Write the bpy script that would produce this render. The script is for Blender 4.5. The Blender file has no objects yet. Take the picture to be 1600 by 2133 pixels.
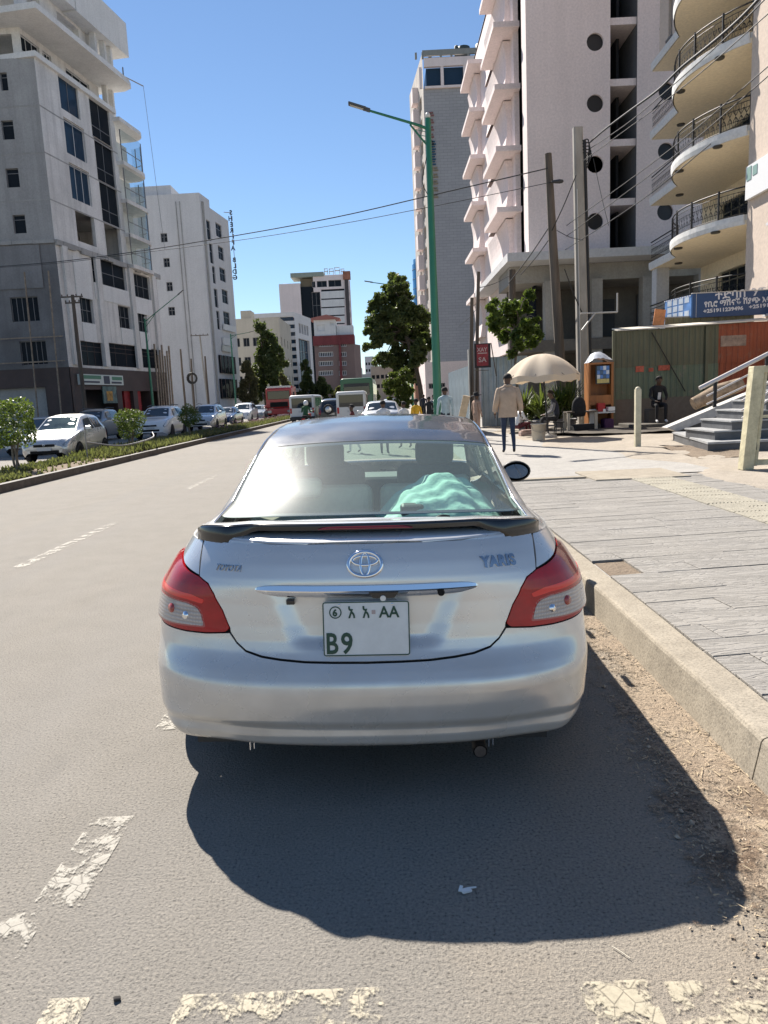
import bpy, bmesh, math, random
import numpy as np
from mathutils import Vector, Matrix, Euler
from mathutils.geometry import delaunay_2d_cdt
from math import radians as R_, sin, cos, pi, tan, atan2, sqrt

random.seed(7)
SC = bpy.context.scene
COL = SC.collection

# ------------------------------------------------------------------ camera
CAM_H, F_PX, PITCH, ROLL, YAW = 1.55, 1500.0, R_(9.0), R_(2.7), R_(0.5)
_fw = Vector((-sin(YAW) * cos(PITCH), cos(YAW) * cos(PITCH), -sin(PITCH)))
_r0 = Vector((cos(YAW), sin(YAW), 0))
_u0 = Vector((-sin(YAW) * sin(PITCH), cos(YAW) * sin(PITCH), cos(PITCH)))
_rt = cos(ROLL) * _r0 - sin(ROLL) * _u0
_up = cos(ROLL) * _u0 + sin(ROLL) * _r0
cam_d = bpy.data.cameras.new('camera')
cam_d.sensor_fit = 'HORIZONTAL'
cam_d.sensor_width = 36.0
cam_d.lens = 36.0 * F_PX / 1600.0
cam_d.clip_start = 0.05
cam_d.clip_end = 6000
cam = bpy.data.objects.new('camera', cam_d)
COL.objects.link(cam)
cam.matrix_world = Matrix(((_rt.x, _up.x, -_fw.x, 0), (_rt.y, _up.y, -_fw.y, 0), (_rt.z, _up.z, -_fw.z, CAM_H), (0, 0, 0, 1)))
SC.camera = cam

# ------------------------------------------------------------------ sky and sun
SUN = Vector((-0.43, 0.86, 1.0)).normalized()
wd = bpy.data.worlds.new('World')
SC.world = wd
wd.use_nodes = True
_nt = wd.node_tree
_nt.nodes.clear()
_o = _nt.nodes.new('ShaderNodeOutputWorld')
_b = _nt.nodes.new('ShaderNodeBackground')
_s = _nt.nodes.new('ShaderNodeTexSky')
_s.sky_type = 'NISHITA'
_s.sun_disc = False
_s.sun_elevation = math.asin(SUN.z)
_s.sun_rotation = atan2(SUN.x, SUN.y)
_s.altitude = 0
_s.air_density = 1.0
_s.dust_density = 0.0
_s.ozone_density = 4.2
_b.inputs['Strength'].default_value = 0.064
_nt.links.new(_s.outputs[0], _b.inputs['Color'])
_nt.links.new(_b.outputs[0], _o.inputs['Surface'])
sun_d = bpy.data.lights.new('sun', 'SUN')
sun_d.energy = 5.0
sun_d.angle = R_(0.53)
sun_d.color = (1.0, 0.93, 0.84)
sun = bpy.data.objects.new('sun', sun_d)
COL.objects.link(sun)
sun.rotation_euler = SUN.to_track_quat('Z', 'Y').to_euler()
sun.location = (0, 0, 60)
SC.view_settings.view_transform = 'Standard'
SC.view_settings.look = 'None'
SC.view_settings.exposure = 1.05
SC.view_settings.gamma = 1.0
SC.view_settings.use_curve_mapping = False
try:
 SC.cycles.max_bounces = 8
 SC.cycles.transparent_max_bounces = 16
 SC.cycles.sample_clamp_indirect = 6.0
except Exception:
 pass

def at(px, py, Y=None, X=None, Z=None):
 """A point of the place: the sight line through a photo pixel, cut at a real depth, side distance or height."""
 d = _fw + (px - 800) / F_PX * _rt + (1066.5 - py) / F_PX * _up
 t = Y / d.y if Y is not None else X / d.x if X is not None else (Z - CAM_H) / d.z
 return Vector((d.x * t, d.y * t, CAM_H + d.z * t))

# ------------------------------------------------------------------ materials
MATS = {}
def mat(name, col, rough=0.6, metal=0.0, spec=0.5, var=0.0, vscale=3.0, bump=0.0, bscale=40.0, col2=None, coat=0.0,
  emit=None, alpha=None, stretch=None, detail=4.0, sheen=0.0, world=False):
 """A noise-varied Principled material."""
 if name in MATS:
  return MATS[name]
 m = bpy.data.materials.new(name)
 m.use_nodes = True
 nt = m.node_tree
 p = nt.nodes['Principled BSDF']
 c = (*col, 1.0)
 p.inputs['Base Color'].default_value = c
 p.inputs['Roughness'].default_value = rough
 p.inputs['Metallic'].default_value = metal
 p.inputs['Specular IOR Level'].default_value = spec
 if coat:
  p.inputs['Coat Weight'].default_value = coat
  p.inputs['Coat Roughness'].default_value = 0.04
 if sheen:
  p.inputs['Sheen Weight'].default_value = sheen
 if emit:
  p.inputs['Emission Color'].default_value = (*emit[:3], 1)
  p.inputs['Emission Strength'].default_value = emit[3]
 if var or bump:
  if world:
   tc = nt.nodes.new('ShaderNodeNewGeometry'); src = tc.outputs['Position']
  else:
   tc = nt.nodes.new('ShaderNodeTexCoord'); src = tc.outputs['Object']
  if stretch:
   mp = nt.nodes.new('ShaderNodeMapping')
   mp.inputs['Scale'].default_value = stretch
   nt.links.new(src, mp.inputs['Vector']); src = mp.outputs[0]
  if var:
   n = nt.nodes.new('ShaderNodeTexNoise')
   n.inputs['Scale'].default_value = vscale
   n.inputs['Detail'].default_value = detail
   n.inputs['Roughness'].default_value = 0.65
   nt.links.new(src, n.inputs['Vector'])
   r = nt.nodes.new('ShaderNodeValToRGB')
   r.color_ramp.elements[0].position = 0.32
   r.color_ramp.elements[1].position = 0.68
   c2 = col2 if col2 else tuple(min(1, x * (1 + var)) for x in col)
   c1 = tuple(x * (1 - var) for x in col) if not col2 else col
   r.color_ramp.elements[0].color = (*c1, 1)
   r.color_ramp.elements[1].color = (*c2, 1)
   nt.links.new(n.outputs['Fac'], r.inputs[0])
   nt.links.new(r.outputs[0], p.inputs['Base Color'])
  if bump:
   n2 = nt.nodes.new('ShaderNodeTexNoise')
   n2.inputs['Scale'].default_value = bscale
   n2.inputs['Detail'].default_value = 3.0
   nt.links.new(src, n2.inputs['Vector'])
   b = nt.nodes.new('ShaderNodeBump')
   b.inputs['Strength'].default_value = min(1.0, bump)
   b.inputs['Distance'].default_value = 0.02
   nt.links.new(n2.outputs['Fac'], b.inputs['Height'])
   nt.links.new(b.outputs[0], p.inputs['Normal'])
 MATS[name] = m
 return m

def glass_mat(name, tint, clear=0.8, rough=0.02, ior=1.5, body=None, haze=0.0):
 """Window glass as tinted see-through plus mirror by Fresnel (clear = 0 gives opaque dark glazing)."""
 if name in MATS:
  return MATS[name]
 m = bpy.data.materials.new(name)
 m.use_nodes = True
 nt = m.node_tree
 nt.nodes.clear()
 out = nt.nodes.new('ShaderNodeOutputMaterial')
 tr = nt.nodes.new('ShaderNodeBsdfTransparent'); tr.inputs[0].default_value = (*tint, 1)
 df = nt.nodes.new('ShaderNodeBsdfDiffuse'); df.inputs[0].default_value = (*(body or (0.03, 0.035, 0.04)), 1)
 gl = nt.nodes.new('ShaderNodeBsdfGlossy'); gl.inputs['Roughness'].default_value = rough
 m1 = nt.nodes.new('ShaderNodeMixShader'); m1.inputs[0].default_value = clear
 if haze:                                                         # dust film: part of the mirror lobe is broad
  g2 = nt.nodes.new('ShaderNodeBsdfGlossy'); g2.inputs['Roughness'].default_value = 0.32
  mh = nt.nodes.new('ShaderNodeMixShader'); mh.inputs[0].default_value = haze
  nt.links.new(gl.outputs[0], mh.inputs[1]); nt.links.new(g2.outputs[0], mh.inputs[2]); gl = mh
 fr = nt.nodes.new('ShaderNodeFresnel'); fr.inputs[0].default_value = ior
 ge = nt.nodes.new('ShaderNodeNewGeometry'); mr = nt.nodes.new('ShaderNodeMapRange')      # thin pane: same mirror share from both sides
 mr.inputs[3].default_value = ior; mr.inputs[4].default_value = 1.0 / ior
 nt.links.new(ge.outputs['Backfacing'], mr.inputs[0]); nt.links.new(mr.outputs[0], fr.inputs[0])
 m2 = nt.nodes.new('ShaderNodeMixShader')
 nt.links.new(df.outputs[0], m1.inputs[1]); nt.links.new(tr.outputs[0], m1.inputs[2])
 nt.links.new(fr.outputs[0], m2.inputs[0]); nt.links.new(m1.outputs[0], m2.inputs[1]); nt.links.new(gl.outputs[0], m2.inputs[2])
 nt.links.new(m2.outputs[0], out.inputs['Surface'])
 MATS[name] = m
 return m

# ------------------------------------------------------------------ mesh and object helpers
def link_mesh(name, me, parent=None, loc=None, rotz=0.0):
 o = bpy.data.objects.new(name, me)
 COL.objects.link(o)
 if parent is not None:
  o.parent = parent
 if loc is not None:
  o.location = loc
 if rotz:
  o.rotation_euler = (0, 0, rotz)
 return o

def tag(o, label=None, cat=None, group=None, kind=None):
 if label: o['label'] = label
 if cat: o['category'] = cat
 if group: o['group'] = group
 if kind: o['kind'] = kind
 return o

def thing(name, label, cat, loc=(0, 0, 0), rotz=0.0, group=None):
 o = bpy.data.objects.new(name, None)
 o.empty_display_size = 0.2
 COL.objects.link(o)
 o.location = loc
 o.rotation_euler = (0, 0, rotz)
 return tag(o, label, cat, group)

def copy_tree(o, parent=None, loc=None, rotz=None, label=None, group=None):
 c = o.copy()
 COL.objects.link(c)
 if parent is not None:
  c.parent = parent
 for ch in list(o.children):
  copy_tree(ch, c)
 if loc is not None: c.location = loc
 if rotz is not None: c.rotation_euler = (0, 0, rotz)
 if label: c['label'] = label
 if group: c['group'] = group
 return c

class MB:
 """Collects shapes with material slots and builds ONE mesh object."""
 def __init__(self):
  self.v, self.f, self.mi, self.sm = [], [], [], []
 def add(self, vs, fs, mi=0, sm=False):
  b = len(self.v)
  self.v.extend([tuple(p) for p in vs])
  for f in fs:
   self.f.append([b + i for i in f]); self.mi.append(mi); self.sm.append(sm)
  return self
 def box(self, x0, x1, y0, y1, z0, z1, mi=0):
  vs = [(x0, y0, z0), (x1, y0, z0), (x1, y1, z0), (x0, y1, z0), (x0, y0, z1), (x1, y0, z1), (x1, y1, z1), (x0, y1, z1)]
  return self.add(vs, [(0, 3, 2, 1), (4, 5, 6, 7), (0, 1, 5, 4), (1, 2, 6, 5), (2, 3, 7, 6), (3, 0, 4, 7)], mi)
 def rbox(self, c, s, rot=(0, 0, 0), mi=0):
  m = Euler(rot).to_matrix(); c = Vector(c)
  vs = [c + m @ Vector((i * s[0] / 2, j * s[1] / 2, k * s[2] / 2)) for k in (-1, 1) for j, i in ((-1, -1), (-1, 1), (1, 1), (1, -1))]
  return self.add(vs, [(0, 3, 2, 1), (4, 5, 6, 7), (0, 1, 5, 4), (1, 2, 6, 5), (2, 3, 7, 6), (3, 0, 4, 7)], mi)
 def prism(self, poly, z0, z1, mi=0, axis='z'):
  """poly: ccw list of 2-D points; extruded along axis."""
  n = len(poly)
  def P(a, b, c):
   return (a, b, c) if axis == 'z' else (a, c, b) if axis == 'y' else (c, a, b)
  vs = [P(a, b, z0) for a, b in poly] + [P(a, b, z1) for a, b in poly]
  fs = [tuple(range(n))[::-1], tuple(range(n, 2 * n))] + [(i, (i + 1) % n, n + (i + 1) % n, n + i) for i in range(n)]
  if axis == 'y':
   fs = [f[::-1] for f in fs]
  return self.add(vs, fs, mi)
 def tube(self, pts, r, n=8, mi=0, cap=True, sm=True, squash=None):
  pts = [Vector(p) for p in pts]
  rs = r if isinstance(r, (list, tuple)) else [r] * len(pts)
  rings = []
  prev = None
  for i, p in enumerate(pts):
   d = (pts[min(i + 1, len(pts) - 1)] - pts[max(i - 1, 0)])
   d = d.normalized() if d.length > 1e-9 else Vector((0, 0, 1))
   ref = prev if prev is not None else (Vector((1, 0, 0)) if abs(d.x) < 0.9 else Vector((0, 1, 0)))
   a = (ref - d * ref.dot(d)).normalized(); b = d.cross(a); prev = a
   rings.append([p + (a * cos(2 * pi * k / n) + b * sin(2 * pi * k / n)) * rs[i] for k in range(n)])
  vs = [q for rg in rings for q in rg]
  fs = []
  for i in range(len(rings) - 1):
   for k in range(n):
    fs.append((i * n + k, i * n + (k + 1) % n, (i + 1) * n + (k + 1) % n, (i + 1) * n + k))
  self.add(vs, fs, mi, sm)
  if cap:
   self.add(rings[0], [tuple(range(n))[::-1]], mi); self.add(rings[-1], [tuple(range(n))], mi)
  return self
 def lathe(self, prof, n=16, c=(0, 0, 0), mi=0, sm=True, axis='z'):
  vs = []
  for r, z in prof:
   for k in range(n):
    a = 2 * pi * k / n
    q = (r * cos(a), r * sin(a), z)
    if axis == 'x': q = (z, r * cos(a), r * sin(a))
    if axis == 'y': q = (r * sin(a), z, r * cos(a))
    vs.append((c[0] + q[0], c[1] + q[1], c[2] + q[2]))
  fs = [(i * n + k, i * n + (k + 1) % n, (i + 1) * n + (k + 1) % n, (i + 1) * n + k) for i in range(len(prof) - 1) for k in range(n)]
  self.add(vs, fs, mi, sm)
  if prof[0][0] > 1e-6: self.add(vs[:n], [tuple(range(n))[::-1]], mi)
  if prof[-1][0] > 1e-6: self.add(vs[-n:], [tuple(range(n))], mi)
  return self
 def grid(self, rows, mi=0, sm=True, closed=False):
  nr, nc = len(rows), len(rows[0])
  vs = [p for r in rows for p in r]
  fs = []
  for i in range(nr - 1):
   for k in range(nc if closed else nc - 1):
    k2 = (k + 1) % nc
    fs.append((i * nc + k, i * nc + k2, (i + 1) * nc + k2, (i + 1) * nc + k))
  return self.add(vs, fs, mi, sm)
 def mesh(self, name, mats):
  me = bpy.data.meshes.new(name)
  me.from_pydata(self.v, [], self.f)
  for m in (mats if isinstance(mats, (list, tuple)) else [mats]):
   me.materials.append(m)
  me.polygons.foreach_set('material_index', self.mi)
  me.polygons.foreach_set('use_smooth', self.sm)
  me.update()
  return me
 def build(self, name, mats, parent=None, loc=None, rotz=0.0, weld=False, bevel=0.0, bseg=2):
  me = self.mesh(name, mats)
  if weld or bevel:
   bm = bmesh.new(); bm.from_mesh(me)
   bmesh.ops.remove_doubles(bm, verts=bm.verts, dist=1e-4)
   if bevel:
    es = [e for e in bm.edges if len(e.link_faces) == 2 and e.calc_face_angle(0) > 0.5]
    bmesh.ops.bevel(bm, geom=es, offset=bevel, segments=bseg, affect='EDGES', profile=0.5, clamp_overlap=True)
   bmesh.ops.recalc_face_normals(bm, faces=bm.faces)
   bm.to_mesh(me); bm.free()
  return link_mesh(name, me, parent, loc, rotz)

def text_mesh(body, size, depth=0.004, align='LEFT', bold=0.0, shear=0.0, spacing=1.0):
 cu = bpy.data.curves.new('text', 'FONT')
 cu.body = body; cu.size = size; cu.extrude = depth; cu.align_x = align; cu.offset = bold; cu.shear = shear
 cu.space_character = spacing
 cu.resolution_u = 3
 o = bpy.data.objects.new('text', cu)
 COL.objects.link(o)
 dg = bpy.context.evaluated_depsgraph_get()
 dg.update()
 me = bpy.data.meshes.new_from_object(o.evaluated_get(dg), depsgraph=dg)
 bpy.data.objects.remove(o)
 bpy.data.curves.remove(cu)
 return me

def text(name, body, size, m, origin, xdir, up, parent=None, depth=0.004, align='LEFT', bold=0.0, shear=0.0, spacing=1.0, width=None):
 """Lettering standing on a surface: origin = left end of the baseline, xdir along the line, up = letter height direction."""
 me = text_mesh(body, size, depth, align, bold, shear, spacing)
 x = Vector(xdir).normalized(); u = Vector(up).normalized(); n = x.cross(u)
 if width:
  xs = [v.co.x for v in me.vertices]
  k = width / max(1e-6, max(xs) - min(xs))
  for v in me.vertices: v.co.x *= k
 mw = Matrix(((x.x, u.x, n.x, origin[0]), (x.y, u.y, n.y, origin[1]), (x.z, u.z, n.z, origin[2]), (0, 0, 0, 1)))
 me.transform(mw)
 me.materials.clear(); me.materials.append(m)
 return link_mesh(name, me, parent)

def catmull(pts, n=12):
 P = [np.array(p, float) for p in pts]
 P = [2 * P[0] - P[1]] + P + [2 * P[-1] - P[-2]]
 out = []
 for i in range(1, len(P) - 2):
  for k in range(n):
   t = k / n
   out.append(0.5 * (2 * P[i] + (P[i + 1] - P[i - 1]) * t + (2 * P[i - 1] - 5 * P[i] + 4 * P[i + 1] - P[i + 2]) * t * t + (3 * P[i] - P[i - 1] - 3 * P[i + 1] + P[i + 2]) * t ** 3))
 out.append(P[-2])
 return np.array(out)

def sstep(x, a, b):
 t = min(1.0, max(0.0, (x - a) / (b - a)))
 return t * t * (3 - 2 * t)
# ------------------------------------------------------------------ saloon body as two smooth sheets: side wrap S(a, z) and upper sheet U(u, y)
def cr_np(pts, n=12):
 P = [np.array(p, float) for p in pts]
 P = [2 * P[0] - P[1]] + P + [2 * P[-1] - P[-2]]
 out = []
 for i in range(1, len(P) - 2):
  for k in range(n):
   t = k / n
   out.append(0.5 * (2 * P[i] + (P[i + 1] - P[i - 1]) * t + (2 * P[i - 1] - 5 * P[i] + 4 * P[i + 1] - P[i + 2]) * t * t + (3 * P[i] - P[i - 1] - 3 * P[i + 1] + P[i + 2]) * t ** 3))
 out.append(P[-2])
 return np.array(out)

def smooth_tab(xs, ys, x, k=9):
 """Piecewise-linear table, softened by a small box filter."""
 g = np.linspace(xs[0], xs[-1], 800)
 v = np.interp(g, xs, ys)
 pad = np.concatenate([np.full(k, 2 * v[0]) - v[k:0:-1], v, np.full(k, 2 * v[-1]) - v[-2:-k - 2:-1]])
 ker = np.ones(2 * k + 1) / (2 * k + 1)
 return np.interp(x, g, np.convolve(pad, ker, 'valid'))

def npss(x, a, b):
 t = np.clip((x - a) / (b - a), 0, 1)
 return t * t * (3 - 2 * t)

PLAN = cr_np([(0, 0), (.25, .006), (.5, .03), (.7, .082), (.85, .165), (.935, .275), (.978, .42), (.996, .65), (1, 1.2), (1, 2.2), (.998, 3.2), (.985, 3.6), (.94, 3.86), (.84, 4.06), (.65, 4.21), (.35, 4.29), (0, 4.31)], 24)
_d = np.hypot(np.diff(PLAN[:, 0] * .9), np.diff(PLAN[:, 1]))
PLAN_A = np.concatenate([[0], np.cumsum(_d)])
A_MAX = PLAN_A[-1]
RZ = ([.18, .212, .226, .245, .28, .30, .312, .335, .40, .46, .495, .53, .575, .60, .64, .70, .78, .845, .88, .93, .98, 1.02, 1.06],
  [.13, .085, .055, .034, .026, .030, .030, .010, .002, .0, .006, .024, .052, .064, .074, .083, .090, .092, .098, .113, .135, .158, .19])
WZ = ([.18, .212, .24, .28, .34, .42, .50, .60, .70, .80, .88, .94, 1.0, 1.06],
  [.75, .83, .872, .900, .922, .936, .940, .936, .928, .905, .855, .815, .778, .74])
RFZ = ([.20, .30, .45, .60, .75, .95], [.10, .03, .0, .05, .16, .40])
def zb_of(y):
 return smooth_tab([-.2, .5, 1.2, 2.0, 3.3, 3.7, 4.05, 4.35], [1.0, 1.0, .975, .955, .93, .88, .80, .72], y, 12)

def S_pt(a, z):
 a = np.asarray(a, float); z = np.asarray(z, float)
 s = np.sign(a)
 fx = np.interp(np.abs(a), PLAN_A, PLAN[:, 0]); yp = np.interp(np.abs(a), PLAN_A, PLAN[:, 1])
 low = (1 - npss(z, .25, .45)) * npss(yp, .05, .2) * (1 - npss(yp, .4, .9)) * (yp < 1)
 yp = yp - .065 * low
 q = 1 - npss(yp, 0.0, .95); q2 = npss(yp, 3.4, 4.31)
 w = smooth_tab(*WZ, z)
 x = s * fx * w
 y = yp + smooth_tab(*RZ, z, 5) * (.25 + .75 * q) * (yp < 2) + .25 * smooth_tab(*RZ, z, 5) * (yp >= 2) * (1 - q2) - smooth_tab(*RFZ, z) * q2
 # scoop for the number plate, closed above by the chrome bar
 h = .25 + (z - .62) / .225 * .095
 sc = npss(h + .05 - np.abs(x), 0, .10) * npss(z, .60, .655) * (1 - npss(z, .838, .856)) * (yp < 1)
 y = y + .020 * sc
 # rear wheel arch flare and sill tuck on the flanks
 return np.stack([x, y, z], -1)

def _belt_table():
 a = np.linspace(0, A_MAX, 1500)
 yp = np.interp(a, PLAN_A, PLAN[:, 1])
 p = S_pt(a, zb_of(yp))
 return p[:, 1], p[:, 0]
_by, _bx = _belt_table()
_order = np.argsort(_by)
Y_REAR = float(_by[0])
ZT = ([.05, .145, .17, .22, .30, .50, .56, .90, 1.235, 1.40, 1.65, 1.95, 2.25, 2.6, 2.95, 3.72, 4.05, 4.20, 4.35],
  [.985, 1.004, 1.022, 1.036, 1.043, 1.045, 1.052, 1.198, 1.334, 1.380, 1.422, 1.446, 1.448, 1.435, 1.40, 1.02, .93, .86, .74])
WT = ([.1, .3, .55, 1.23, 1.6, 2.1, 2.95, 3.72, 4.3], [.70, .70, .675, .574, .560, .56, .585, .70, .66])
CT = ([.1, .45, .56, .64, .9, 1.2, 2.0, 3.0, 3.7, 4.3], [.012, .016, .05, .078, .056, .028, .036, .034, .03, .02])
def U_table(ys, us):
 out = np.zeros((len(ys), len(us), 3))
 for i, y in enumerate(ys):
  wb = max(1e-4, float(np.interp(y, _by[_order], np.abs(_bx[_order]))))
  zb = float(zb_of(y)); zt = float(smooth_tab(*ZT, y, 6)); wt = min(float(smooth_tab(*WT, y)), .93 * wb); c = float(smooth_tab(*CT, y))
  c = min(c, max(0, (zt - zb) * .4))
  zt = max(zt, zb + .001)
  ze = zt - c
  pr = cr_np([(0, zt), (.5 * wt, zt - .24 * c), (.93 * wt, zt - .84 * c), (wt + .16 * (wb - wt), ze - .055 * (ze - zb) - .004), (wt + .50 * (wb - wt), ze - .42 * (ze - zb)), (wt + .83 * (wb - wt), ze - .90 * (ze - zb)), (wb, zb)], 16)
  k = np.linspace(0, 1, len(pr))
  x = np.interp(np.abs(us), k, pr[:, 0]) * np.sign(us); z = np.interp(np.abs(us), k, pr[:, 1])
  out[i, :, 0] = x; out[i, :, 1] = y; out[i, :, 2] = z
 return out
U_EDGE = 0.47          # |u| where the rear glass and the roof skin end and the pillar begins

class Sheet:
 """Bilinear look-up of a dense point table with smooth normals; domain coordinates (p, q)."""
 def __init__(self, ps, qs, tab):
  self.ps, self.qs, self.t = ps, qs, tab                      # tab[q, p]
  n = np.cross(np.gradient(tab, axis=1), np.gradient(tab, axis=0))
  self.n = n / np.maximum(1e-12, np.linalg.norm(n, axis=-1, keepdims=True))
 def __call__(self, p, q):
  p = np.asarray(p, float); q = np.asarray(q, float)
  fi = np.interp(q, self.qs, np.arange(len(self.qs))); fj = np.interp(p, self.ps, np.arange(len(self.ps)))
  i = np.clip(fi.astype(int), 0, len(self.qs) - 2); j = np.clip(fj.astype(int), 0, len(self.ps) - 2)
  u = (fj - j)[..., None]; v = (fi - i)[..., None]
  def lerp(t):
   return (t[i, j] * (1 - u) + t[i, j + 1] * u) * (1 - v) + (t[i + 1, j] * (1 - u) + t[i + 1, j + 1] * u) * v
  n = lerp(self.n)
  return lerp(self.t), n / np.maximum(1e-9, np.linalg.norm(n, axis=-1, keepdims=True))

_pa = np.linspace(-A_MAX, A_MAX, 901)
_qz = np.linspace(.18, 1.06, 270)
_AA, _ZZ = np.meshgrid(_pa, _qz)
S_SH = Sheet(_pa, _qz, S_pt(_AA, _ZZ))
_pu = np.linspace(-1, 1, 161)
_qy = np.concatenate([np.linspace(Y_REAR + .001, .6, 60), np.linspace(.61, 4.3, 200)])
U_SH = Sheet(_pu, _qy, U_table(_qy, _pu))
# ------------------------------------------------------------------ ground, road, kerbs, pavement
def N(nt, t, **k):
 n = nt.nodes.new(t)
 for a, b in k.items():
  setattr(n, a, b)
 return n

def noise(nt, src, scale, detail=4.0, rough=.6, dist=0.0):
 n = N(nt, 'ShaderNodeTexNoise')
 n.inputs['Scale'].default_value = scale; n.inputs['Detail'].default_value = detail; n.inputs['Roughness'].default_value = rough; n.inputs['Distortion'].default_value = dist
 nt.links.new(src, n.inputs['Vector'])
 return n.outputs['Fac']

def ramp(nt, src, stops):
 r = N(nt, 'ShaderNodeValToRGB')
 e = r.color_ramp.elements
 while len(e) < len(stops): e.new(.5)
 for el, (p, c) in zip(e, stops):
  el.position = p; el.color = (*c, 1) if len(c) == 3 else c
 nt.links.new(src, r.inputs[0])
 return r.outputs[0]

def mixc(nt, fac, a, b, mode='MIX'):
 m = N(nt, 'ShaderNodeMix', data_type='RGBA', blend_type=mode)
 for s, i in ((fac, 0), (a, 6), (b, 7)):
  if isinstance(s, (int, float)): m.inputs[i].default_value = s
  elif isinstance(s, tuple): m.inputs[i].default_value = (*s, 1)
  else: nt.links.new(s, m.inputs[i])
 return m.outputs[2]

def mathn(nt, op, a, b=None, clamp=False):
 m = N(nt, 'ShaderNodeMath', operation=op, use_clamp=clamp)
 for s, i in ((a, 0), (b, 1)):
  if s is None: continue
  if isinstance(s, (int, float)): m.inputs[i].default_value = s
  else: nt.links.new(s, m.inputs[i])
 return m.outputs[0]

def bumpn(nt, h, strength, dist):
 b = N(nt, 'ShaderNodeBump'); b.inputs['Strength'].default_value = strength; b.inputs['Distance'].default_value = dist
 nt.links.new(h, b.inputs['Height'])
 return b.outputs[0]

def new_mat(name):
 m = bpy.data.materials.new(name); m.use_nodes = True
 MATS[name] = m
 return m, m.node_tree, m.node_tree.nodes['Principled BSDF'], m.node_tree.nodes['Material Output']

def asphalt_mat():
 m, nt, p, o = new_mat('worn asphalt')
 src = N(nt, 'ShaderNodeNewGeometry').outputs['Position']
 big = noise(nt, src, .35, 5, .6)
 mid = noise(nt, src, 3.0, 6, .65)
 grit = noise(nt, src, 95, 3, .7)
 base = ramp(nt, big, [(.3, (.214, .197, .172)), (.7, (.258, .240, .211))])
 base = mixc(nt, .55, base, ramp(nt, mid, [(.3, (.205, .189, .163)), (.7, (.264, .245, .215))]))
 g = ramp(nt, grit, [(.30, (.30, .29, .28)), (.44, (.86, .86, .86)), (.60, (1.05, 1.04, 1.02)), (.74, (1.45, 1.42, 1.36))])
 base = mixc(nt, 1.0, base, g, 'MULTIPLY')
 # tyre-polished tracks run along the street, dark stains
 mp = N(nt, 'ShaderNodeMapping'); mp.inputs['Scale'].default_value = (1.0, .03, 1.0); nt.links.new(src, mp.inputs['Vector'])
 tr = noise(nt, mp.outputs[0], 1.3, 3, .5)
 base = mixc(nt, ramp(nt, tr, [(.4, (0, 0, 0)), (.75, (.35, .35, .35))]), base, (.20, .192, .180))
 st = noise(nt, src, 1.1, 3, .5, .5)
 base = mixc(nt, ramp(nt, st, [(.66, (0, 0, 0)), (.78, (.32, .32, .32))]), base, (.11, .105, .10))
 # pale dust swept to the kerb
 sx = N(nt, 'ShaderNodeSeparateXYZ'); nt.links.new(src, sx.inputs[0])
 du = mathn(nt, 'ADD', sx.outputs['X'], mathn(nt, 'MULTIPLY', noise(nt, src, 1.6, 6, .65), 1.4))
 dm = N(nt, 'ShaderNodeMapRange'); dm.inputs[1].default_value = .7; dm.inputs[2].default_value = 2.0; dm.inputs[3].default_value = 0; dm.inputs[4].default_value = .75
 nt.links.new(du, dm.inputs[0])
 base = mixc(nt, dm.outputs[0], base, mixc(nt, 1.0, (.300, .250, .190), g, 'MULTIPLY'))
 nt.links.new(base, p.inputs['Base Color'])
 p.inputs['Roughness'].default_value = .88; p.inputs['Specular IOR Level'].default_value = .3
 h = mathn(nt, 'ADD', grit, mathn(nt, 'MULTIPLY', noise(nt, src, 34, 4, .6), .28))
 nt.links.new(bumpn(nt, h, .75, .011), p.inputs['Normal'])
 return m

def ground_mat(name, c1, c2, grit_scale=70, bump=.5, dist=.01, rough=.95, patches=.6):
 m, nt, p, o = new_mat(name)
 src = N(nt, 'ShaderNodeNewGeometry').outputs['Position']
 a = noise(nt, src, patches, 6, .65); b = noise(nt, src, 7, 5, .7); g = noise(nt, src, grit_scale, 3, .7)
 base = ramp(nt, a, [(.33, c1), (.67, c2)])
 base = mixc(nt, .4, base, ramp(nt, b, [(.3, tuple(x * .72 for x in c1)), (.7, tuple(min(1, x * 1.18) for x in c2))]))
 base = mixc(nt, 1.0, base, ramp(nt, g, [(.28, (.62, .62, .62)), (.5, (1, 1, 1)), (.75, (1.25, 1.24, 1.22))]), 'MULTIPLY')
 nt.links.new(base, p.inputs['Base Color'])
 p.inputs['Roughness'].default_value = rough; p.inputs['Specular IOR Level'].default_value = .25
 nt.links.new(bumpn(nt, mathn(nt, 'ADD', g, b), bump, dist), p.inputs['Normal'])
 return m

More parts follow.
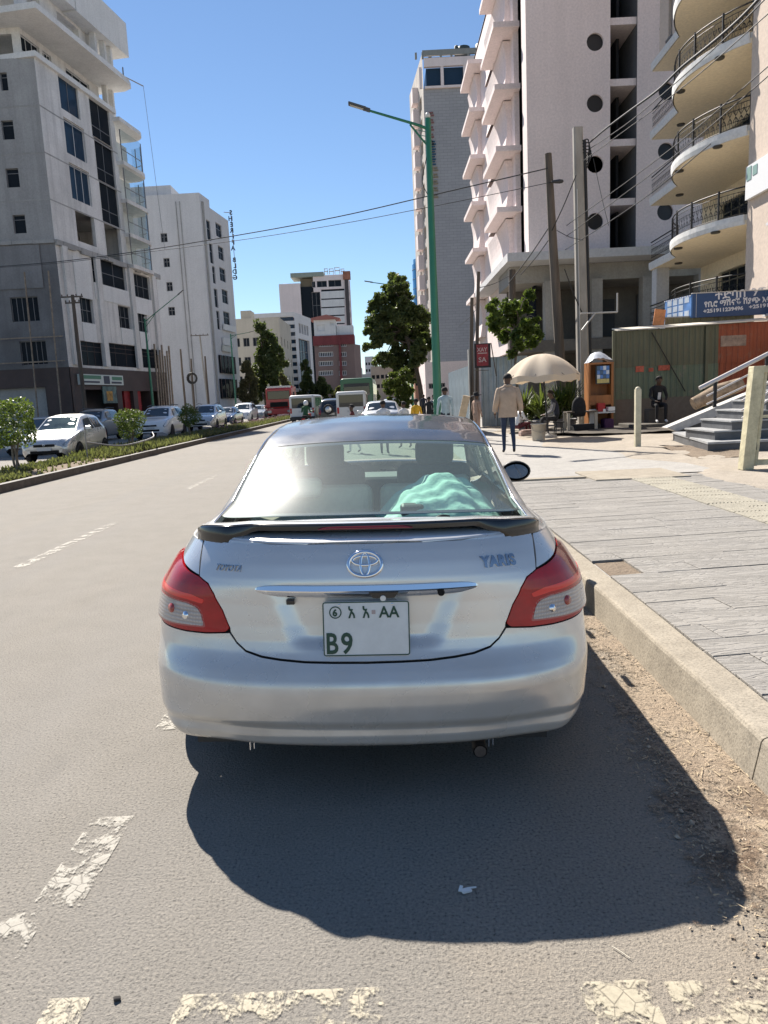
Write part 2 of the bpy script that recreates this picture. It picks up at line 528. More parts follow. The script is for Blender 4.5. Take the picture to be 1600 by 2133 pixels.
def worn_paint(name, col, keep=.5, scale=9):
 """Road paint flaked away in patches: what is gone is see-through."""
 m, nt, p, o = new_mat(name)
 src = N(nt, 'ShaderNodeNewGeometry').outputs['Position']
 a = noise(nt, src, scale, 7, .72, .4); g = noise(nt, src, 80, 3, .7)
 v = N(nt, 'ShaderNodeTexVoronoi', feature='DISTANCE_TO_EDGE'); v.inputs['Scale'].default_value = 19; nt.links.new(src, v.inputs['Vector'])
 cr = ramp(nt, v.outputs['Distance'], [(0, (0, 0, 0)), (.05, (1, 1, 1))])
 k = ramp(nt, mathn(nt, 'ADD', a, mathn(nt, 'MULTIPLY', mathn(nt, 'SUBTRACT', g, .5), .25)), [(1 - keep - .035, (0, 0, 0)), (1 - keep + .035, (1, 1, 1))])
 k = mathn(nt, 'MULTIPLY', k, mathn(nt, 'ADD', mathn(nt, 'MULTIPLY', cr, .55), .27))
 nt.links.new(ramp(nt, g, [(.3, tuple(x * .75 for x in col)), (.6, col)]), p.inputs['Base Color'])
 p.inputs['Roughness'].default_value = .7
 t = N(nt, 'ShaderNodeBsdfTransparent'); mx = N(nt, 'ShaderNodeMixShader')
 nt.links.new(k, mx.inputs[0]); nt.links.new(t.outputs[0], mx.inputs[1]); nt.links.new(p.outputs[0], mx.inputs[2]); nt.links.new(mx.outputs[0], o.inputs['Surface'])
 return m

def plank_mat():
 """Stamped grey concrete with a wood-grain relief along each plank."""
 m, nt, p, o = new_mat('stamped concrete')
 tc = N(nt, 'ShaderNodeTexCoord'); oi = N(nt, 'ShaderNodeObjectInfo')
 geo = N(nt, 'ShaderNodeNewGeometry')
 mp = N(nt, 'ShaderNodeMapping'); mp.inputs['Rotation'].default_value = (0, 0, -R_(6)); mp.inputs['Scale'].default_value = (.16, 1.0, 1.0)
 nt.links.new(geo.outputs['Position'], mp.inputs['Vector'])
 off = N(nt, 'ShaderNodeVectorMath', operation='ADD'); nt.links.new(mp.outputs[0], off.inputs[0])
 cx = N(nt, 'ShaderNodeCombineXYZ'); nt.links.new(mathn(nt, 'MULTIPLY', oi.outputs['Random'], 37.0), cx.inputs[2]); nt.links.new(cx.outputs[0], off.inputs[1])
 n1 = noise(nt, off.outputs[0], 5.5, 2, .5, .6)
 rings = mathn(nt, 'FRACT', mathn(nt, 'MULTIPLY', n1, 26.0))
 line = ramp(nt, rings, [(0.0, (0, 0, 0)), (.16, (1, 1, 1)), (.80, (1, 1, 1)), (1.0, (0, 0, 0))])
 big = noise(nt, geo.outputs['Position'], .8, 6, .65); grit = noise(nt, geo.outputs['Position'], 110, 3, .7)
 base = ramp(nt, big, [(.3, (.236, .225, .208)), (.7, (.310, .296, .274))])
 base = mixc(nt, mathn(nt, 'MULTIPLY', oi.outputs['Random'], .35), base, (.225, .213, .198))
 base = mixc(nt, mathn(nt, 'MULTIPLY', mathn(nt, 'SUBTRACT', 1.0, line), .42), base, (.13, .122, .112))
 base = mixc(nt, 1.0, base, ramp(nt, grit, [(.3, (.72, .72, .72)), (.55, (1.02, 1.02, 1.02)), (.75, (1.2, 1.19, 1.16))]), 'MULTIPLY')
 dust = ramp(nt, noise(nt, geo.outputs['Position'], 1.7, 7, .7), [(.40, (.15, .15, .15)), (.62, (.75, .75, .75))])
 base = mixc(nt, dust, base, mixc(nt, 1.0, (.280, .264, .238), ramp(nt, grit, [(.3, (.8, .8, .8)), (.7, (1.1, 1.1, 1.1))]), 'MULTIPLY'))
 nt.links.new(base, p.inputs['Base Color']); p.inputs['Roughness'].default_value = .85; p.inputs['Specular IOR Level'].default_value = .3
 nt.links.new(bumpn(nt, mathn(nt, 'ADD', line, mathn(nt, 'MULTIPLY', grit, .3)), .8, .006), p.inputs['Normal'])
 return m

M_ASPHALT = asphalt_mat()
M_DIRT = ground_mat('pale dusty concrete', (.28, .247, .205), (.365, .322, .266), 60)
M_SOIL = ground_mat('dry soil', (.17, .13, .095), (.25, .20, .15), 50, .9, .02)
M_KERB = ground_mat('kerb concrete', (.27, .238, .190), (.345, .307, .246), 80, .4, .006, patches=2.5)
M_KERBL = ground_mat('dark kerb stone', (.085, .07, .06), (.15, .125, .105), 60, .5, .01, patches=2.5)
M_GREYCON = ground_mat('grey concrete slab', (.29, .28, .262), (.36, .345, .32), 60, .4, .006, patches=1.2)
M_PLANK = plank_mat()
M_PAINT = worn_paint('worn road paint', (.47, .42, .31), .493, 9)
M_PAINT2 = worn_paint('faint road paint', (.39, .365, .31), .492, 8)

def sheet(name, x0, x1, y0, y1, z, m, kind='structure', parent=None, nx=1, ny=1):
 mb = MB()
 xs = np.linspace(x0, x1, nx + 1); ys = np.linspace(y0, y1, ny + 1)
 mb.grid([[(x, y, z) for x in xs] for y in ys], sm=False)
 o = mb.build(name, [m], parent)
 if kind and parent is None: tag(o, kind=kind)
 return o

M_GROUND = ground_mat('far ground', (.20, .18, .15), (.28, .25, .21), 5, .1)
sheet('ground', -2500, 2500, -300, 3500, -.12, M_GROUND)
sheet('road', -20.4, 1.42, -60, 420, 0.0, M_ASPHALT)

# kerb on the right: long cast lengths with slightly uneven tops
def kerb_run(name, x0, x1, ys, m, h, seed, lean=.0):
 rng = random.Random(seed)
 root = None
 for a, b in zip(ys[:-1], ys[1:]):
  n = max(2, int((b - a) / .45))
  rows = []
  for i in range(n + 1):
   y = a + .004 + (b - a - .008) * i / n
   j = rng.uniform(-.006, .006); k = rng.uniform(-.004, .004)
   rows.append([(x0 + j, y, -.05), (x0 + j * .6, y, .0), (x0 + lean + k, y, h - .018 + k), (x0 + lean + .008 + k, y, h - .006 + k), (x0 + lean + .022 + k, y, h + k), (x1 + j, y, h + k * .5), (x1 + j, y, -.05)])
  mb = MB().grid(rows)
  mb.sm = [False] * len(mb.sm)
  mb.add(rows[0], [tuple(range(7))[::-1]]); mb.add(rows[-1], [tuple(range(7))])
  if root is None:
   root = mb.build(name, [m]); tag(root, kind='structure')
  else:
   mb.build('kerb_stone', [m], root)
 return root
kerb_run('kerb', 1.365, 1.575, [-4, 2.62, 6.2, 9.2, 12.2, 15.2, 18.2, 22, 26, 30, 36, 44, 60, 90, 140, 240], M_KERB, .185, 4, .035)
for i, (x, y, z, r) in enumerate(((1.455, 2.56, .135, .065), (1.43, 2.50, .045, .055), (1.52, 2.42, .06, .08))):
 rng = random.Random(50 + i)
 mb = MB()
 rows = []
 for a in np.linspace(-pi / 2, pi / 2, 9):
  rows.append([(x + r * cos(a) * cos(t) * rng.uniform(.8, 1.15), y + r * .9 * cos(a) * sin(t) * rng.uniform(.8, 1.15), max(.001, z + r * .95 * sin(a) * rng.uniform(.85, 1.1))) for t in np.linspace(0, 2 * pi, 12, endpoint=False)])
 mb.grid(rows, closed=True, sm=False)
 o = mb.build('stone', [mat('black basalt', (.035, .032, .03), rough=.8, var=.6, vscale=25, bump=.9, bscale=60)])
 tag(o, ('rough black stone set into the broken end of the kerb', 'smaller black stone under the one at the broken kerb end', 'black stone buried at the pavement side of the broken kerb end')[i], 'stone', 'black stones at the broken kerb end')

# pavement bed, planks, tactile strip, rough ground beyond
pav = sheet('pavement', 1.57, 7.0, -6, 11.2, .172, M_GREYCON, ny=6)
sheet('footpath', 1.57, 5.2, 11.2, 300, .186, M_GREYCON, ny=8)
def bumpy(name, poly_x, ys, z0, amp, m, seed, nx=26, kind='structure', edge=.0):
 """Uneven ground between two side lines (functions of y)."""
 rng = np.random.RandomState(seed)
 ph = rng.rand(6) * 6
 rows = []
 for y in ys:
  xa, xb = poly_x(y)
  row = []
  for k, x in enumerate(np.linspace(xa, xb, nx)):
   dip = .05 * (1 - min(1, k / 2.0)) if edge else 0
   h = -dip + amp * (sin(x * 1.3 + ph[0]) * sin(y * .9 + ph[1]) + .6 * sin(x * 3.1 + ph[2] + y * 1.7) + .4 * sin(y * 4.3 + ph[3] - x * 2.2) + .25 * rng.uniform(-1, 1))
   row.append((x, y, z0 + h))
  rows.append(row)
 o = MB().grid(rows).build(name, [m]); tag(o, kind=kind)
 return o
bumpy('terrain', lambda y: (4.62 + .25 * sin(y * 1.7) + (.3 if y > 11.5 else 0) - (1.2 * sstep(y, 12, 20)), 22), np.linspace(2, 31, 90), .205, .012, M_DIRT, 3, 110, edge=1)

PL_ANG = R_(6)
def in_pave(x, y):
 return 1.585 < x < 4.72 + .12 * sin(y * 2.1) and 1.5 < y < 10.85 + .02 * x
def planks():
 rng = random.Random(11)
 ux, uy = cos(PL_ANG), sin(PL_ANG)
 W = .236
 n = 0
 holes = [(1.66, 5.50), (1.66, 5.14)]
 for r in range(-13, 60):
  d = 1.0 + r * W                       # distance of the row across
  s = -1.0 + rng.uniform(-.6, 0)
  while s < 6.5:
   L = rng.choice((.62, .9, 1.2, 1.2, 1.5))
   g = .0022
   cor = []
   for (ss, dd) in ((s + g, d + g), (s + L - g, d + g), (s + L - g, d + W - g), (s + g, d + W - g)):
    cor.append((ss * ux - dd * uy + .9, ss * uy + dd * ux))
   s += L
   # clip to the pavement: kerb side, tactile side
   poly = clip_x(clip_x(cor, 1.583, 1), 4.72, -1)
   poly = clip_y(clip_y(poly, -.6, 1), 10.9, -1)
   if len(poly) < 3 or abs(poly_area2(poly)) < .004: continue
   cx = sum(p[0] for p in poly) / len(poly); cy = sum(p[1] for p in poly) / len(poly)
   if any(min(p[0] for p in poly) < hx + .1 < max(p[0] for p in poly) and abs(cy - hy - (cx - hx) * .1) < .10 for hx, hy in holes):
    poly = clip_x(poly, 1.84, 1)
    if len(poly) < 3: continue
    cx = sum(p[0] for p in poly) / len(poly); cy = sum(p[1] for p in poly) / len(poly)
   z = .196 + rng.uniform(-.0025, .0025)
   b = MB()
   k = len(poly)
   ins = [(p[0] + (cx - p[0]) * .004 / max(.05, math.hypot(cx - p[0], cy - p[1])), p[1] + (cy - p[1]) * .004 / max(.05, math.hypot(cx - p[0], cy - p[1]))) for p in poly]
   dz = [rng.uniform(-.0012, .0012) for _ in poly]
   vs = [(x - cx, y - cy, -.02) for x, y in poly] + [(x - cx, y - cy, -.003 + e) for (x, y), e in zip(poly, dz)] + [(x - cx, y - cy, e) for (x, y), e in zip(ins, dz)]
   fs = [(i, (i + 1) % k, k + (i + 1) % k, k + i) for i in range(k)] + [(k + i, k + (i + 1) % k, 2 * k + (i + 1) % k, 2 * k + i) for i in range(k)] + [tuple(range(2 * k, 3 * k))]
   b.add(vs, fs)
   b.build('plank', [M_PLANK], pav, loc=(cx, cy, z))
   n += 1
 return n

def poly_area2(p):
 return .5 * sum(p[i][0] * p[(i + 1) % len(p)][1] - p[(i + 1) % len(p)][0] * p[i][1] for i in range(len(p)))
def _clip(poly, f):
 out = []
 for i in range(len(poly)):
  a, b = poly[i], poly[(i + 1) % len(poly)]
  fa, fb = f(a), f(b)
  if fa >= 0: out.append(a)
  if (fa >= 0) != (fb >= 0):
   t = fa / (fa - fb)
   out.append((a[0] + (b[0] - a[0]) * t, a[1] + (b[1] - a[1]) * t))
 return out
def clip_x(poly, x, s): return _clip(poly, lambda p: (p[0] - x) * s) if poly else poly
def clip_y(poly, y, s): return _clip(poly, lambda p: (p[1] - y) * s) if poly else poly
N_PLANKS = planks()

# rubble bed seen where two planks are gone
tag(MB().box(1.6, 1.86, 5.02, 5.66, .150, .176).build('dirt_bed', [M_SOIL]), kind='structure')
# yellow ribbed tactile strip of square tiles, partly dirty
M_TACT = ground_mat('yellow tactile tile', (.275, .256, .212), (.345, .322, .262), 70, .5, .006, patches=1.5)
def tactile():
 tile = None
 n = 0
 for i in range(24):
  for j in range(2):
   y = 3.9 + i * .305; x = 3.72 + j * .305
   if tile is None:
    b = MB().box(-.148, .148, -.148, .148, -.02, 0)
    for k in range(7):
     xx = -.126 + k * .042
     b.prism([(xx - .013, 0), (xx + .013, 0), (xx + .008, .007), (xx - .008, .007)], -.146, .146, axis='y')
    tile = b.build('tactile_tile', [M_TACT], pav, loc=(x, y, .204))
   else:
    c = tile.copy(); COL.objects.link(c); c.location = (x + random.uniform(-.004, .004), y, .204 + random.uniform(-.002, .003))
tactile()
# concrete cover slab and rim line where the planks end
mb = MB(); mb.box(3.05, 4.45, 10.55, 11.75, .15, .214)
tag(mb.build('inspection_cover', [M_KERB], bevel=.012), 'pale square concrete cover slab set in the pavement where the planks end', 'cover slab')
mb = MB(); mb.box(1.58, 3.04, 11.05, 11.22, .15, .206)
tag(mb.build('pavement_edge', [M_KERB], bevel=.01), kind='structure')

# paint on the road
def mark(name, quads, m, z=.004):
 b = MB()
 for x0, x1, y0, y1 in quads:
  b.add([(x0, y0, z), (x1, y0, z), (x1, y1, z), (x0, y1, z)], [(0, 1, 2, 3)])
 tag(b.build(name, [m]), kind='structure')
mark('lane_marking', [(-3.92, -3.78, y, y + 2.7) for y in (7.2, 13.6, 20.0, 26.4, 32.8)] , M_PAINT2)
mark('lane_marking', [(-1.20, -1.04, 2.06, 2.56), (-1.30, -1.13, 1.85, 2.04), (-1.2, -1.02, 3.3, 4.6)], M_PAINT2)
mark('stop_line', [(-.62, -.075, 1.46, 1.695), (.44, .62, 1.45, 1.685), (.66, 1.0, 1.40, 1.675), (-.97, -.86, 1.45, 1.70)], M_PAINT)

# gutter: dirt film, gravel and chaff along the kerb
def gutter_mat():
 m, nt, p, o = new_mat('gutter dirt')
 src = N(nt, 'ShaderNodeNewGeometry').outputs['Position']
 a = noise(nt, src, 2.2, 6, .65); g = noise(nt, src, 75, 3, .75); b = noise(nt, src, 16, 5, .7)
 base = ramp(nt, a, [(.35, (.35, .285, .21)), (.65, (.28, .22, .16))])
 sx0 = N(nt, 'ShaderNodeSeparateXYZ'); nt.links.new(src, sx0.inputs[0])
 wet = N(nt, 'ShaderNodeMapRange'); wet.inputs[1].default_value = 3.0; wet.inputs[2].default_value = 2.2; nt.links.new(sx0.outputs['Y'], wet.inputs[0])
 base = mixc(nt, mathn(nt, 'MULTIPLY', wet.outputs[0], ramp(nt, noise(nt, src, 5, 5, .6), [(.42, (0, 0, 0)), (.58, (1, 1, 1))])), base, (.15, .105, .070))
 base = mixc(nt, 1.0, base, ramp(nt, g, [(.28, (.45, .44, .43)), (.5, (1, 1, 1)), (.72, (1.5, 1.46, 1.38))]), 'MULTIPLY')
 nt.links.new(base, p.inputs['Base Color']); p.inputs['Roughness'].default_value = .95
 nt.links.new(bumpn(nt, mathn(nt, 'ADD', g, b), .9, .016), p.inputs['Normal'])
 t = N(nt, 'ShaderNodeBsdfTransparent'); mx = N(nt, 'ShaderNodeMixShader')
 far = N(nt, 'ShaderNodeMapRange'); far.inputs[1].default_value = 2.4; far.inputs[2].default_value = 4.2; far.inputs[3].default_value = .98; far.inputs[4].default_value = 1.16; nt.links.new(sx0.outputs['Y'], far.inputs[0])
 e = mathn(nt, 'ADD', mathn(nt, 'SUBTRACT', sx0.outputs['X'], far.outputs[0]), mathn(nt, 'MULTIPLY', mathn(nt, 'SUBTRACT', a, .5), 1.1))
 e = mathn(nt, 'ADD', e, mathn(nt, 'MULTIPLY', mathn(nt, 'SUBTRACT', b, .5), .5))
 k = ramp(nt, mathn(nt, 'ADD', e, mathn(nt, 'MULTIPLY', mathn(nt, 'SUBTRACT', g, .5), .5)), [(-.0, (0, 0, 0)), (.16, (1, 1, 1))])
 nt.links.new(k, mx.inputs[0]); nt.links.new(t.outputs[0], mx.inputs[1]); nt.links.new(p.outputs[0], mx.inputs[2]); nt.links.new(mx.outputs[0], o.inputs['Surface'])
 return m
tag(sheet('gutter_dirt', .5, 1.40, -3, 60, .007, gutter_mat(), kind=None), kind='structure')

def scatter(name, n, place, size, m, seed, flat=.5):
 rng = random.Random(seed)
 b = MB()
 for _ in range(n):
  x, y, z = place(rng)
  s = size(rng)
  a = rng.uniform(0, 6.28)
  q = []
  for k in range(4):
   t = a + k * pi / 2 + rng.uniform(-.4, .4)
   q.append((x + s * cos(t) * rng.uniform(.6, 1.1), y + s * sin(t) * rng.uniform(.6, 1.1), z))
  top = (x + rng.uniform(-.2, .2) * s, y + rng.uniform(-.2, .2) * s, z + s * flat * rng.uniform(.6, 1.3))
  b.add(q + [top], [(0, 1, 4), (1, 2, 4), (2, 3, 4), (3, 0, 4)])
 return tag(b.build(name, m), kind='stuff')
def gp(rng):
 y = 1.5 + 7.5 * rng.random() ** 1.5
 return (min(1.36, 1.34 - abs(rng.gauss(0, .17)) + (.0 if y > 3 else -.05)), y, .006)
scatter('gravel', 4200, gp, lambda r: r.uniform(.0025, .0085) * (1 + 1.2 * (r.random() < .05)), [mat('gravel', (.36, .29, .21), rough=.95, var=.5, vscale=40)], 5)
scatter('dark_gravel', 1100, lambda r: (1.37 - abs(r.gauss(0, .03)), 2.9 + 6 * r.random(), .006), lambda r: r.uniform(.003, .008), [mat('dark gravel', (.085, .078, .072), rough=.95)], 6)
def chaff():
 rng = random.Random(9)
 b = MB()
 for _ in range(420):
  y = 1.5 + 1.6 * rng.random() ** 1.2; x = 1.36 - .45 * rng.random() ** 1.3
  L = rng.uniform(.004, .016) * (1 + 1.2 * (rng.random() < .08)); a = rng.uniform(0, 6.28); w = rng.uniform(.0012, .0025); z = .010 + rng.random() * .006
  dx, dy = cos(a) * L, sin(a) * L; px, py = -sin(a) * w, cos(a) * w
  b.add([(x - dx - px, y - dy - py, z), (x + dx - px, y + dy - py, z + rng.uniform(0, .006)), (x + dx + px, y + dy + py, z + .001), (x - dx + px, y - dy + py, z)], [(0, 1, 2, 3)])
 tag(b.build('straw_litter', [mat('dry straw', (.40, .32, .21), rough=.9, var=.35, vscale=60)]), kind='stuff')
chaff()
# small litter under and behind the car
tg = MB().rbox((.185, 2.055, .006), (.032, .018, .006), (0, .1, .4)).rbox((.168, 2.062, .008), (.022, .010, .004), (0, -.2, 1.2)).rbox((.205, 2.066, .007), (.026, .005, .003), (0, 0, .1))
tag(tg.build('paper_scrap', [mat('white paper', (.75, .75, .73), rough=.8)]), 'torn white paper scrap on the asphalt in the shadow behind the silver saloon', 'litter')
tg = MB().tube([(.565, 1.80, .006), (.585, 1.775, .007), (.60, 1.755, .006)], .0014, 5)
tag(tg.build('twig', [mat('pale twig', (.6, .55, .44), rough=.9)]), 'pale thin twig on the asphalt beside the tip of the car shadow', 'twig')
tg = MB().rbox((-.785, 1.688, .006), (.018, .012, .01), (.2, .3, .5))
tag(tg.build('pebble', [mat('dark pebble', (.05, .045, .04), rough=.9)], bevel=.003), 'small dark pebble between two worn paint patches on the road', 'pebble')
# ------------------------------------------------------------------ central reserve, far pavement
kerb_run('median_kerb', -8.02, -7.86, [9, 14, 18, 22, 26, 31, 37, 45, 60, 90, 150, 300], M_KERBL, .17, 8, .0)
kerb_run('median_kerb', -9.95, -9.80, [9, 18, 30, 45, 90, 300], M_KERBL, .17, 9, .0)
tag(MB().box(-9.80, -8.02, 9, 300, -.05, .150).build('median_strip', [M_SOIL]), kind='structure')
tag(MB().box(-8.03, -7.868, 9.0, 300, .17, .1745).build('kerb_top', [M_GREYCON]), kind='structure')
tag(MB().box(-27, -20.4, -20, 300, -.1, .15).build('far_footpath', [M_GREYCON]), kind='structure')

def leaf_cloud(mb, pts, size, rng, mi=0, up=.25, asp=.55, droop=0.0):
 """Small bent leaves, two triangles each, at the given points; outward = direction from the clump centre."""
 for (p, out) in pts:
  L = size * rng.uniform(.65, 1.35)
  d = Vector((rng.gauss(0, 1), rng.gauss(0, 1), rng.gauss(0, 1) - droop)) + Vector(out) * 1.1
  d.normalize()
  s = d.cross(Vector((rng.gauss(0, 1), rng.gauss(0, 1), rng.gauss(0, 1))))
  if s.length < 1e-4: continue
  s.normalize(); n = d.cross(s)
  p = Vector(p)
  mb.add([p - d * L * .5, p + s * L * asp * .5 + n * L * .06, p + d * L * .5, p - s * L * asp * .5 + n * L * .06], [(0, 1, 2), (0, 2, 3)], mi)

def leaf_mat(name, c1, c2, trans=.42):
 m, nt, p, o = new_mat(name)
 geo = N(nt, 'ShaderNodeNewGeometry')
 a = noise(nt, geo.outputs['Position'], 1.6, 4, .6); b = noise(nt, geo.outputs['Position'], 23, 2, .6)
 col = ramp(nt, mathn(nt, 'ADD', mathn(nt, 'MULTIPLY', a, .55), mathn(nt, 'MULTIPLY', b, .45)), [(.36, c1), (.62, c2)])
 nt.links.new(col, p.inputs['Base Color']); p.inputs['Roughness'].default_value = .45; p.inputs['Specular IOR Level'].default_value = .4
 tl = N(nt, 'ShaderNodeBsdfTranslucent'); nt.links.new(mixc(nt, .5, col, (.16, .22, .03)), tl.inputs[0])
 mx = N(nt, 'ShaderNodeMixShader'); mx.inputs[0].default_value = trans
 nt.links.new(p.outputs[0], mx.inputs[1]); nt.links.new(tl.outputs[0], mx.inputs[2]); nt.links.new(mx.outputs[0], o.inputs['Surface'])
 return m
M_LEAF = leaf_mat('broad green leaf', (.038, .070, .016), (.125, .175, .035))
M_LEAFD = leaf_mat('dark green leaf', (.034, .058, .020), (.13, .155, .058))
M_LEAFY = leaf_mat('yellow green leaf', (.055, .085, .016), (.135, .165, .035))
M_LEAFO = leaf_mat('olive leaf', (.075, .075, .038), (.19, .165, .085))
M_BARK = mat('bark', (.085, .068, .052), rough=.95, var=.4, vscale=9, bump=.7, bscale=30)
M_TWIG = mat('pale bark', (.17, .145, .115), rough=.95, var=.3, vscale=9, bump=.5, bscale=30)

def sphere_pts(n, c, r, rng, fill=.35, sq=(1, 1, 1), lump=.12):
 out = []
 ph = [rng.uniform(0, 6.28) for _ in range(6)]
 for _ in range(n):
  v = Vector((rng.gauss(0, 1), rng.gauss(0, 1), rng.gauss(0, 1))).normalized()
  k = 1 + lump * (sin(3 * v.x + ph[0]) * sin(4 * v.y + ph[1]) + sin(5 * v.z + ph[2]) * .6)
  rr = r * k * (1 - fill * rng.random() ** 2)
  out.append(((c[0] + v.x * rr * sq[0], c[1] + v.y * rr * sq[1], c[2] + v.z * rr * sq[2]), v))
 return out

def topiary(x, y, h, r, seed, label):
 rng = random.Random(seed)
 t = thing('ball_topiary', label, 'shrub', (x, y, .15), 0, 'clipped ball trees on the median')
 mb = MB()
 leaf_cloud(mb, sphere_pts(2600, (0, 0, h), r, rng, .42, (1, 1, 1.05), .22), .075 * (r / .5), rng)
 mb.build('crown', [M_LEAF], t)
 tr = MB()
 for k in range(4):
  a = rng.uniform(0, 6.28); b = rng.uniform(.05, .13)
  tr.tube(catmull([(b * cos(a), b * sin(a), 0), (b * .5 * cos(a + 1), b * .5 * sin(a + 1), (h - r) * .5), (b * 1.3 * cos(a), b * 1.3 * sin(a), h - r * .6)], 4), [.028] * 9, 6)
 tr.build('trunk', [M_TWIG], t)
 return t
topiary(-9.42, 18.2, 1.22, .58, 1, 'nearest and largest clipped ball tree on the median, at the left edge')
topiary(-9.02, 25.5, .98, .47, 2, 'clipped ball tree on the median between the two nearest oncoming cars')
topiary(-9.0, 33.2, .98, .46, 3, 'clipped ball tree on the median before the pale silver car')

def ground_cover():
 rng = random.Random(21)
 mb = MB()
 for _ in range(9500):
  y = 14 + 62 * rng.random() ** 1.7
  x = rng.uniform(-9.75, -8.10)
  if 16.5 < y < 21.5 and x > -9.0 and rng.random() < .93: continue       # bare soil by the first ball tree
  h = rng.uniform(.06, .26) * (.6 if y < 22 else 1)
  a = rng.uniform(0, 6.28)
  for k in range(3):
   b = a + k * 2.1 + rng.uniform(-.4, .4); L = h * rng.uniform(.7, 1.2); w = .016 + .010 * rng.random()
   dx, dy = cos(b) * L * .45, sin(b) * L * .45
   px, py = -sin(b) * w, cos(b) * w
   mb.add([(x - px, y - py, .15), (x + px, y + py, .15), (x + dx * .7 + px, y + dy * .7 + py, .15 + L * .75), (x + dx, y + dy, .15 + L), (x + dx * .7 - px, y + dy * .7 - py, .15 + L * .75)], [(0, 1, 2, 3, 4)])
 tag(mb.build('ground_cover', [M_LEAFO]), kind='stuff')
 mb = MB()
 for _ in range(700):
  y = 36 + 40 * rng.random(); x = rng.uniform(-9.6, -8.15); z = .15 + rng.uniform(.2, .42)
  s = rng.uniform(.03, .06)
  mb.add([(x - s, y, z), (x, y - s, z + s * .4), (x + s, y, z), (x, y + s, z + s * .3)], [(0, 1, 2, 3)])
 tag(mb.build('pink_flowers', [mat('pink petals', (.55, .30, .48), rough=.7)]), kind='stuff')
ground_cover()
def rail_pipe():
 t = thing('median_pipe', 'thin bent grey pipe on a short stake in the median plants', 'pipe', (-9.0, 21.6, .15))
 MB().tube([(0, 0, 0), (0, 0, .95)], .02, 6).build('stake', [mat('grey steel', (.25, .25, .25), rough=.5, metal=.6)], t)
 MB().tube(catmull([(-.05, .1, .50), (.6, 1.2, .30), (1.0, 3.0, .42), (.4, 5.0, .55)], 8), .025, 6).build('tube', [MATS['grey steel']], t)
rail_pipe()
# ------------------------------------------------------------------ the parked silver saloon
def paint_mat(name, col, metal=0.75, rough=0.28):
 m = mat(name, col, rough=rough, metal=metal, coat=0.7)
 nt = m.node_tree
 p = nt.nodes['Principled BSDF']
 tc = nt.nodes.new('ShaderNodeTexCoord')
 n = nt.nodes.new('ShaderNodeTexNoise'); n.inputs['Scale'].default_value = 3.0; n.inputs['Detail'].default_value = 6.0
 r = nt.nodes.new('ShaderNodeMapRange'); r.inputs[1].default_value = 0.35; r.inputs[2].default_value = 0.75
 r.inputs[3].default_value = rough - .05; r.inputs[4].default_value = rough + .10
 nt.links.new(tc.outputs['Object'], n.inputs['Vector']); nt.links.new(n.outputs['Fac'], r.inputs[0]); nt.links.new(r.outputs[0], p.inputs['Roughness'])
 # road dust towards the sills
 n3 = nt.nodes.new('ShaderNodeTexNoise'); n3.inputs['Scale'].default_value = 9.0; n3.inputs['Detail'].default_value = 8.0
 sx = nt.nodes.new('ShaderNodeSeparateXYZ'); nt.links.new(tc.outputs['Object'], sx.inputs[0]); nt.links.new(tc.outputs['Object'], n3.inputs['Vector'])
 mr = nt.nodes.new('ShaderNodeMapRange'); mr.inputs[1].default_value = 0.75; mr.inputs[2].default_value = 0.2; mr.inputs[3].default_value = 0.0; mr.inputs[4].default_value = 1.0
 nt.links.new(sx.outputs['Z'], mr.inputs[0])
 mu = nt.nodes.new('ShaderNodeMath'); mu.operation = 'MULTIPLY'; mu.use_clamp = True
 nt.links.new(mr.outputs[0], mu.inputs[0]); nt.links.new(n3.outputs['Fac'], mu.inputs[1])
 mx = nt.nodes.new('ShaderNodeMix'); mx.data_type = 'RGBA'
 mx.inputs[6].default_value = (*col, 1); mx.inputs[7].default_value = (0.34, 0.30, 0.25, 1)
 nt.links.new(mu.outputs[0], mx.inputs[0]); nt.links.new(mx.outputs[2], p.inputs['Base Color'])
 mm = nt.nodes.new('ShaderNodeMapRange'); mm.inputs[3].default_value = metal; mm.inputs[4].default_value = 0.1
 nt.links.new(mu.outputs[0], mm.inputs[0]); nt.links.new(mm.outputs[0], p.inputs['Metallic'])
 return m

M_SILVER = paint_mat('silver paint', (0.68, 0.67, 0.65), .52, .27)
M_ROOF = paint_mat('black roof paint', (0.030, 0.030, 0.031), .0, .30)
M_BLACK = mat('black gloss', (0.008, 0.009, 0.011), rough=0.18, coat=0.5)
M_RUBBER = mat('rubber', (0.015, 0.015, 0.016), rough=0.75, var=.3, vscale=30)
M_DARKPL = mat('dark plastic', (0.018, 0.019, 0.02), rough=0.55)
M_VOID = mat('shut line', (0.004, 0.004, 0.004), rough=0.9)
M_CHROME = mat('chrome', (0.82, 0.83, 0.85), rough=0.09, metal=1.0)
M_RIM = mat('alloy', (0.42, 0.43, 0.44), rough=0.35, metal=0.8)
M_GLASS = glass_mat('green tinted glass', (0.78, 0.93, 0.87), 0.90, 0.035, 1.5, (.55, .67, .62), .35)
M_GLASSD = glass_mat('dark tinted glass', (0.30, 0.36, 0.34), 0.9, 0.02, 1.5)
M_RED = mat('red lens', (0.30, 0.0025, 0.006), rough=0.25, coat=.55, spec=.3, var=.45, vscale=7, col2=(0.50, 0.006, 0.010))
M_RED2 = mat('red lens bright', (0.80, 0.015, 0.012), rough=0.25, coat=.5)
M_CREAM = mat('beige upholstery', (0.62, 0.58, 0.47), rough=0.8, var=.12, vscale=9)
M_GREYSEAT = mat('grey upholstery', (0.22, 0.215, 0.20), rough=0.85, var=.15, vscale=14)
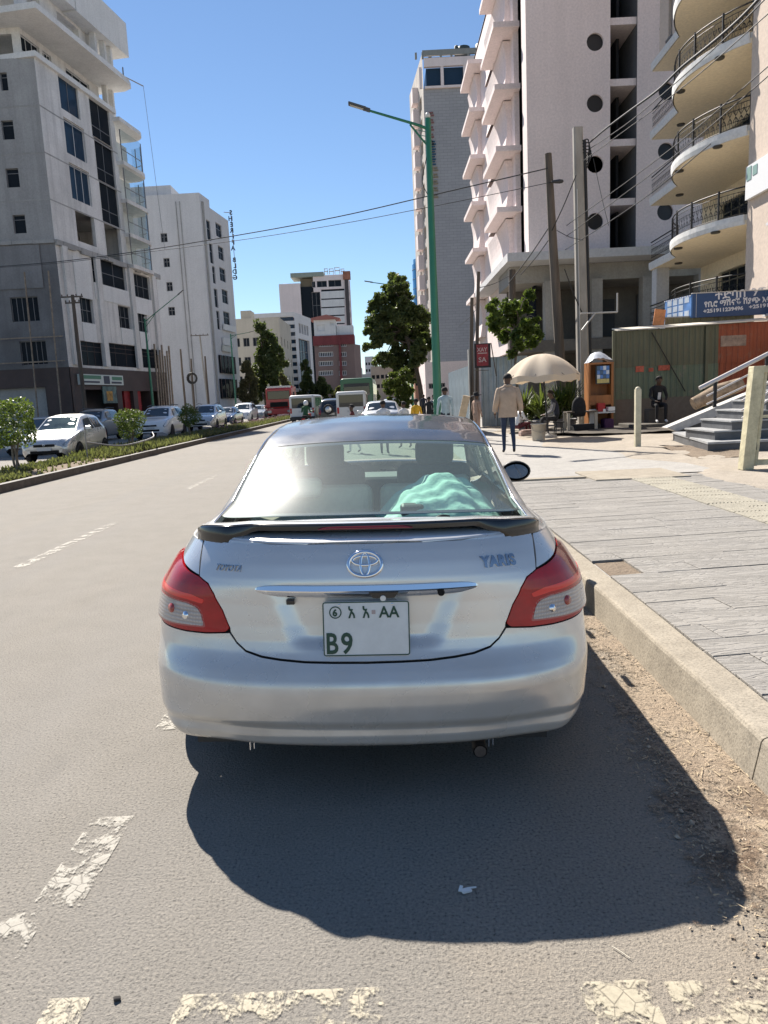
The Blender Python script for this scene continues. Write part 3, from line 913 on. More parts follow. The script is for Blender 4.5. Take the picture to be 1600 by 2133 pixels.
M_MINT = mat('mint cloth', (0.42, 0.66, 0.57), rough=0.9, var=.1, vscale=8, bump=.2, bscale=60)

def clear_lens():
 m = mat('clear lens', (0.50, 0.48, 0.45), rough=0.12, coat=1.0)
 nt = m.node_tree; p = nt.nodes['Principled BSDF']
 tc = nt.nodes.new('ShaderNodeTexCoord')
 w = nt.nodes.new('ShaderNodeTexWave'); w.bands_direction = 'X'; w.inputs['Scale'].default_value = 46; w.inputs['Distortion'].default_value = 0.3
 w2 = nt.nodes.new('ShaderNodeTexWave'); w2.bands_direction = 'Z'; w2.inputs['Scale'].default_value = 22; w2.inputs['Distortion'].default_value = 1.0
 nt.links.new(tc.outputs['Object'], w.inputs['Vector']); nt.links.new(tc.outputs['Object'], w2.inputs['Vector'])
 a = nt.nodes.new('ShaderNodeMath'); a.operation = 'MULTIPLY'
 nt.links.new(w.outputs['Fac'], a.inputs[0]); nt.links.new(w2.outputs['Fac'], a.inputs[1])
 r = nt.nodes.new('ShaderNodeValToRGB'); r.color_ramp.elements[0].color = (0.33, 0.285, 0.265, 1); r.color_ramp.elements[1].color = (0.66, 0.61, 0.58, 1)
 nt.links.new(a.outputs[0], r.inputs[0]); nt.links.new(r.outputs[0], p.inputs['Base Color'])
 b = nt.nodes.new('ShaderNodeBump'); b.inputs['Strength'].default_value = .6; b.inputs['Distance'].default_value = .004
 nt.links.new(a.outputs[0], b.inputs['Height']); nt.links.new(b.outputs[0], p.inputs['Normal'])
 return m
M_CLEAR = clear_lens()

def resample(poly, step, closed=True):
 out = []
 n = len(poly)
 for i in range(n if closed else n - 1):
  p, q = np.array(poly[i], float), np.array(poly[(i + 1) % n], float)
  k = max(1, int(math.ceil(np.linalg.norm(q - p) / step)))
  for j in range(k):
   out.append(tuple(p + (q - p) * j / k))
 if not closed:
  out.append(tuple(poly[-1]))
 return out

def round_poly(poly, r, seg=4):
 """Rounds every corner of a closed outline."""
 out = []
 n = len(poly)
 for i in range(n):
  p0, p1, p2 = (Vector(poly[(i + k) % n][:2]) for k in (-1, 0, 1))
  d0, d2 = p0 - p1, p2 - p1
  k = min(r, d0.length * .45, d2.length * .45)
  if k < 1e-4 or d0.angle(d2, pi) > 2.9:
   out.append(tuple(p1)); continue
  a, b = p1 + d0.normalized() * k, p1 + d2.normalized() * k
  for j in range(seg + 1):
   t = j / seg
   q = a.lerp(p1, t).lerp(p1.lerp(b, t), t)
   out.append(tuple(q))
 return out

def poly_area(p):
 return .5 * sum(p[i][0] * p[(i + 1) % len(p)][1] - p[(i + 1) % len(p)][0] * p[i][1] for i in range(len(p)))

def inset_poly(poly, d):
 n = len(poly)
 sgn = 1 if poly_area(poly) > 0 else -1
 out = []
 for i in range(n):
  p0, p1, p2 = (Vector(poly[(i + k) % n]) for k in (-1, 0, 1))
  a = (p1 - p0); b = (p2 - p1)
  if a.length < 1e-9 or b.length < 1e-9:
   out.append(tuple(p1)); continue
  na = Vector((-a.y, a.x)).normalized() * sgn; nb = Vector((-b.y, b.x)).normalized() * sgn
  m = na + nb
  if m.length < .3: m = na
  m = m / max(.45, m.length_squared / 2) if m.length > 0 else na
  out.append((p1.x + m.x * d, p1.y + m.y * d))
 return out

def inside(poly, pts):
 """Even-odd test for many points."""
 x, y = pts[:, 0], pts[:, 1]
 c = np.zeros(len(pts), bool)
 n = len(poly)
 for i in range(n):
  x0, y0 = poly[i]; x1, y1 = poly[(i + 1) % n]
  if y0 == y1: continue
  t = ((y0 > y) != (y1 > y)) & (x < (x1 - x0) * (y - y0) / (y1 - y0) + x0)
  c ^= t
 return c

def dist_to(poly, pts):
 d = np.full(len(pts), 1e9)
 n = len(poly)
 for i in range(n):
  a = np.array(poly[i]); b = np.array(poly[(i + 1) % n]); ab = b - a
  L = max(1e-12, ab @ ab)
  t = np.clip(((pts - a) @ ab) / L, 0, 1)
  d = np.minimum(d, np.linalg.norm(pts - (a + t[:, None] * ab), axis=1))
 return d

def panel(name, sheet, poly, m, parent, gap=.0022, step=.014, fine=.012, off=0.0, rim=.014, bulge=None, holes=(), mats=None):
 """A body panel: an outline in the sheet's own coordinates, meshed inside, laid on the sheet and given a turned-in rim."""
 if poly_area(poly) < 0: poly = poly[::-1]
 loops = [resample(inset_poly(poly, gap) if gap else poly, fine)] + [resample(h, fine) for h in holes]
 allp = [Vector(p) for l in loops for p in l]
 edges = []
 b = 0
 for l in loops:
  edges += [(b + i, b + (i + 1) % len(l)) for i in range(len(l))]
  b += len(l)
 P = np.array(loops[0])
 gx = np.arange(P[:, 0].min() + step / 2, P[:, 0].max(), step); gy = np.arange(P[:, 1].min() + step / 2, P[:, 1].max(), step)
 G = np.array([(x + (step / 2 if j % 2 else 0), y) for j, y in enumerate(gy) for x in gx])
 if len(G):
  ok = inside(loops[0], G) & (dist_to(loops[0], G) > step * .55)
  for h in loops[1:]:
   ok &= ~inside(h, G) & (dist_to(h, G) > step * .55)
  G = G[ok]
 allp += [Vector(p) for p in G]
 vs, es, fs, *_ = delaunay_2d_cdt(allp, edges, [], 1, 1e-6)
 D = np.array([(v.x, v.y) for v in vs])
 if holes:
  C = np.array([D[list(f)].mean(axis=0) for f in fs])
  cut = np.logical_or.reduce([inside(l, C) for l in loops[1:]])
  fs = [f for f, k in zip(fs, cut) if not k]
 pos, nor = sheet(D[:, 0], D[:, 1])
 o = off
 if bulge:
  db = np.minimum.reduce([dist_to(l, D) for l in loops])
  o = off + bulge[0] * (1 - np.clip(1 - db / bulge[1], 0, 1) ** 2)
  o = o[:, None]
 pos = pos + nor * o
 verts = [tuple(p) for p in pos]; normals = [tuple(n) for n in nor]
 faces = []
 for f in fs:
  a, c, e = (D[i] for i in f[:3])
  ar = (c[0] - a[0]) * (e[1] - a[1]) - (c[1] - a[1]) * (e[0] - a[0])
  faces.append(list(f) if ar > 0 else list(f)[::-1])
 # boundary rim
 cnt = {}
 for f in faces:
  for i in range(len(f)):
   cnt[(f[i], f[(i + 1) % len(f)])] = 1
 if rim:
  m1, m2 = {}, {}
  for (i, j) in [k for k in cnt if (k[1], k[0]) not in cnt]:
   for k in (i, j):
    if k not in m1:
     m1[k] = len(verts); verts.append(verts[k]); normals.append(None)
     m2[k] = len(verts); verts.append(tuple(np.array(verts[k]) - nor[k] * rim)); normals.append(None)
   e = np.array(verts[j]) - np.array(verts[i])
   nn = np.cross(e, nor[i]); nn = nn / max(1e-9, np.linalg.norm(nn))
   for k in (m1[i], m1[j], m2[i], m2[j]):
    normals[k] = tuple(nn) if normals[k] is None else tuple(np.array(normals[k]) + nn)
   faces.append([m1[j], m1[i], m2[i], m2[j]])
 me = bpy.data.meshes.new(name)
 me.from_pydata(verts, [], faces)
 for mm in (mats or [m]): me.materials.append(mm)
 me.polygons.foreach_set('use_smooth', [True] * len(faces))
 me.update()
 N = []
 for n in normals:
  v = Vector(n) if n is not None else Vector((0, 0, 1))
  N.append(v.normalized() if v.length > 1e-6 else Vector((0, 0, 1)))
 me.normals_split_custom_set_from_vertices(N)
 return link_mesh(name, me, parent)

def mirror(p):
 return [(-a, b) for a, b in p][::-1]

def on_sheet(me, sheet, a0, z0, off, sx=1.0):
 """Bends a flat mesh (x along, y up, z out) onto a sheet."""
 co = np.array([v.co[:] for v in me.vertices])
 p, n = sheet(a0 + co[:, 0] * sx, z0 + co[:, 1])
 q = p + n * (off + co[:, 2:3])
 for v, c in zip(me.vertices, q): v.co = c
 me.update()
 return me

A_OF = lambda y: float(np.interp(y, PLAN[:, 1], PLAN_A))

def tyre_prof(r, w):
 return [(r * .64, -w * .42), (r * .74, -w * .5), (r * .92, -w * .5), (r * .985, -w * .42), (r, -w * .30), (r, w * .30), (r * .985, w * .42), (r * .92, w * .5), (r * .74, w * .5), (r * .64, w * .42)]

def make_wheel(parent, x, y, r, w, side, rim_m=None, n=28):
 t = MB().lathe(tyre_prof(r, w), n, (x, y, r), axis='x').build('wheel', [M_RUBBER], parent)
 mb = MB().lathe([(r * .66, -w * .40 * side), (r * .66, w * .34 * side), (r * .60, w * .42 * side), (r * .54, w * .30 * side), (r * .20, w * .36 * side), (0.0, w * .38 * side)], n, (x, y, r), axis='x')
 for k in range(7):
  a = 2 * pi * k / 7
  mb.rbox((x + side * w * .38, y + r * .38 * cos(a), r + r * .38 * sin(a)), (w * .10, r * .40, r * .09), (a, 0, 0))
 mb.build('rim', [rim_m or M_RIM], t)
 return t

LAMP = [(.520, .687), (.557, .754), (.605, .813), (.652, .852), (.712, .874), (.78, .886), (.86, .902), (.95, .924), (1.05, .940), (1.13, .930), (1.19, .88), (1.22, .80), (1.20, .72), (1.13, .672), (1.0, .664), (.88, .662), (.72, .660), (.62, .663), (.535, .671)]
LID_HALF = [(0, .5675), (.12, .5685), (.23, .571), (.32, .578), (.39, .587), (.453, .605), (.49, .634), (.518, .672), (.520, .687), (.557, .754), (.605, .813), (.652, .852), (.712, .874), (.75, .930), (.790, .985), (.800, 1.006)]

def build_saloon():
 car = thing('parked_saloon', 'silver saloon car seen from behind, parked at the kerb with a black rear wing', 'car', (-.125, 2.55, 0))
 car.rotation_euler = (0, R_(1.1), R_(-1.3))
 lamp = round_poly(LAMP, .012, 3)
 lid = [(-a, z) for a, z in LID_HALF[:0:-1]] + LID_HALF
 lid_p = panel('boot_lid', S_SH, lid, M_SILVER, car, gap=.0028)
 panel('boot_deck', U_SH, [(-.505, .156), (.505, .156), (.505, .50), (-.505, .50)], M_SILVER, car, gap=0, rim=.01)
 aB = A_OF(.62)
 bump = [(a, z) for a, z in [(0, .208), (.3, .208), (.55, .204), (.75, .188), (.9, .180), (1.0, .180), (1.12, .19), (aB, .22), (aB, .655), (1.13, .668), (1.0, .660), (.88, .658), (.72, .656), (.62, .659), (.535, .667), (.520, .668), (.49, .630), (.453, .601), (.39, .583), (.32, .574), (.23, .567), (.12, .5645), (0, .5635)]]
 bp = bump[1:-1]
 panel('rear_bumper', S_SH, bump + [(-a, z) for a, z in bp[::-1]], M_SILVER, car, gap=.0015, step=.016)
 aW, rW = A_OF(.99), .365
 arch = [(aW + rW * cos(t), .30 + rW * sin(t)) for t in np.linspace(-.12, pi + .12, 26)]
 aD = A_OF(1.62)
 for s in (1, -1):
  f = (lambda p: p) if s == 1 else mirror
  top = [(A_OF(y), float(zb_of(y))) for y in np.linspace(.30, 1.62, 14)]
  q = [(.806, 1.0)] + top + [(aD, .25)] + [(arch[0][0] + .03, .25)] + arch + [(aB + .004, .30), (aB + .004, .662), (1.135, .676)] + [(1.205, .72), (1.225, .80), (1.195, .884), (1.133, .936), (1.05, .946), (.95, .930), (.86, .908), (.78, .892), (.717, .880), (.755, .930), (.794, .985)]
  panel('quarter_panel', S_SH, f(q), M_SILVER, car, gap=.0015, step=.02)
  for nm, y0, y1 in (('rear_door', 1.625, 2.38), ('front_door', 2.385, 3.28)):
   dpoly = [(A_OF(y0), .25), (A_OF(y1), .25)] + [(A_OF(y), float(zb_of(y))) for y in np.linspace(y1, y0, 8)]
   d = panel(nm, S_SH, f(dpoly), M_SILVER, car, gap=.003, step=.05, fine=.04)
   yh = y0 + .10
   MB().rbox((s * .958, yh + .05, .79), (.03, .17, .03)).build('handle', [M_SILVER], d, bevel=.01)
  aF, a1 = A_OF(3.64), A_OF(4.05)
  archf = [(aF + rW * cos(t), .30 + rW * sin(t)) for t in np.linspace(-.12, pi + .12, 26)]
  q = [(A_OF(y), float(zb_of(y))) for y in np.linspace(3.285, 4.05, 9)] + [(a1, .25), (archf[0][0] + .02, .25)] + archf + [(archf[-1][0] - .02, .25), (A_OF(3.285), .25)]
  panel('front_wing', S_SH, f(q), M_SILVER, car, gap=.002, step=.04, fine=.03)
  q = [(a1, .25)] + [(a1, float(zb_of(4.05)))] + [(A_OF(y), float(zb_of(y))) for y in np.linspace(4.08, 4.30, 7)] + [(A_MAX, .72), (A_MAX, .25)]
  panel('front_bumper', S_SH, f(q), M_SILVER, car, gap=.0, step=.04, fine=.03)
  # lamps
  lo = panel('tail_lamp', S_SH, f(lamp), M_RED, car, gap=.001, step=.012, fine=.008, off=.002, bulge=(.012, .03))
  cl = round_poly([(.622, .690), (.643, .738), (.664, .758), (.72, .770), (.90, .776), (1.13, .778), (1.17, .74), (1.12, .688), (.95, .684), (.78, .684)], .012, 3)
  panel('clear_lens', S_SH, f(cl), M_CLEAR, lo, gap=0, step=.012, fine=.008, off=.0155, rim=.006)
  bd = round_poly([(.640, .775), (.72, .786), (.90, .792), (1.16, .794), (1.17, .815), (.90, .814), (.70, .806), (.634, .792)], .006, 2)
  panel('red_band', S_SH, f(bd), M_RED2, lo, gap=0, step=.012, fine=.01, off=.0150, rim=.004)
  fr = round_poly([(.614, .684), (.637, .742), (.660, .764), (.72, .776), (.90, .782), (1.14, .784), (1.18, .74), (1.13, .681), (.95, .678), (.78, .678)], .012, 3)
  panel('lens_border', S_SH, f(fr), mat('pink lens edge', (.42, .09, .085), rough=.3, coat=.4), lo, gap=0, step=.014, fine=.008, off=.0140, rim=.004)
  for k, (a, z, r) in enumerate(((.715, .722, .016), (.80, .738, .020))):
   p, n = S_SH(np.array([s * a]), np.array([z])); p = p[0] + n[0] * .016
   MB().lathe([(r, -.001), (r * .9, .004), (.0, .006)], 14, (0, 0, 0), axis='z').build('bulb', [mat('amber bulb', (.35, .05, .04), rough=.25, coat=.6) if k else M_CHROME], lo).matrix_local = Matrix.Translation(p) @ Vector(n[0]).to_track_quat('Z', 'Y').to_matrix().to_4x4()
  # upper side skin with window openings
  w1 = [(.60, 1.68), (.60, 2.36), (.90, 2.36), (.90, 1.66)]
  w2 = [(.60, 2.44), (.585, 2.97), (.90, 3.48), (.90, 2.44)]
  w3 = [(.64, 1.36), (.615, 1.61), (.89, 1.59), (.89, 1.45)]
  side = [(.474, .30), (1, .30), (1, 3.72), (.474, 3.72)]
  ws = [round_poly(w, .04, 3) for w in (w1, w2, w3)]
  panel('pillar_skin', U_SH, f(side), M_SILVER, car, gap=0, step=.03, fine=.022, holes=[f(w) for w in ws], rim=.02)
  for w in ws:
   panel('side_window', U_SH, f(w), M_GLASSD, car, gap=0, step=.06, fine=.04, off=-.006, rim=0)
  # drip moulding along the roof edge
  ys = np.linspace(.56, 3.0, 40)
  p, n = U_SH(np.full(40, s * .482), ys)
  MB().tube([a + b * .002 for a, b in zip(p, n)], .0055, 6).build('roof_moulding', [M_CHROME if s else M_DARKPL], car)
  make_wheel(car, s * .875, .97, .315, .20, s)
  make_wheel(car, s * .815, 3.64, .305, .20, s)
  # door mirror
  fx = 1.035 if s > 0 else .95
  mm = MB()
  mm.grid([[(s * (fx + .115 * r * cos(t)), yy, .955 + .08 * r * sin(t)) for t in np.linspace(0, 2 * pi, 20, endpoint=False)] for yy, r in ((3.09, .90), (3.095, 1.0), (3.14, 1.0), (3.20, .86), (3.245, .5), (3.26, .0))], closed=True)
  mm.rbox((s * .92, 3.17, .93), (.10, .07, .05), (0, s * .5, 0))
  mr = mm.build('door_mirror', [M_DARKPL], car)
  MB().add([(s * (fx + .088 * cos(t)), 3.086 - .02 * cos(t), .955 + .056 * sin(t)) for t in np.linspace(0, 2 * pi, 20, endpoint=False)], [tuple(range(20))]).build('mirror_glass', [mat('mirror', (.16, .17, .19), rough=.03, metal=1.0)], mr)
 # glass and roof
 g0 = [(u, .548 + .10 * (abs(u) / .468) ** 2) for u in np.linspace(-.468, .468, 15)] + [(.468, 1.232), (-.468, 1.232)]
 gl = round_poly(g0, .03, 4)
 cl = round_poly([(u, .580 + .10 * (abs(u) / .468) ** 2) for u in np.linspace(-.432, .432, 13)] + [(.415, 1.205), (-.415, 1.205)], .04, 5)
 rg = panel('rear_window', U_SH, gl, M_GLASS, car, gap=.002, step=.03, fine=.02, off=.001, rim=0)
 panel('window_border', U_SH, gl, M_BLACK, rg, gap=.003, step=.03, fine=.015, off=-.003, rim=0, holes=[cl])
 panel('roof', U_SH, [(-.471, 1.238), (.471, 1.238), (.471, 2.95), (-.471, 2.95)], M_ROOF, car, gap=.001, step=.03, fine=.025, rim=.012)
 panel('windscreen', U_SH, [(-.468, 2.96), (.468, 2.96), (.468, 3.70), (-.468, 3.70)], M_GLASS, car, gap=.002, step=.05, fine=.04, rim=0)
 panel('bonnet', U_SH, [(-.93, 3.73), (.93, 3.73), (.93, 4.28), (-.93, 4.28)], M_SILVER, car, gap=.002, step=.04, fine=.03)
 # shut-line backing just under the skin of the tail
 aa = np.linspace(-aB, aB, 70); zz = np.linspace(.24, .985, 30)
 A, Z = np.meshgrid(aa, zz); p, n = S_SH(A, Z)
 back = p - n * .013
 keep = MB().grid([[tuple(q) for q in r] for r in back]); keep.build('inner_shell', [M_VOID], car)
 # deck shoulders left of the lid: closing strip on the upper sheet
 for s in (1, -1):
  f = (lambda p: p) if s == 1 else mirror
  panel('shoulder', U_SH, f([(.508, .150), (1, .150), (1, .50), (.508, .50)]), M_SILVER, car, gap=0, step=.03, fine=.02, off=-.001, rim=.006)
 # underside
 ub = MB().box(-.70, .70, .16, 4.1, .20, .26)
 ub.box(-.52, .52, .5, 1.6, .16, .24)
 ub.tube([(-.62, .99, .30), (.62, .99, .30)], .045, 10)
 for s in (1, -1):
  ub.box(s * .70 - .03, s * .70 + .03, .62, 1.36, .26, .62)
  ub.box(s * .70 - .03, s * .70 + .03, 3.26, 4.0, .26, .62)
  ub.tube([(s * .60, .80, .22), (s * .60, .80, .52)], .04, 8)
 ub.build('underbody', [M_DARKPL], car)
 MB().tube([(.43, 1.0, .20), (.43, .30, .178), (.432, .125, .160)], .029, 14, cap=False).tube([(.432, .128, .160), (.432, .124, .160)], .024, 12).build('exhaust_pipe', [mat('rusty steel', (.12, .10, .09), rough=.5, metal=.7, var=.3, vscale=20)], car)
 for x in (-.475, .475):
  MB().tube([(x - .008, .14, .235), (x - .008, .14, .175)], .0045, 8).tube([(x + .008, .14, .235), (x + .008, .14, .18)], .0045, 8).build('tow_hook', [M_CHROME], car)
 # rear wing
 xs = np.linspace(-.70, .70, 57)
 wing, top = [], []
 yr = lambda x: float(np.interp(abs(x), *_plan_at(1.0)))
 for x in xs:
  ax = abs(x)
  e = sqrt(max(0.0, 1 - (ax / .703) ** 10))
  y0 = yr(min(ax, .715)) + .002 + .055 * (1 - sstep(ax, .43, .57))
  zt = 1.035 + .034 * e
  lo = 1.049 - .054 * sstep(ax, .42, .56) - .004 * e
  lo = min(lo, zt - .012)
  fw = .16 - .05 * sstep(ax, .5, .7)
  wing.append([(x, y0 + fw, 1.030), (x, y0 + fw * .8, zt - .006), (x, y0 + .035, zt + .003), (x, y0 + .012, zt + .001), (x, y0 + .002, zt - .006), (x, y0 + .010, (zt + lo) / 2), (x, y0 - .004, lo + .004), (x, y0 + .004, lo), (x, y0 + .03, lo + .002)])
  top.append([(x, y0 + fw, 1.0325), (x, y0 + fw * .8, zt - .0035), (x, y0 + .035, zt + .0055), (x, y0 + .014, zt + .0035)])
 mb = MB().grid(wing, closed=True)
 mb.add(wing[0], [tuple(range(9))]); mb.add(wing[-1], [tuple(range(9))[::-1]])
 rw = mb.build('rear_wing', [M_BLACK], car, weld=True)
 MB().grid(top[1:-1]).build('wing_top', [M_SILVER], rw)
 bl = []
 for x in np.linspace(-.185, .185, 21):
  y0 = yr(x) + .057; e = 1 - (abs(x) / .19) ** 8
  bl.append([(x, y0 + .001, 1.050), (x, y0 - .006, 1.0505 + .001 * e), (x, y0 - .004, 1.0505 + .010 * e), (x, y0 + .006, 1.052 + .011 * e)])
 MB().grid(bl).build('brake_light', [mat('brake lens', (.20, .006, .008), rough=.2, coat=.8)], rw)
 # chrome bar above the plate
 rows = []
 for a in np.linspace(-.450, .450, 61):
  e = sqrt(max(0, 1 - (abs(a) / .4501) ** 8))
  zc = .831 + .006 * (abs(a) / .45) ** 3
  row = []
  for dz, o in ((.026, .000), (.025, .013), (.006, .019), (.000, .017), (-.020, .004), (-.024, -.002)):
   p, n = S_SH(np.array([a]), np.array([.862]))
   row.append((p[0, 0] + n[0, 0] * o * e, p[0, 1] + n[0, 1] * o * e, zc + dz * max(.12, e)))
  rows.append(row)
 cb = MB().grid(rows); cb.sm = [False] * len(cb.sm)
 cbo = cb.build('chrome_bar', [M_CHROME], lid_p)
 mp = cbo.data
 def pt(a, z, o):
  p, n = S_SH(np.array([a]), np.array([.862])); return (p[0, 0], p[0, 1] - o, z)
 hp = [(-.0 + .018, .828), (.03, .811), (.095, .809), (.110, .828)]
 h = MB(); y0 = pt(.06, .82, .0)[1]
 h.prism([(.012, .830), (.028, .808), (.108, .808), (.124, .830)], y0 - .0185, y0 + .02, axis='y').build('release_handle', [M_BLACK], lid_p)
 MB().lathe([(.011, -.004), (.011, .002), (.006, .004), (0, .004)], 16, (.066, y0 - .020, .808), axis='y').build('reverse_camera', [mat('white plastic', (.75, .74, .70), rough=.4)], lid_p)
 MB().lathe([(.0135, -.001), (.0135, .006)], 18, (.285, pt(.285, .82, 0)[1] - .020, .823), axis='y').build('lock_hole', [M_VOID], lid_p)
 MB().box(-.305, -.272, pt(-.29, .8, 0)[1] - .008, pt(-.29, .8, 0)[1] + .03, .782, .803).build('plate_light', [M_BLACK], lid_p, bevel=.004)
 # number plate
 pl = bpy.data.objects.new('number_plate', None); COL.objects.link(pl); pl.parent = car
 py = .062
 pl.location = (0, py, .695); pl.rotation_euler = (R_(-6), 0, 0)
 W, H = .164, .1035
 M_PLW = mat('plate white', (.66, .68, .68), rough=.35, var=.06, vscale=12)
 M_PLG = mat('plate green', (.010, .055, .035), rough=.45)
 rr = round_poly([(-W, -H), (W, -H), (W, H), (-W, H)], .012, 5)
 MB().prism(rr, -.0, .005, axis='y').build('plate_sheet', [M_PLW], pl)
 inn = inset_poly(rr if poly_area(rr) > 0 else rr[::-1], .0005); inn2 = inset_poly(inn, .0042)
 n = len(inn)
 MB().add([(a, -.0016, b) for a, b in inn] + [(a, -.0016, b) for a, b in inn2], [(i, (i + 1) % n, n + (i + 1) % n, n + i) for i in range(n)]).build('plate_border', [M_PLG], pl)
 T = lambda nm, body, size, x, z, **k: text(nm, body, size, M_PLG, (x, -.0008, z), (1, 0, 0), (0, 0, 1), pl, .0012, **k)
 T('letters', '\u12A0', .060, -.068, .042, bold=.0012, width=.026); T('letters', '\u12A0', .060, -.014, .042, bold=.0012, width=.026)
 T('letters', 'AA', .060, .050, .042, bold=.0012, width=.078)
 T('letters', 'B', .112, -.156, -.093, bold=.0022, width=.044); T('letters', '9', .112, -.098, -.093, bold=.0022, width=.044)
 ci = [(-.115 + .0235 * cos(t), .0635 + .0235 * sin(t)) for t in np.linspace(0, 2 * pi, 28, endpoint=False)]
 ci2 = [(-.115 + .0192 * cos(t), .0635 + .0192 * sin(t)) for t in np.linspace(0, 2 * pi, 28, endpoint=False)]
 MB().add([(a, -.0016, b) for a, b in ci] + [(a, -.0016, b) for a, b in ci2], [(i, (i + 1) % 28, 28 + (i + 1) % 28, 28 + i) for i in range(28)]).build('plate_badge', [M_PLG], pl)
 T('letters', '6', .036, -.126, .050, bold=.0015)
 MB().box(.022, .036, -.0016, 0, .055, .070).build('plate_sticker', [mat('faded sticker', (.45, .36, .34), rough=.7)], pl)
 for x in (-.10, .10):
  MB().lathe([(.004, -.003), (.003, -.004), (0, -.0045)], 10, (x, 0, .092), axis='y').build('screw', [M_CHROME], pl)
 # badges
 for body, size, a0, z0, w, sh, b in (('TOYOTA', .033, -.645, .904, .124, 0.0, .0003), ('YARIS', .052, .480, .904, .155, .25, .003)):
  me = text_mesh(body, size, .002, bold=b, shear=sh, spacing=1.12)
  xs_ = [v.co.x for v in me.vertices]; k = w / (max(xs_) - min(xs_))
  if body == 'YARIS':
   bm = bmesh.new(); bm.from_mesh(me); bmesh.ops.subdivide_edges(bm, edges=[e for e in bm.edges if e.calc_length() > .02], cuts=1); bm.to_mesh(me); bm.free()
  on_sheet(me, S_SH, a0, z0, .003, k)
  me.materials.clear(); me.materials.append(mat('badge chrome', (.46, .47, .49), rough=.16, metal=1.0))
  link_mesh('badge', me, lid_p)
 em = bpy.data.objects.new('emblem', None); COL.objects.link(em); em.parent = car
 def ell(cx, cz, rx, rz, r, t0=0, t1=2 * pi, n=44, sq=1.0):
  ts = np.linspace(t0, t1, n)
  a = cx + rx * np.cos(ts); z = cz + rz * np.sin(ts)
  p, nn = S_SH(a, z)
  return [tuple(q + w_ * .004) for q, w_ in zip(p, nn)], r
 for nm, args in (('outer_oval', (0, .931, .069, .0435, .0085)), ('cross_oval', (0, .944, .052, .0165, .0066)), ('upright_oval', (0, .931, .0185, .040, .0066))):
  pts, r = ell(*args)
  MB().tube(pts, r, 8, cap=False).build(nm, [M_CHROME], em)
 # cabin
 cb = MB()
 cb.box(-.66, .66, .60, 1.30, .90, .935)                             # parcel shelf
 cb.build('parcel_shelf', [M_CREAM], car)
 se = MB()
 for x in (-.33, .33):
  se.rbox((x, 1.42, .80), (.62, .16, .56), (-.28, 0, 0))
 se.build('rear_seat', [M_CREAM], car, bevel=.05, bseg=3)
 for x in (-.36, .36):
  s_ = MB().rbox((x, 2.32, .80), (.50, .15, .62), (-.22, 0, 0)).build('front_seat', [M_GREYSEAT], car, bevel=.06, bseg=3)
  MB().rbox((x, 2.20, 1.195), (.25, .10, .17), (-.1, 0, 0)).build('head_restraint', [M_GREYSEAT], s_, bevel=.045, bseg=3)
 for x in (-.40, .40):
  MB().rbox((x, 1.33, 1.08), (.22, .09, .11), (-.1, 0, 0)).build('head_restraint', [M_CREAM], car, bevel=.035, bseg=3)
 MB().box(-.68, .68, 3.20, 3.62, .62, .93).build('dashboard', [mat('dash plastic', (.10, .10, .095), rough=.6)], car, bevel=.05, bseg=3)
 MB().tube([(-.36 + .18 * cos(t), 3.02 + .07 * sin(t), .90 + .165 * sin(t)) for t in np.linspace(0, 2 * pi, 25)], .014, 8, cap=False).tube([(-.36 - .17, 3.02, .90), (-.36 + .17, 3.02, .90)], .014, 6).build('steering_wheel', [M_DARKPL], car)
 MB().box(-.74, .74, 1.2, 3.6, .26, .32).build('cabin_floor', [M_DARKPL], car)
 MB().rbox((0, 2.85, 1.30), (.22, .02, .06)).build('cabin_mirror', [M_DARKPL], car)
 MB().rbox((-.02, .74, .945), (.24, .10, .045)).build('shelf_lamp', [mat('shelf lamp', (.06, .05, .045), rough=.5)], car, bevel=.012)
 return car

def _plan_at(z):
 a = np.linspace(0, A_OF(.75), 300)
 p = S_pt(a, np.full(300, z))
 return p[:, 0], p[:, 1]

saloon = build_saloon()

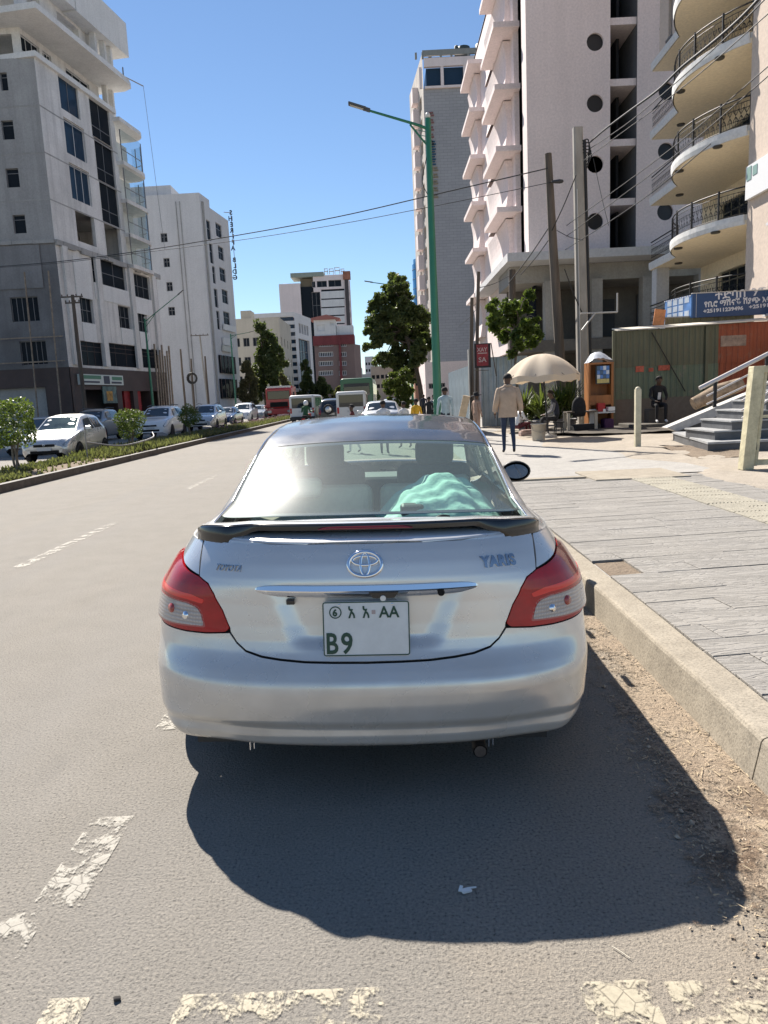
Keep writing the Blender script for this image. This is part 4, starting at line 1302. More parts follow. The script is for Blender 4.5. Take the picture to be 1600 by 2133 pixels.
def shelf_cloth():
 """Mint cloth heaped on the parcel shelf under the back window."""
 rng = np.random.RandomState(3)
 nx, ny = 46, 30
 rows = []
 for j in range(ny):
  row = []
  for i in range(nx):
   u, v = i / (nx - 1) * 2 - 1, j / (ny - 1) * 2 - 1
   x = .32 + .31 * u + .02 * sin(3 * v + 1); y = .95 + .25 * v + .012 * sin(5 * u)
   e = max(0, 1 - (abs(u) ** 4)) * max(0, 1 - abs(v) ** 5)
   gz = float(np.interp(y, [.56, .9, 1.235], [1.052, 1.198, 1.334])) - .07 * (x / .6) ** 2 - .055 - .936
   h = gz * e * (.80 + .2 * sin(2.6 * u + 1.2))
   h += -.02 * e + e * .55 * (.022 * sin(9 * u + 4 * v) + .014 * sin(15 * v - 6 * u + 2) + .010 * sin(21 * u + 9 * v))
   row.append((x, y, .936 + max(.004, h * (1 if e > 0 else .2))))
  rows.append(row)
 o = MB().grid(rows).build('mint_cloth', [M_MINT])
 md = o.modifiers.new('thick', 'SOLIDIFY'); md.thickness = .006
 o.matrix_world = saloon.matrix_basis
 tag(o, 'crumpled mint green cloth lying on the shelf under the car rear window', 'cloth')
 b = MB().rbox((.19, .80, 1.0), (.11, .06, .12), (.2, 0, .1)).rbox((.19, .77, .955), (.16, .07, .03), (0, 0, .05))
 bo = b.build('phone_holder', [M_DARKPL], bevel=.015)
 bo.matrix_world = saloon.matrix_basis
 tag(bo, 'small black box standing on the car rear shelf before the mint cloth', 'box')
 s = MB().tube(catmull([(.13, .74, .944), (.24, .70, .95), (.32, .75, 1.0), (.42, .78, .975), (.50, .74, .945), (.40, .70, .945), (.28, .72, .945)], 8), .010, 8)
 so = s.build('cable_bundle', [M_DARKPL]); so.matrix_world = saloon.matrix_basis
 tag(so, 'loose black cable coiled on the shelf of the silver saloon', 'cable')
shelf_cloth()
# ------------------------------------------------------------------ facade kit
class Wall:
 """A vertical wall plane: origin O (x, y), horizontal direction u, outward normal to its right-hand side as seen from the street."""
 def __init__(self, O, u, n):
  self.O = Vector((O[0], O[1], 0)); self.u = Vector((u[0], u[1], 0)).normalized(); self.n = Vector((n[0], n[1], 0)).normalized()
 def p(self, s, z, d=0.0):
  return self.O + self.u * s + Vector((0, 0, z)) + self.n * d
 def px(self, px, py):
  d = _fw + (px - 800) / F_PX * _rt + (1066.5 - py) / F_PX * _up
  c = Vector((0, 0, CAM_H))
  t = (self.O - c).dot(self.n) / d.dot(self.n)
  q = c + d * t
  return (q - self.O).dot(self.u), q.z
 def rect(self, x0, y0, x1, y1):
  xm, ym = (x0 + x1) / 2, (y0 + y1) / 2
  s0, s1 = self.px(x0, ym)[0], self.px(x1, ym)[0]
  return (min(s0, s1), max(s0, s1), self.px(xm, y1)[1], self.px(xm, y0)[1])
 def fill(self, mb, s0, s1, z0, z1, holes=(), depth=.25, mi=0, off=0.0, back=None):
  """Wall skin with real openings and their reveals."""
  S = sorted({s0, s1, *[min(max(h[k], s0), s1) for h in holes for k in (0, 1)]})
  Z = sorted({z0, z1, *[min(max(h[k], z0), z1) for h in holes for k in (2, 3)]})
  flip = self.u.cross(Vector((0, 0, 1))).dot(self.n) < 0
  def quad(a, b, c, d, m=mi):
   mb.add([a, b, c, d], [(3, 2, 1, 0) if flip else (0, 1, 2, 3)], m)
  for i in range(len(S) - 1):
   for j in range(len(Z) - 1):
    cs, cz = (S[i] + S[i + 1]) / 2, (Z[j] + Z[j + 1]) / 2
    if any(h[0] < cs < h[1] and h[2] < cz < h[3] for h in holes): continue
    quad(self.p(S[i], Z[j], off), self.p(S[i + 1], Z[j], off), self.p(S[i + 1], Z[j + 1], off), self.p(S[i], Z[j + 1], off))
  for a, b, c, d in [h[:4] for h in holes]:
   P = lambda s, z, k: self.p(s, z, off - k * depth)
   quad(P(a, c, 0), P(a, c, 1), P(a, d, 1), P(a, d, 0)); quad(P(b, c, 1), P(b, c, 0), P(b, d, 0), P(b, d, 1))
   quad(P(a, d, 1), P(b, d, 1), P(b, d, 0), P(a, d, 0)); quad(P(a, c, 0), P(b, c, 0), P(b, c, 1), P(a, c, 1))
   if back is not None:
    quad(P(a, c, 1), P(b, c, 1), P(b, d, 1), P(a, d, 1), back)
  return mb
 def bar(self, mb, s0, s1, z0, z1, d0, d1, mi=0):
  """A box on the wall, standing out from d0 to d1."""
  vs = [self.p(s, z, d) for z in (z0, z1) for s, d in ((s0, d0), (s1, d0), (s1, d1), (s0, d1))]
  return mb.add(vs, [(0, 3, 2, 1), (4, 5, 6, 7), (0, 1, 5, 4), (1, 2, 6, 5), (2, 3, 7, 6), (3, 0, 4, 7)], mi)
 def window(self, parent, r, depth=.2, cols=2, rows=(), frame=None, glass=None, w=.05, name='window', sill=False):
  s0, s1, z0, z1 = r[:4]
  mb = MB()
  d0, d1 = -depth + .015, -depth + .06
  self.bar(mb, s0, s1, z0, z0 + w, d0, d1); self.bar(mb, s0, s1, z1 - w, z1, d0, d1)
  self.bar(mb, s0, s0 + w, z0 + w, z1 - w, d0, d1); self.bar(mb, s1 - w, s1, z0 + w, z1 - w, d0, d1)
  for k in range(1, cols):
   s = s0 + (s1 - s0) * k / cols
   self.bar(mb, s - w * .45, s + w * .45, z0 + w, z1 - w, d0, d1)
  for f in rows:
   z = z0 + (z1 - z0) * f
   self.bar(mb, s0 + w, s1 - w, z - w * .45, z + w * .45, d0 + .003, d1 + .003)
  if sill:
   self.bar(mb, s0 - .08, s1 + .08, z0 - .09, z0 - .002, -depth, .10)
  o = mb.build(name, [frame or MATS['window frame']], parent)
  g = MB()
  self.bar(g, s0 + w * .5, s1 - w * .5, z0 + w * .5, z1 - w * .5, -depth + .02, -depth + .032)
  g.build('pane', [glass or M_PANE], o)
  return o

mat('window frame', (.16, .16, .165), rough=.5)
mat('white frame', (.62, .62, .62), rough=.5)
M_PANE = glass_mat('window pane', (.3, .35, .4), .12, .05, 1.22, (.020, .025, .032))
M_PANEB = glass_mat('blue window pane', (.3, .4, .5), .1, .04, 1.42, (.025, .05, .085))
M_PANEG = glass_mat('clear balcony glass', (.82, .90, .92), .9, .02, 1.5)
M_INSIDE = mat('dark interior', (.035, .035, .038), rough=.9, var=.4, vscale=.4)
def soften(m, k):
 """Weakens the mirror share of a pane."""
 nt = m.node_tree; mx = nt.nodes['Material Output'].inputs[0].links[0].from_node; s = mx.inputs[0].links[0].from_socket
 nt.links.new(mathn(nt, 'MULTIPLY', s, k), mx.inputs[0])
soften(M_PANE, .32); soften(M_PANEB, .5)
def plaster(name, col, var=.14, vscale=.35, streak=.5, rough=.9, world=True, bump=.25):
 """Weathered render: broad blotches, vertical rain streaks, fine grain."""
 m, nt, p, o = new_mat(name)
 src = N(nt, 'ShaderNodeNewGeometry').outputs['Position']
 a = noise(nt, src, vscale, 6, .65)
 mp = N(nt, 'ShaderNodeMapping'); mp.inputs['Scale'].default_value = (1.2, 1.2, .06); nt.links.new(src, mp.inputs['Vector'])
 s = noise(nt, mp.outputs[0], 1.6, 5, .6); g = noise(nt, src, 9, 4, .7)
 base = ramp(nt, a, [(.3, tuple(x * (1 - var) for x in col)), (.7, tuple(min(1, x * (1 + var * .6)) for x in col))])
 base = mixc(nt, mathn(nt, 'MULTIPLY', ramp(nt, s, [(.45, (0, 0, 0)), (.75, (1, 1, 1))]), streak * .55), base, tuple(x * .62 for x in col))
 base = mixc(nt, 1.0, base, ramp(nt, g, [(.3, (.86, .86, .86)), (.7, (1.08, 1.08, 1.07))]), 'MULTIPLY')
 nt.links.new(base, p.inputs['Base Color']); p.inputs['Roughness'].default_value = rough; p.inputs['Specular IOR Level'].default_value = .25
 nt.links.new(bumpn(nt, g, bump, .02), p.inputs['Normal'])
 return m
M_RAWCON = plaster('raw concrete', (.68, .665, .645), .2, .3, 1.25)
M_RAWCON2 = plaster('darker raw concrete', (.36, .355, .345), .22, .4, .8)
M_WPANEL = plaster('pale panel', (.70, .70, .69), .08, .5, .5)
M_WHITE = plaster('white render', (.79, .69, .67), .07, .25, .35)
M_WHITE2 = plaster('grey white render', (.60, .595, .60), .08, .2, .45)
M_CREAMW = plaster('cream soffit', (.84, .74, .57), .06, .3, .15)
M_PINK = plaster('pink render', (.62, .52, .44), .08, .5, .2)
M_BROWN = mat('brown cladding', (.055, .035, .032), rough=.6, var=.25, vscale=.6)
M_BLACKST = mat('dark shopfront', (.022, .023, .026), rough=.5, var=.5, vscale=.5)
M_TIMBER = mat('scaffold timber', (.26, .21, .16), rough=.9, var=.3, vscale=5)
M_STEEL = mat('grey steel', (.25, .25, .25), rough=.5, metal=.6)
M_RUSTRED = mat('red shutter', (.30, .018, .022), rough=.55, var=.3, vscale=2)

def slab_poly(mb, poly, z0, z1, mi=0):
 if poly_area2(poly) < 0: poly = poly[::-1]
 mb.prism(poly, z0, z1, mi)
# ------------------------------------------------------------------ unfinished concrete block on the left
def left_block():
 B = thing('unfinished_building', 'tall unfinished bare concrete block with dark shops at its foot, at the left', 'building', (-24, 56, 0))
 inv = Matrix.Translation((24, -56, 0))
 def done(mb, nm, m, parent=B, **k):
  mb.v = [(x + 24, y - 56, z) for x, y, z in mb.v]
  return mb.build(nm, m, parent, **k)
 W = Wall((-24, 56), (.156, .988), (.988, -.156))
 Fr = Wall((-24, 56), (-1, .02), (0, -1))
 Lx, Lu = 16.2, 10.9
 top = 26.8
 # street side openings from the picture, level by level
 colA = [(125, 165, 163, 235), (137, 258, 177, 327), (148, 350, 188, 420)]
 colB = [(190, 210, 229, 297), (201, 298, 238, 383), (211, 386, 247, 466)]
 dark = [(160, 445, 198, 507), (221, 470, 253, 545), (193, 543, 262, 598), (280, 573, 313, 622), (168, 620, 195, 672), (248, 638, 273, 684), (288, 648, 307, 691), (170, 712, 215, 762), (221, 717, 286, 764), (297, 727, 341, 767)]
 RA = [W.rect(*r) for r in colA]; RB = [W.rect(*r) for r in colB]; RD = [W.rect(*r) for r in dark]
 mb = MB()
 lowr = [r for r in RD if r[3] < 14.2]; upr = [r for r in RD if r[3] >= 14.2]
 W.fill(mb, 0, Lx, 5.0, 14.2, lowr, .3, 0, back=None); W.fill(mb, 0, Lu, 14.2, top, RA + RB + upr, .3, 0)
 E = Wall((W.p(Lx, 0).x, W.p(Lx, 0).y), (-.988, .156), (.156, .988)); E.fill(mb, 0, 14, 0, 14.2, [])
 E2 = Wall((W.p(Lu, 0).x, W.p(Lu, 0).y), (-.988, .156), (.156, .988)); E2.fill(mb, 0, 14, 14.2, top, [])
 fr = [(0, 150, 15, 188), (3, 250, 28, 290), (12, 350, 39, 390), (27, 447, 53, 486)]
 fd = [(22, 618, 80, 670), (42, 710, 97, 760)]
 FA = [Fr.rect(*r) for r in fr]; FD = [Fr.rect(*r) for r in fd]
 wall = done(mb, 'wall', [M_RAWCON]); mb = MB()
 Fr.fill(mb, 0, 22, 14.2, top, FA, .3, 0)
 m2 = MB(); Fr.fill(m2, 0, 22, 5.0, 14.2, FD, .3, 0); done(m2, 'lower_gable', [plaster('deep shade gable concrete', (.20, .20, .205), .3, .3, 1.2)])  # shade on the lower front put into a darker concrete tone
 done(mb, 'gable_wall', [plaster('shade toned gable concrete', (.36, .355, .35), .22, .25, .9)])  # front face darker in colour, standing in for its shade
 core = MB(); core.box(-45, -24.45, 56.5, 57.2, .2, top - .2); core.box(-24.6 + .0, -24.4, 56.5, 57, .2, 5)
 for z in (5.2, 8.0, 11.0, 14.4, 17.6, 20.8, 24.0, 26.8):
  e_ = (Lx if z < 14.3 else Lu) - .3
  o = [W.p(.4, 0, -.35), W.p(e_, 0, -.35), W.p(e_, 0, -12), W.p(.4, 0, -16)]
  slab_poly(core, [(q.x, q.y) for q in o], z - .28, z)
 a = [W.p(.4, 0, -4.2), W.p(Lu - .3, 0, -4.2), W.p(Lu - .3, 0, -4.6), W.p(.4, 0, -4.6)]
 slab_poly(core, [(q.x, q.y) for q in a], .2, top)
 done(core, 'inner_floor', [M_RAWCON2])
 def win(wl, r, **k):
  o = wl.window(B, r, **k)
  for q in [o] + list(o.children):
   q.data.transform(inv)
  return o
 for i, r in enumerate(RA): win(W, r, cols=2 + (i == 2), glass=M_PANEB, frame=MATS['white frame'] if i else MATS['window frame'])
 for r in RB: win(W, r, cols=2, rows=(.32,), glass=M_PANE, frame=MATS['window frame'])
 for r in FA: win(Fr, r, cols=1, rows=(.75,), glass=M_PANE, frame=MATS['window frame'])
 for r in RD[7:]: win(W, r, cols=3, rows=(.6, .8), glass=M_PANE, frame=M_BROWN)
 for r in FD: win(Fr, r, cols=5, glass=M_PANE)
 for r in RD[2:4] + RD[4:7]: win(W, r, cols=3, rows=(.5,), glass=M_PANE, frame=MATS['window frame'], depth=.28)
 # joints between floors, ledge with ragged mortar, pale spandrels
 j = MB()
 for z in (17.15, 20.4, 23.6):
  W.bar(j, -.02, Lu, z - .05, z + .05, 0.001, .012); Fr.bar(j, -.02, 21, z - .05, z + .05, .001, .012)
 done(j, 'floor_joint', [M_RAWCON2])
 lg = MB()
 rng = random.Random(5)
 for s in np.arange(0, Lx, .8):
  W.bar(lg, s, s + .79, 14.05 - rng.uniform(0, .2), 14.32, .001, .14 + rng.uniform(0, .08))
 for s in np.arange(0, 20, 1.6):
  Fr.bar(lg, s, s + 1.59, 14.1 - rng.uniform(0, .12), 14.32, .001, .14 + rng.uniform(0, .06))
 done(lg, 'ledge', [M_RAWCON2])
 pn = [(155, 540, 188, 620), (198, 598, 268, 630), (282, 622, 316, 655), (173, 675, 200, 712), (253, 685, 280, 718), (292, 693, 312, 727)]
 for r in pn:
  s0, s1, z0, z1 = W.rect(*r)
  q = MB(); W.bar(q, s0, s1, z0, z1, .001, .06); done(q, 'pale_panel', [M_WPANEL])
 for px in (140, 205, 272, 318):
  s, _ = W.px(px + 4, 640)
  q = MB(); W.bar(q, s - .35, s + .35, 5.2, 14.0, .001, .22); done(q, 'pier', [M_RAWCON])
 fp = MB(); Fr.bar(fp, 1.2, 4.6, 10.9, 14.0, .001, .08); done(fp, 'blank_panel', [plaster('shade toned panel', (.235, .235, .24), .2, .4, 1.0)])  # toned to match the shade painted into the gable
 # shop storey
 sh = MB()
 W.fill(sh, 0, Lx, 0, 5.0, [(1.2, 6.6, .3, 3.3), (7.4, 9.4, .2, 3.2), (10.2, 12.6, .2, 3.2), (13.2, Lx - .6, .2, 3.2)], 1.2, 0, off=.05, back=1)
 Fr.fill(sh, 0, 22, 0, 5.0, [(2, 20, .3, 3.6)], 1.0, 0, off=.05, back=1)
 done(sh, 'shopfront', [M_BROWN, M_BLACKST])
 r = W.rect(160, 781, 250, 802)
 sg = MB(); W.bar(sg, r[0], r[1], r[2], r[3], .06, .30); so = done(sg, 'shop_sign', [mat('sign face', (.55, .60, .56), rough=.5)])
 g = MB()
 for k, (a, b, c, d, m) in enumerate(((.04, .46, .55, .9, 0), (.04, .42, .18, .35, 1), (.52, .66, .1, .9, 1), (.72, .97, .5, .85, 0), (.70, .95, .15, .35, 1))):
  W.bar(g, r[0] + (r[1] - r[0]) * a, r[0] + (r[1] - r[0]) * b, r[2] + (r[3] - r[2]) * c, r[2] + (r[3] - r[2]) * d, .301, .315, m)
 done(g, 'sign_band', [mat('sign green', (.06, .20, .12), rough=.5), mat('sign navy', (.02, .03, .06), rough=.5)], so)
 r = W.rect(266, 812, 300, 852)
 sg = MB(); W.bar(sg, r[0], r[1], .2, r[3], -.6, -.3)
 for k in range(12): W.bar(sg, r[0], r[1], .3 + k * .26, .34 + k * .26, -.3, -.26)
 done(sg, 'red_shutter', [M_RUSTRED])
 r = W.rect(212, 805, 240, 840)
 q = MB(); W.bar(q, r[0], r[1], r[2], r[3], .06, .16); done(q, 'shop_poster', [mat('green poster', (.10, .16, .15), rough=.6, var=.5, vscale=2)])
 q = MB(); W.bar(q, r[0] + .5, r[1] - .7, r[2] + .2, r[3] - .4, .161, .17); done(q, 'poster_picture', [mat('orange picture', (.42, .22, .04), rough=.6, var=.6, vscale=3)])
 # terrace storey set back, great slab, top storey, parapet box
 T = Wall((-24.2 - 1.1, 57.0), (.156, .988), (.988, -.156))
 tw = [(.1, 2.3, 27.2, 28.9), (2.7, 3.8, 27.2, 28.9), (5.7, 9.1, 27.2, 28.9)]
 u = MB(); T.fill(u, 0, 10.6, top, 29.4, tw, .3, 0); Fr.fill(u, 1.3, 20, top, 29.4, [(1.9, 3.2, 27.3, 28.9)], .3, 0, off=-1.0)
 done(u, 'terrace_wall', [M_RAWCON])
 for r in tw[0:3]:
  win(T, r, cols=3, rows=(.4,), glass=M_PANE, frame=MATS['white frame'])
 sl = MB()
 e = [W.p(-1.2, 0, 1.3), W.p(11.6, 0, 1.35), W.p(12.4, 0, 1.1), W.p(12.8, 0, .3), W.p(12.8, 0, -6), W.p(-1.2, 0, -18)]
 slab_poly(sl, [(q.x, q.y) for q in e], 29.3, 29.72)
 e = [W.p(-.2, 0, .25), W.p(Lu, 0, .25), W.p(Lu, 0, -6), W.p(-.2, 0, -18)]
 slab_poly(sl, [(q.x, q.y) for q in e], top - .02, top + .35)
 done(sl, 'roof_slab', [M_WPANEL])
 t2 = MB()
 T.fill(t2, -1, 9.0, 29.72, 32.7, [(.6, 2.2, 30.0, 32.2), (4.4, 7.4, 29.9, 32.4)], .5, 0, off=.5); done(t2, 'top_wall', [M_RAWCON])
 c = MB()
 for s in (9.4, 10.9, 11.9):
  q = W.p(s, 0, -.4); c.box(q.x - .22, q.x + .22, q.y - .22, q.y + .22, 29.72, 32.7)
 for s in (11.3, 12.3):
  q = W.p(s, 0, -.8); c.box(q.x - .2, q.x + .2, q.y - .2, q.y + .2, 26.5, 29.3)
 done(c, 'column', [M_RAWCON])
 pb = MB()
 e = [W.p(6.0, 0, .3), W.p(14.1, 0, .35), W.p(14.1, 0, -9), W.p(6.0, 0, -9)]
 slab_poly(pb, [(q.x, q.y) for q in e], 32.6, 35.4)
 e = [W.p(-2.0, 0, .2), W.p(5.95, 0, .25), W.p(5.95, 0, -12), W.p(-2.0, 0, -18)]
 slab_poly(pb, [(q.x, q.y) for q in e], 32.7, 34.4)
 done(pb, 'parapet', [M_WPANEL])
 # rounded glazed balconies at the far end
 s_b = Lu - .2
 for k, z in enumerate((14.3, 16.95, 19.8, 22.95, 26.5)):
  def ring(out, L):
   pts = [W.p(s_b, 0, -.3), W.p(s_b, 0, .5 + out)]
   for a in np.linspace(0, pi / 2, 7):
    pts.append(W.p(s_b + L + 1.6 * sin(a), 0, .5 + out - 1.6 * (1 - cos(a))))
   pts.append(W.p(s_b + L + 1.6, 0, -3))
   return [(q.x, q.y) for q in pts]
  pl = ring(.1, 3.5)
  b = MB(); slab_poly(b, pl, z - .32, z); bo = done(b, 'balcony_slab', [M_WPANEL if k > 2 else M_RAWCON])
  if k < 4:
   rl = MB(); gl = MB()
   edge = ring(.0, 3.4)[1:-1]
   for zz in (z + .95,):
    rl.tube([(x, y, zz) for x, y in edge], .035, 5)
   for x, y in edge[::2]:
    rl.tube([(x, y, z), (x, y, z + 2.55)], .045, 5)
   ro = done(rl, 'balcony_frame', [MATS['window frame']])
   gl.grid([[(x, y, z + .02) for x, y in edge], [(x, y, z + 2.58) for x, y in edge]], sm=False)
   done(gl, 'balcony_glass', [M_PANEG], ro)
   rm = MB(); q0 = W.p(s_b + 1, 0, -.25); 
   W.bar(rm, s_b + .25, s_b + 4.6, z, z + 2.6, -1.6, -1.35); done(rm, 'balcony_wall', [M_WPANEL])
 # rusty scaffold poles on the two sides
 for s in (.8, 2.6):
  q = MB(); a = Fr.p(s, 0, .55); q.tube([(a.x, a.y, 0), (a.x + .3, a.y, 12)], .06, 5); done(q, 'scaffold_pole', [M_TIMBER])
 for s in np.linspace(Lx - 3.4, Lx - .4, 7):
  q = MB(); a = W.p(s, 0, .7); q.tube([(a.x, a.y, 0), (a.x + .1, a.y, 6.4 + (s * 7 % 1.5))], .09, 5); done(q, 'scaffold_pole', [M_TIMBER])
 for z in (5.4, 7.2):
  q = MB(); Fr.bar(q, 0, 9, z, z + .1, .5, .6); done(q, 'scaffold_rail', [M_TIMBER])
 # gibbet with a rope off the roof
 a = W.p(12.2, 0, .6)
 q = MB(); q.tube([a + Vector((0, 0, 29.7)), a + Vector((0, 0, 31.0))], .06, 5); b = a + Vector((1.3, 1.2, 29.9)); q.tube([a + Vector((0, 0, 30.3)), b], .05, 5)
 q.tube([b, b + Vector((.6, 0, -14))], .018, 4); done(q, 'hoist_arm', [M_STEEL])
 return B
left_block()

# ------------------------------------------------------------------ white block with the vertical lettering
def white_block():
 B = thing('white_building', 'narrow white rendered building with vertical rooftop lettering, behind the unfinished block', 'building', (-24, 103, 0))
 def done(mb, nm, m, parent=B):
  mb.v = [(x + 24, y - 103, z) for x, y, z in mb.v]; return mb.build(nm, m, parent)
 inv = Matrix.Translation((24, -103, 0))
 W = Wall((-23.9, 103), (.12, .99), (.99, -.12)); Fr = Wall((-23.9, 103), (-1, .03), (0, -1))
 L = W.px(489, 640)[0]; H = Fr.px(413, 401)[1]; H2 = W.px(470, 456)[1]
 fw = [Fr.rect(334, 485, 348, 504), Fr.rect(340, 537, 353, 556), Fr.rect(346, 587, 359, 606), Fr.rect(350, 639, 364, 657)]
 sw = [W.rect(450, 467, 462, 494), W.rect(455, 514, 466, 541), W.rect(458, 559, 470, 586), W.rect(463, 604, 475, 632), W.rect(466, 650, 479, 678)]
 slot = [W.rect(431, 460, 439, 500), W.rect(437, 508, 444, 548), W.rect(443, 555, 449, 590), W.rect(447, 602, 454, 640), W.rect(452, 648, 458, 686)]
 mb = MB(); Fr.fill(mb, 0, 12, 0, H, fw, .25); W.fill(mb, 0, L, 0, H2, sw + slot, .3)
 W.fill(mb, 0, L * .33, H2, H, [], .3)
 bk = W.p(L, 0, 0)
 mb.add([W.p(L, 0), W.p(L, H2), W.p(L, H2, -12), W.p(L, 0, -12)], [(3, 2, 1, 0)])
 slab_poly(mb, [(q.x, q.y) for q in (W.p(0, 0, -.02), W.p(L, 0, -.02), W.p(L, 0, -12), Fr.p(12, 0, -.1))], H2 - .5, H2 - .05)
 slab_poly(mb, [(q.x, q.y) for q in (W.p(0, 0, -.02), W.p(L * .33, 0, -.02), W.p(L * .33, 0, -12), Fr.p(12, 0, -.1))], H - .5, H - .05)
 done(mb, 'wall', [M_WHITE2])
 up = MB(); Fr.bar(up, 4.2, 11.5, H, H + 1.6, -6, -1.5); done(up, 'roof_block', [M_WHITE2])
 core = MB(); core.box(-36, -24.3, 104.0, 104.3, 0, H - .6)
 slab_poly(core, [(q.x, q.y) for q in (W.p(.5, 0, -1.2), W.p(L, 0, -1.2), W.p(L, 0, -1.6), W.p(.5, 0, -1.6))], 0, H2 - .6)
 done(core, 'inner_wall', [M_INSIDE])
 for wl, rs, c in ((Fr, fw, 2), (W, sw, 2), (W, slot, 1)):
  for r in rs:
   o = wl.window(B, r, cols=c, rows=(.6,), w=.09, frame=MATS['window frame'])
   for q in [o] + list(o.children): q.data.transform(inv)
 pp = MB()
 for px in (368, 376):
  s = Fr.px(px, 450)[0]; Fr.bar(pp, s - .05, s + .05, 2, H - 1, .0, .12)
 W.bar(pp, .6, .9, 0, H - 1, 0, .25)
 done(pp, 'downpipe', [M_RAWCON2])
 # letters read from the far side of the street, so they appear reversed from here
 br = MB()
 base = W.p(L - .2, 0, 0)
 z0, z1 = W.px(478, 442)[1], W.px(493, 580)[1]
 a0 = at(480, 443, Y=base.y + .5); a1 = at(491, 578, Y=base.y + .5)
 for p, c in ((a0, .0), (a1, 0)):
  br.tube([(base.x - .5, base.y, p.z), (p.x, p.y, p.z)], .06, 5)
 br.tube([a0 + Vector((0, .25, .3)), a1 + Vector((0, .25, -.3))], .05, 5)
 done(br, 'sign_bracket', [M_STEEL])
 s = 'SHERIFA BLDG'
 for i, ch in enumerate(s):
  if ch == ' ': continue
  q = a0.lerp(a1, i / (len(s) - 1))
  text('letter', ch, .95, mat('dark letter', (.05, .08, .10), rough=.5), (q.x + .28 + 24, q.y - 103, q.z - .3), (-1, 0, 0), (0, 0, 1), B, .06, bold=.02)
 # shop signs and glazed balconies low on the street side
 for r, m in (((463, 678, 487, 690), M_WPANEL), ((462, 705, 480, 720), M_WPANEL), ((461, 721, 479, 733), mat('pale sign', (.5, .5, .45), rough=.6))):
  a, b, c, d = W.rect(*r); q = MB(); W.bar(q, a, b, c, d, .1, .35); done(q, 'shop_sign', [m])
 for r in ((456, 742, 486, 778), (458, 790, 490, 830)):
  a, b, c, d = W.rect(*r)
  q = MB(); W.bar(q, a, b, c, d, .02, .3); o = done(q, 'shop_window', [M_PANE])
  for k in range(5):
   q = MB(); s_ = a + (b - a) * k / 4; W.bar(q, s_ - .1, s_ + .1, c, d, .301, .36); done(q, 'mullion', [M_BROWN], o)
 return B
white_block()

# ------------------------------------------------------------------ beige block, banded glass block, white tower block, red brick block
def boxhouse(name, label, x0, x1, y0, y1, h, m, fh, cols, win=(1.2, 1.4), sill=1.0, side_cols=4, roof=None, frame=None, glass=None, first=4.0, parapet=.6, split=True, skip=0):
 B = thing(name, label, 'building', (x0, y0, 0))
 F = Wall((0, 0), (1, 0), (0, -1)); S = Wall((x1 - x0, 0), (0, 1), (1, 0)); S2 = Wall((0, 0), (0, 1), (-1, 0))
 D = y1 - y0; L = x1 - x0
 mb = MB()
 def openings(n, LL):
  out = []
  z = first
  while z + sill + win[1] < h - .3:
   for k in range(n):
    c = LL * (k + .5) / n
    out.append((c - win[0] / 2, c + win[0] / 2, z + sill, z + sill + win[1]))
   z += fh
  return out
 of, os_ = openings(cols, L), openings(side_cols, D)
 F.fill(mb, 0, L, 0, h, of, .2); S.fill(mb, 0, D, 0, h, os_, .2); S2.fill(mb, 0, D, 0, h, os_, .2)
 mb.add([(0, D, 0), (L, D, 0), (L, D, h), (0, D, h)], [(3, 2, 1, 0)])
 mb.box(.01, L - .01, .01, D - .01, h - parapet - .2, h - parapet)
 mb.build('wall', [m], B)
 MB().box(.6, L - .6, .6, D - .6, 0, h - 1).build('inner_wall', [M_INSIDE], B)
 if split:
  for wl, ow in ((F, of), (S if x0 < 0 else S2, os_)):
   for r in ow: wl.window(B, r, cols=2, w=.08, frame=frame, glass=glass)
 else:
  g = MB()
  for wl, ow in ((F, of), (S, os_)):
   for r in ow: wl.bar(g, *r, -.19, -.17)
  g.build('window', [glass or M_PANE], B)['kind'] = 'stuff'
 if roof:
  rb = MB(); rb.prism([(-.6, h), (L + .6, h), (L / 2, h + 2.2)], -.6, D + .6, axis='y'); rb.build('roof', [roof], B)
 return B
M_BEIGE = plaster('beige render', (.46, .43, .37), .1, .3, .5)
b = boxhouse('beige_building', 'beige four storey block partly hidden by the dark street trees', -26.5, -18.0, 130, 146, 16.4, M_BEIGE, 3.3, 5, (1.1, 1.5), glass=M_PANE)
MB().box(1.8, 3.6, .5, 4, 16.4, 17.8).build('roof_hut', [M_BEIGE], b)

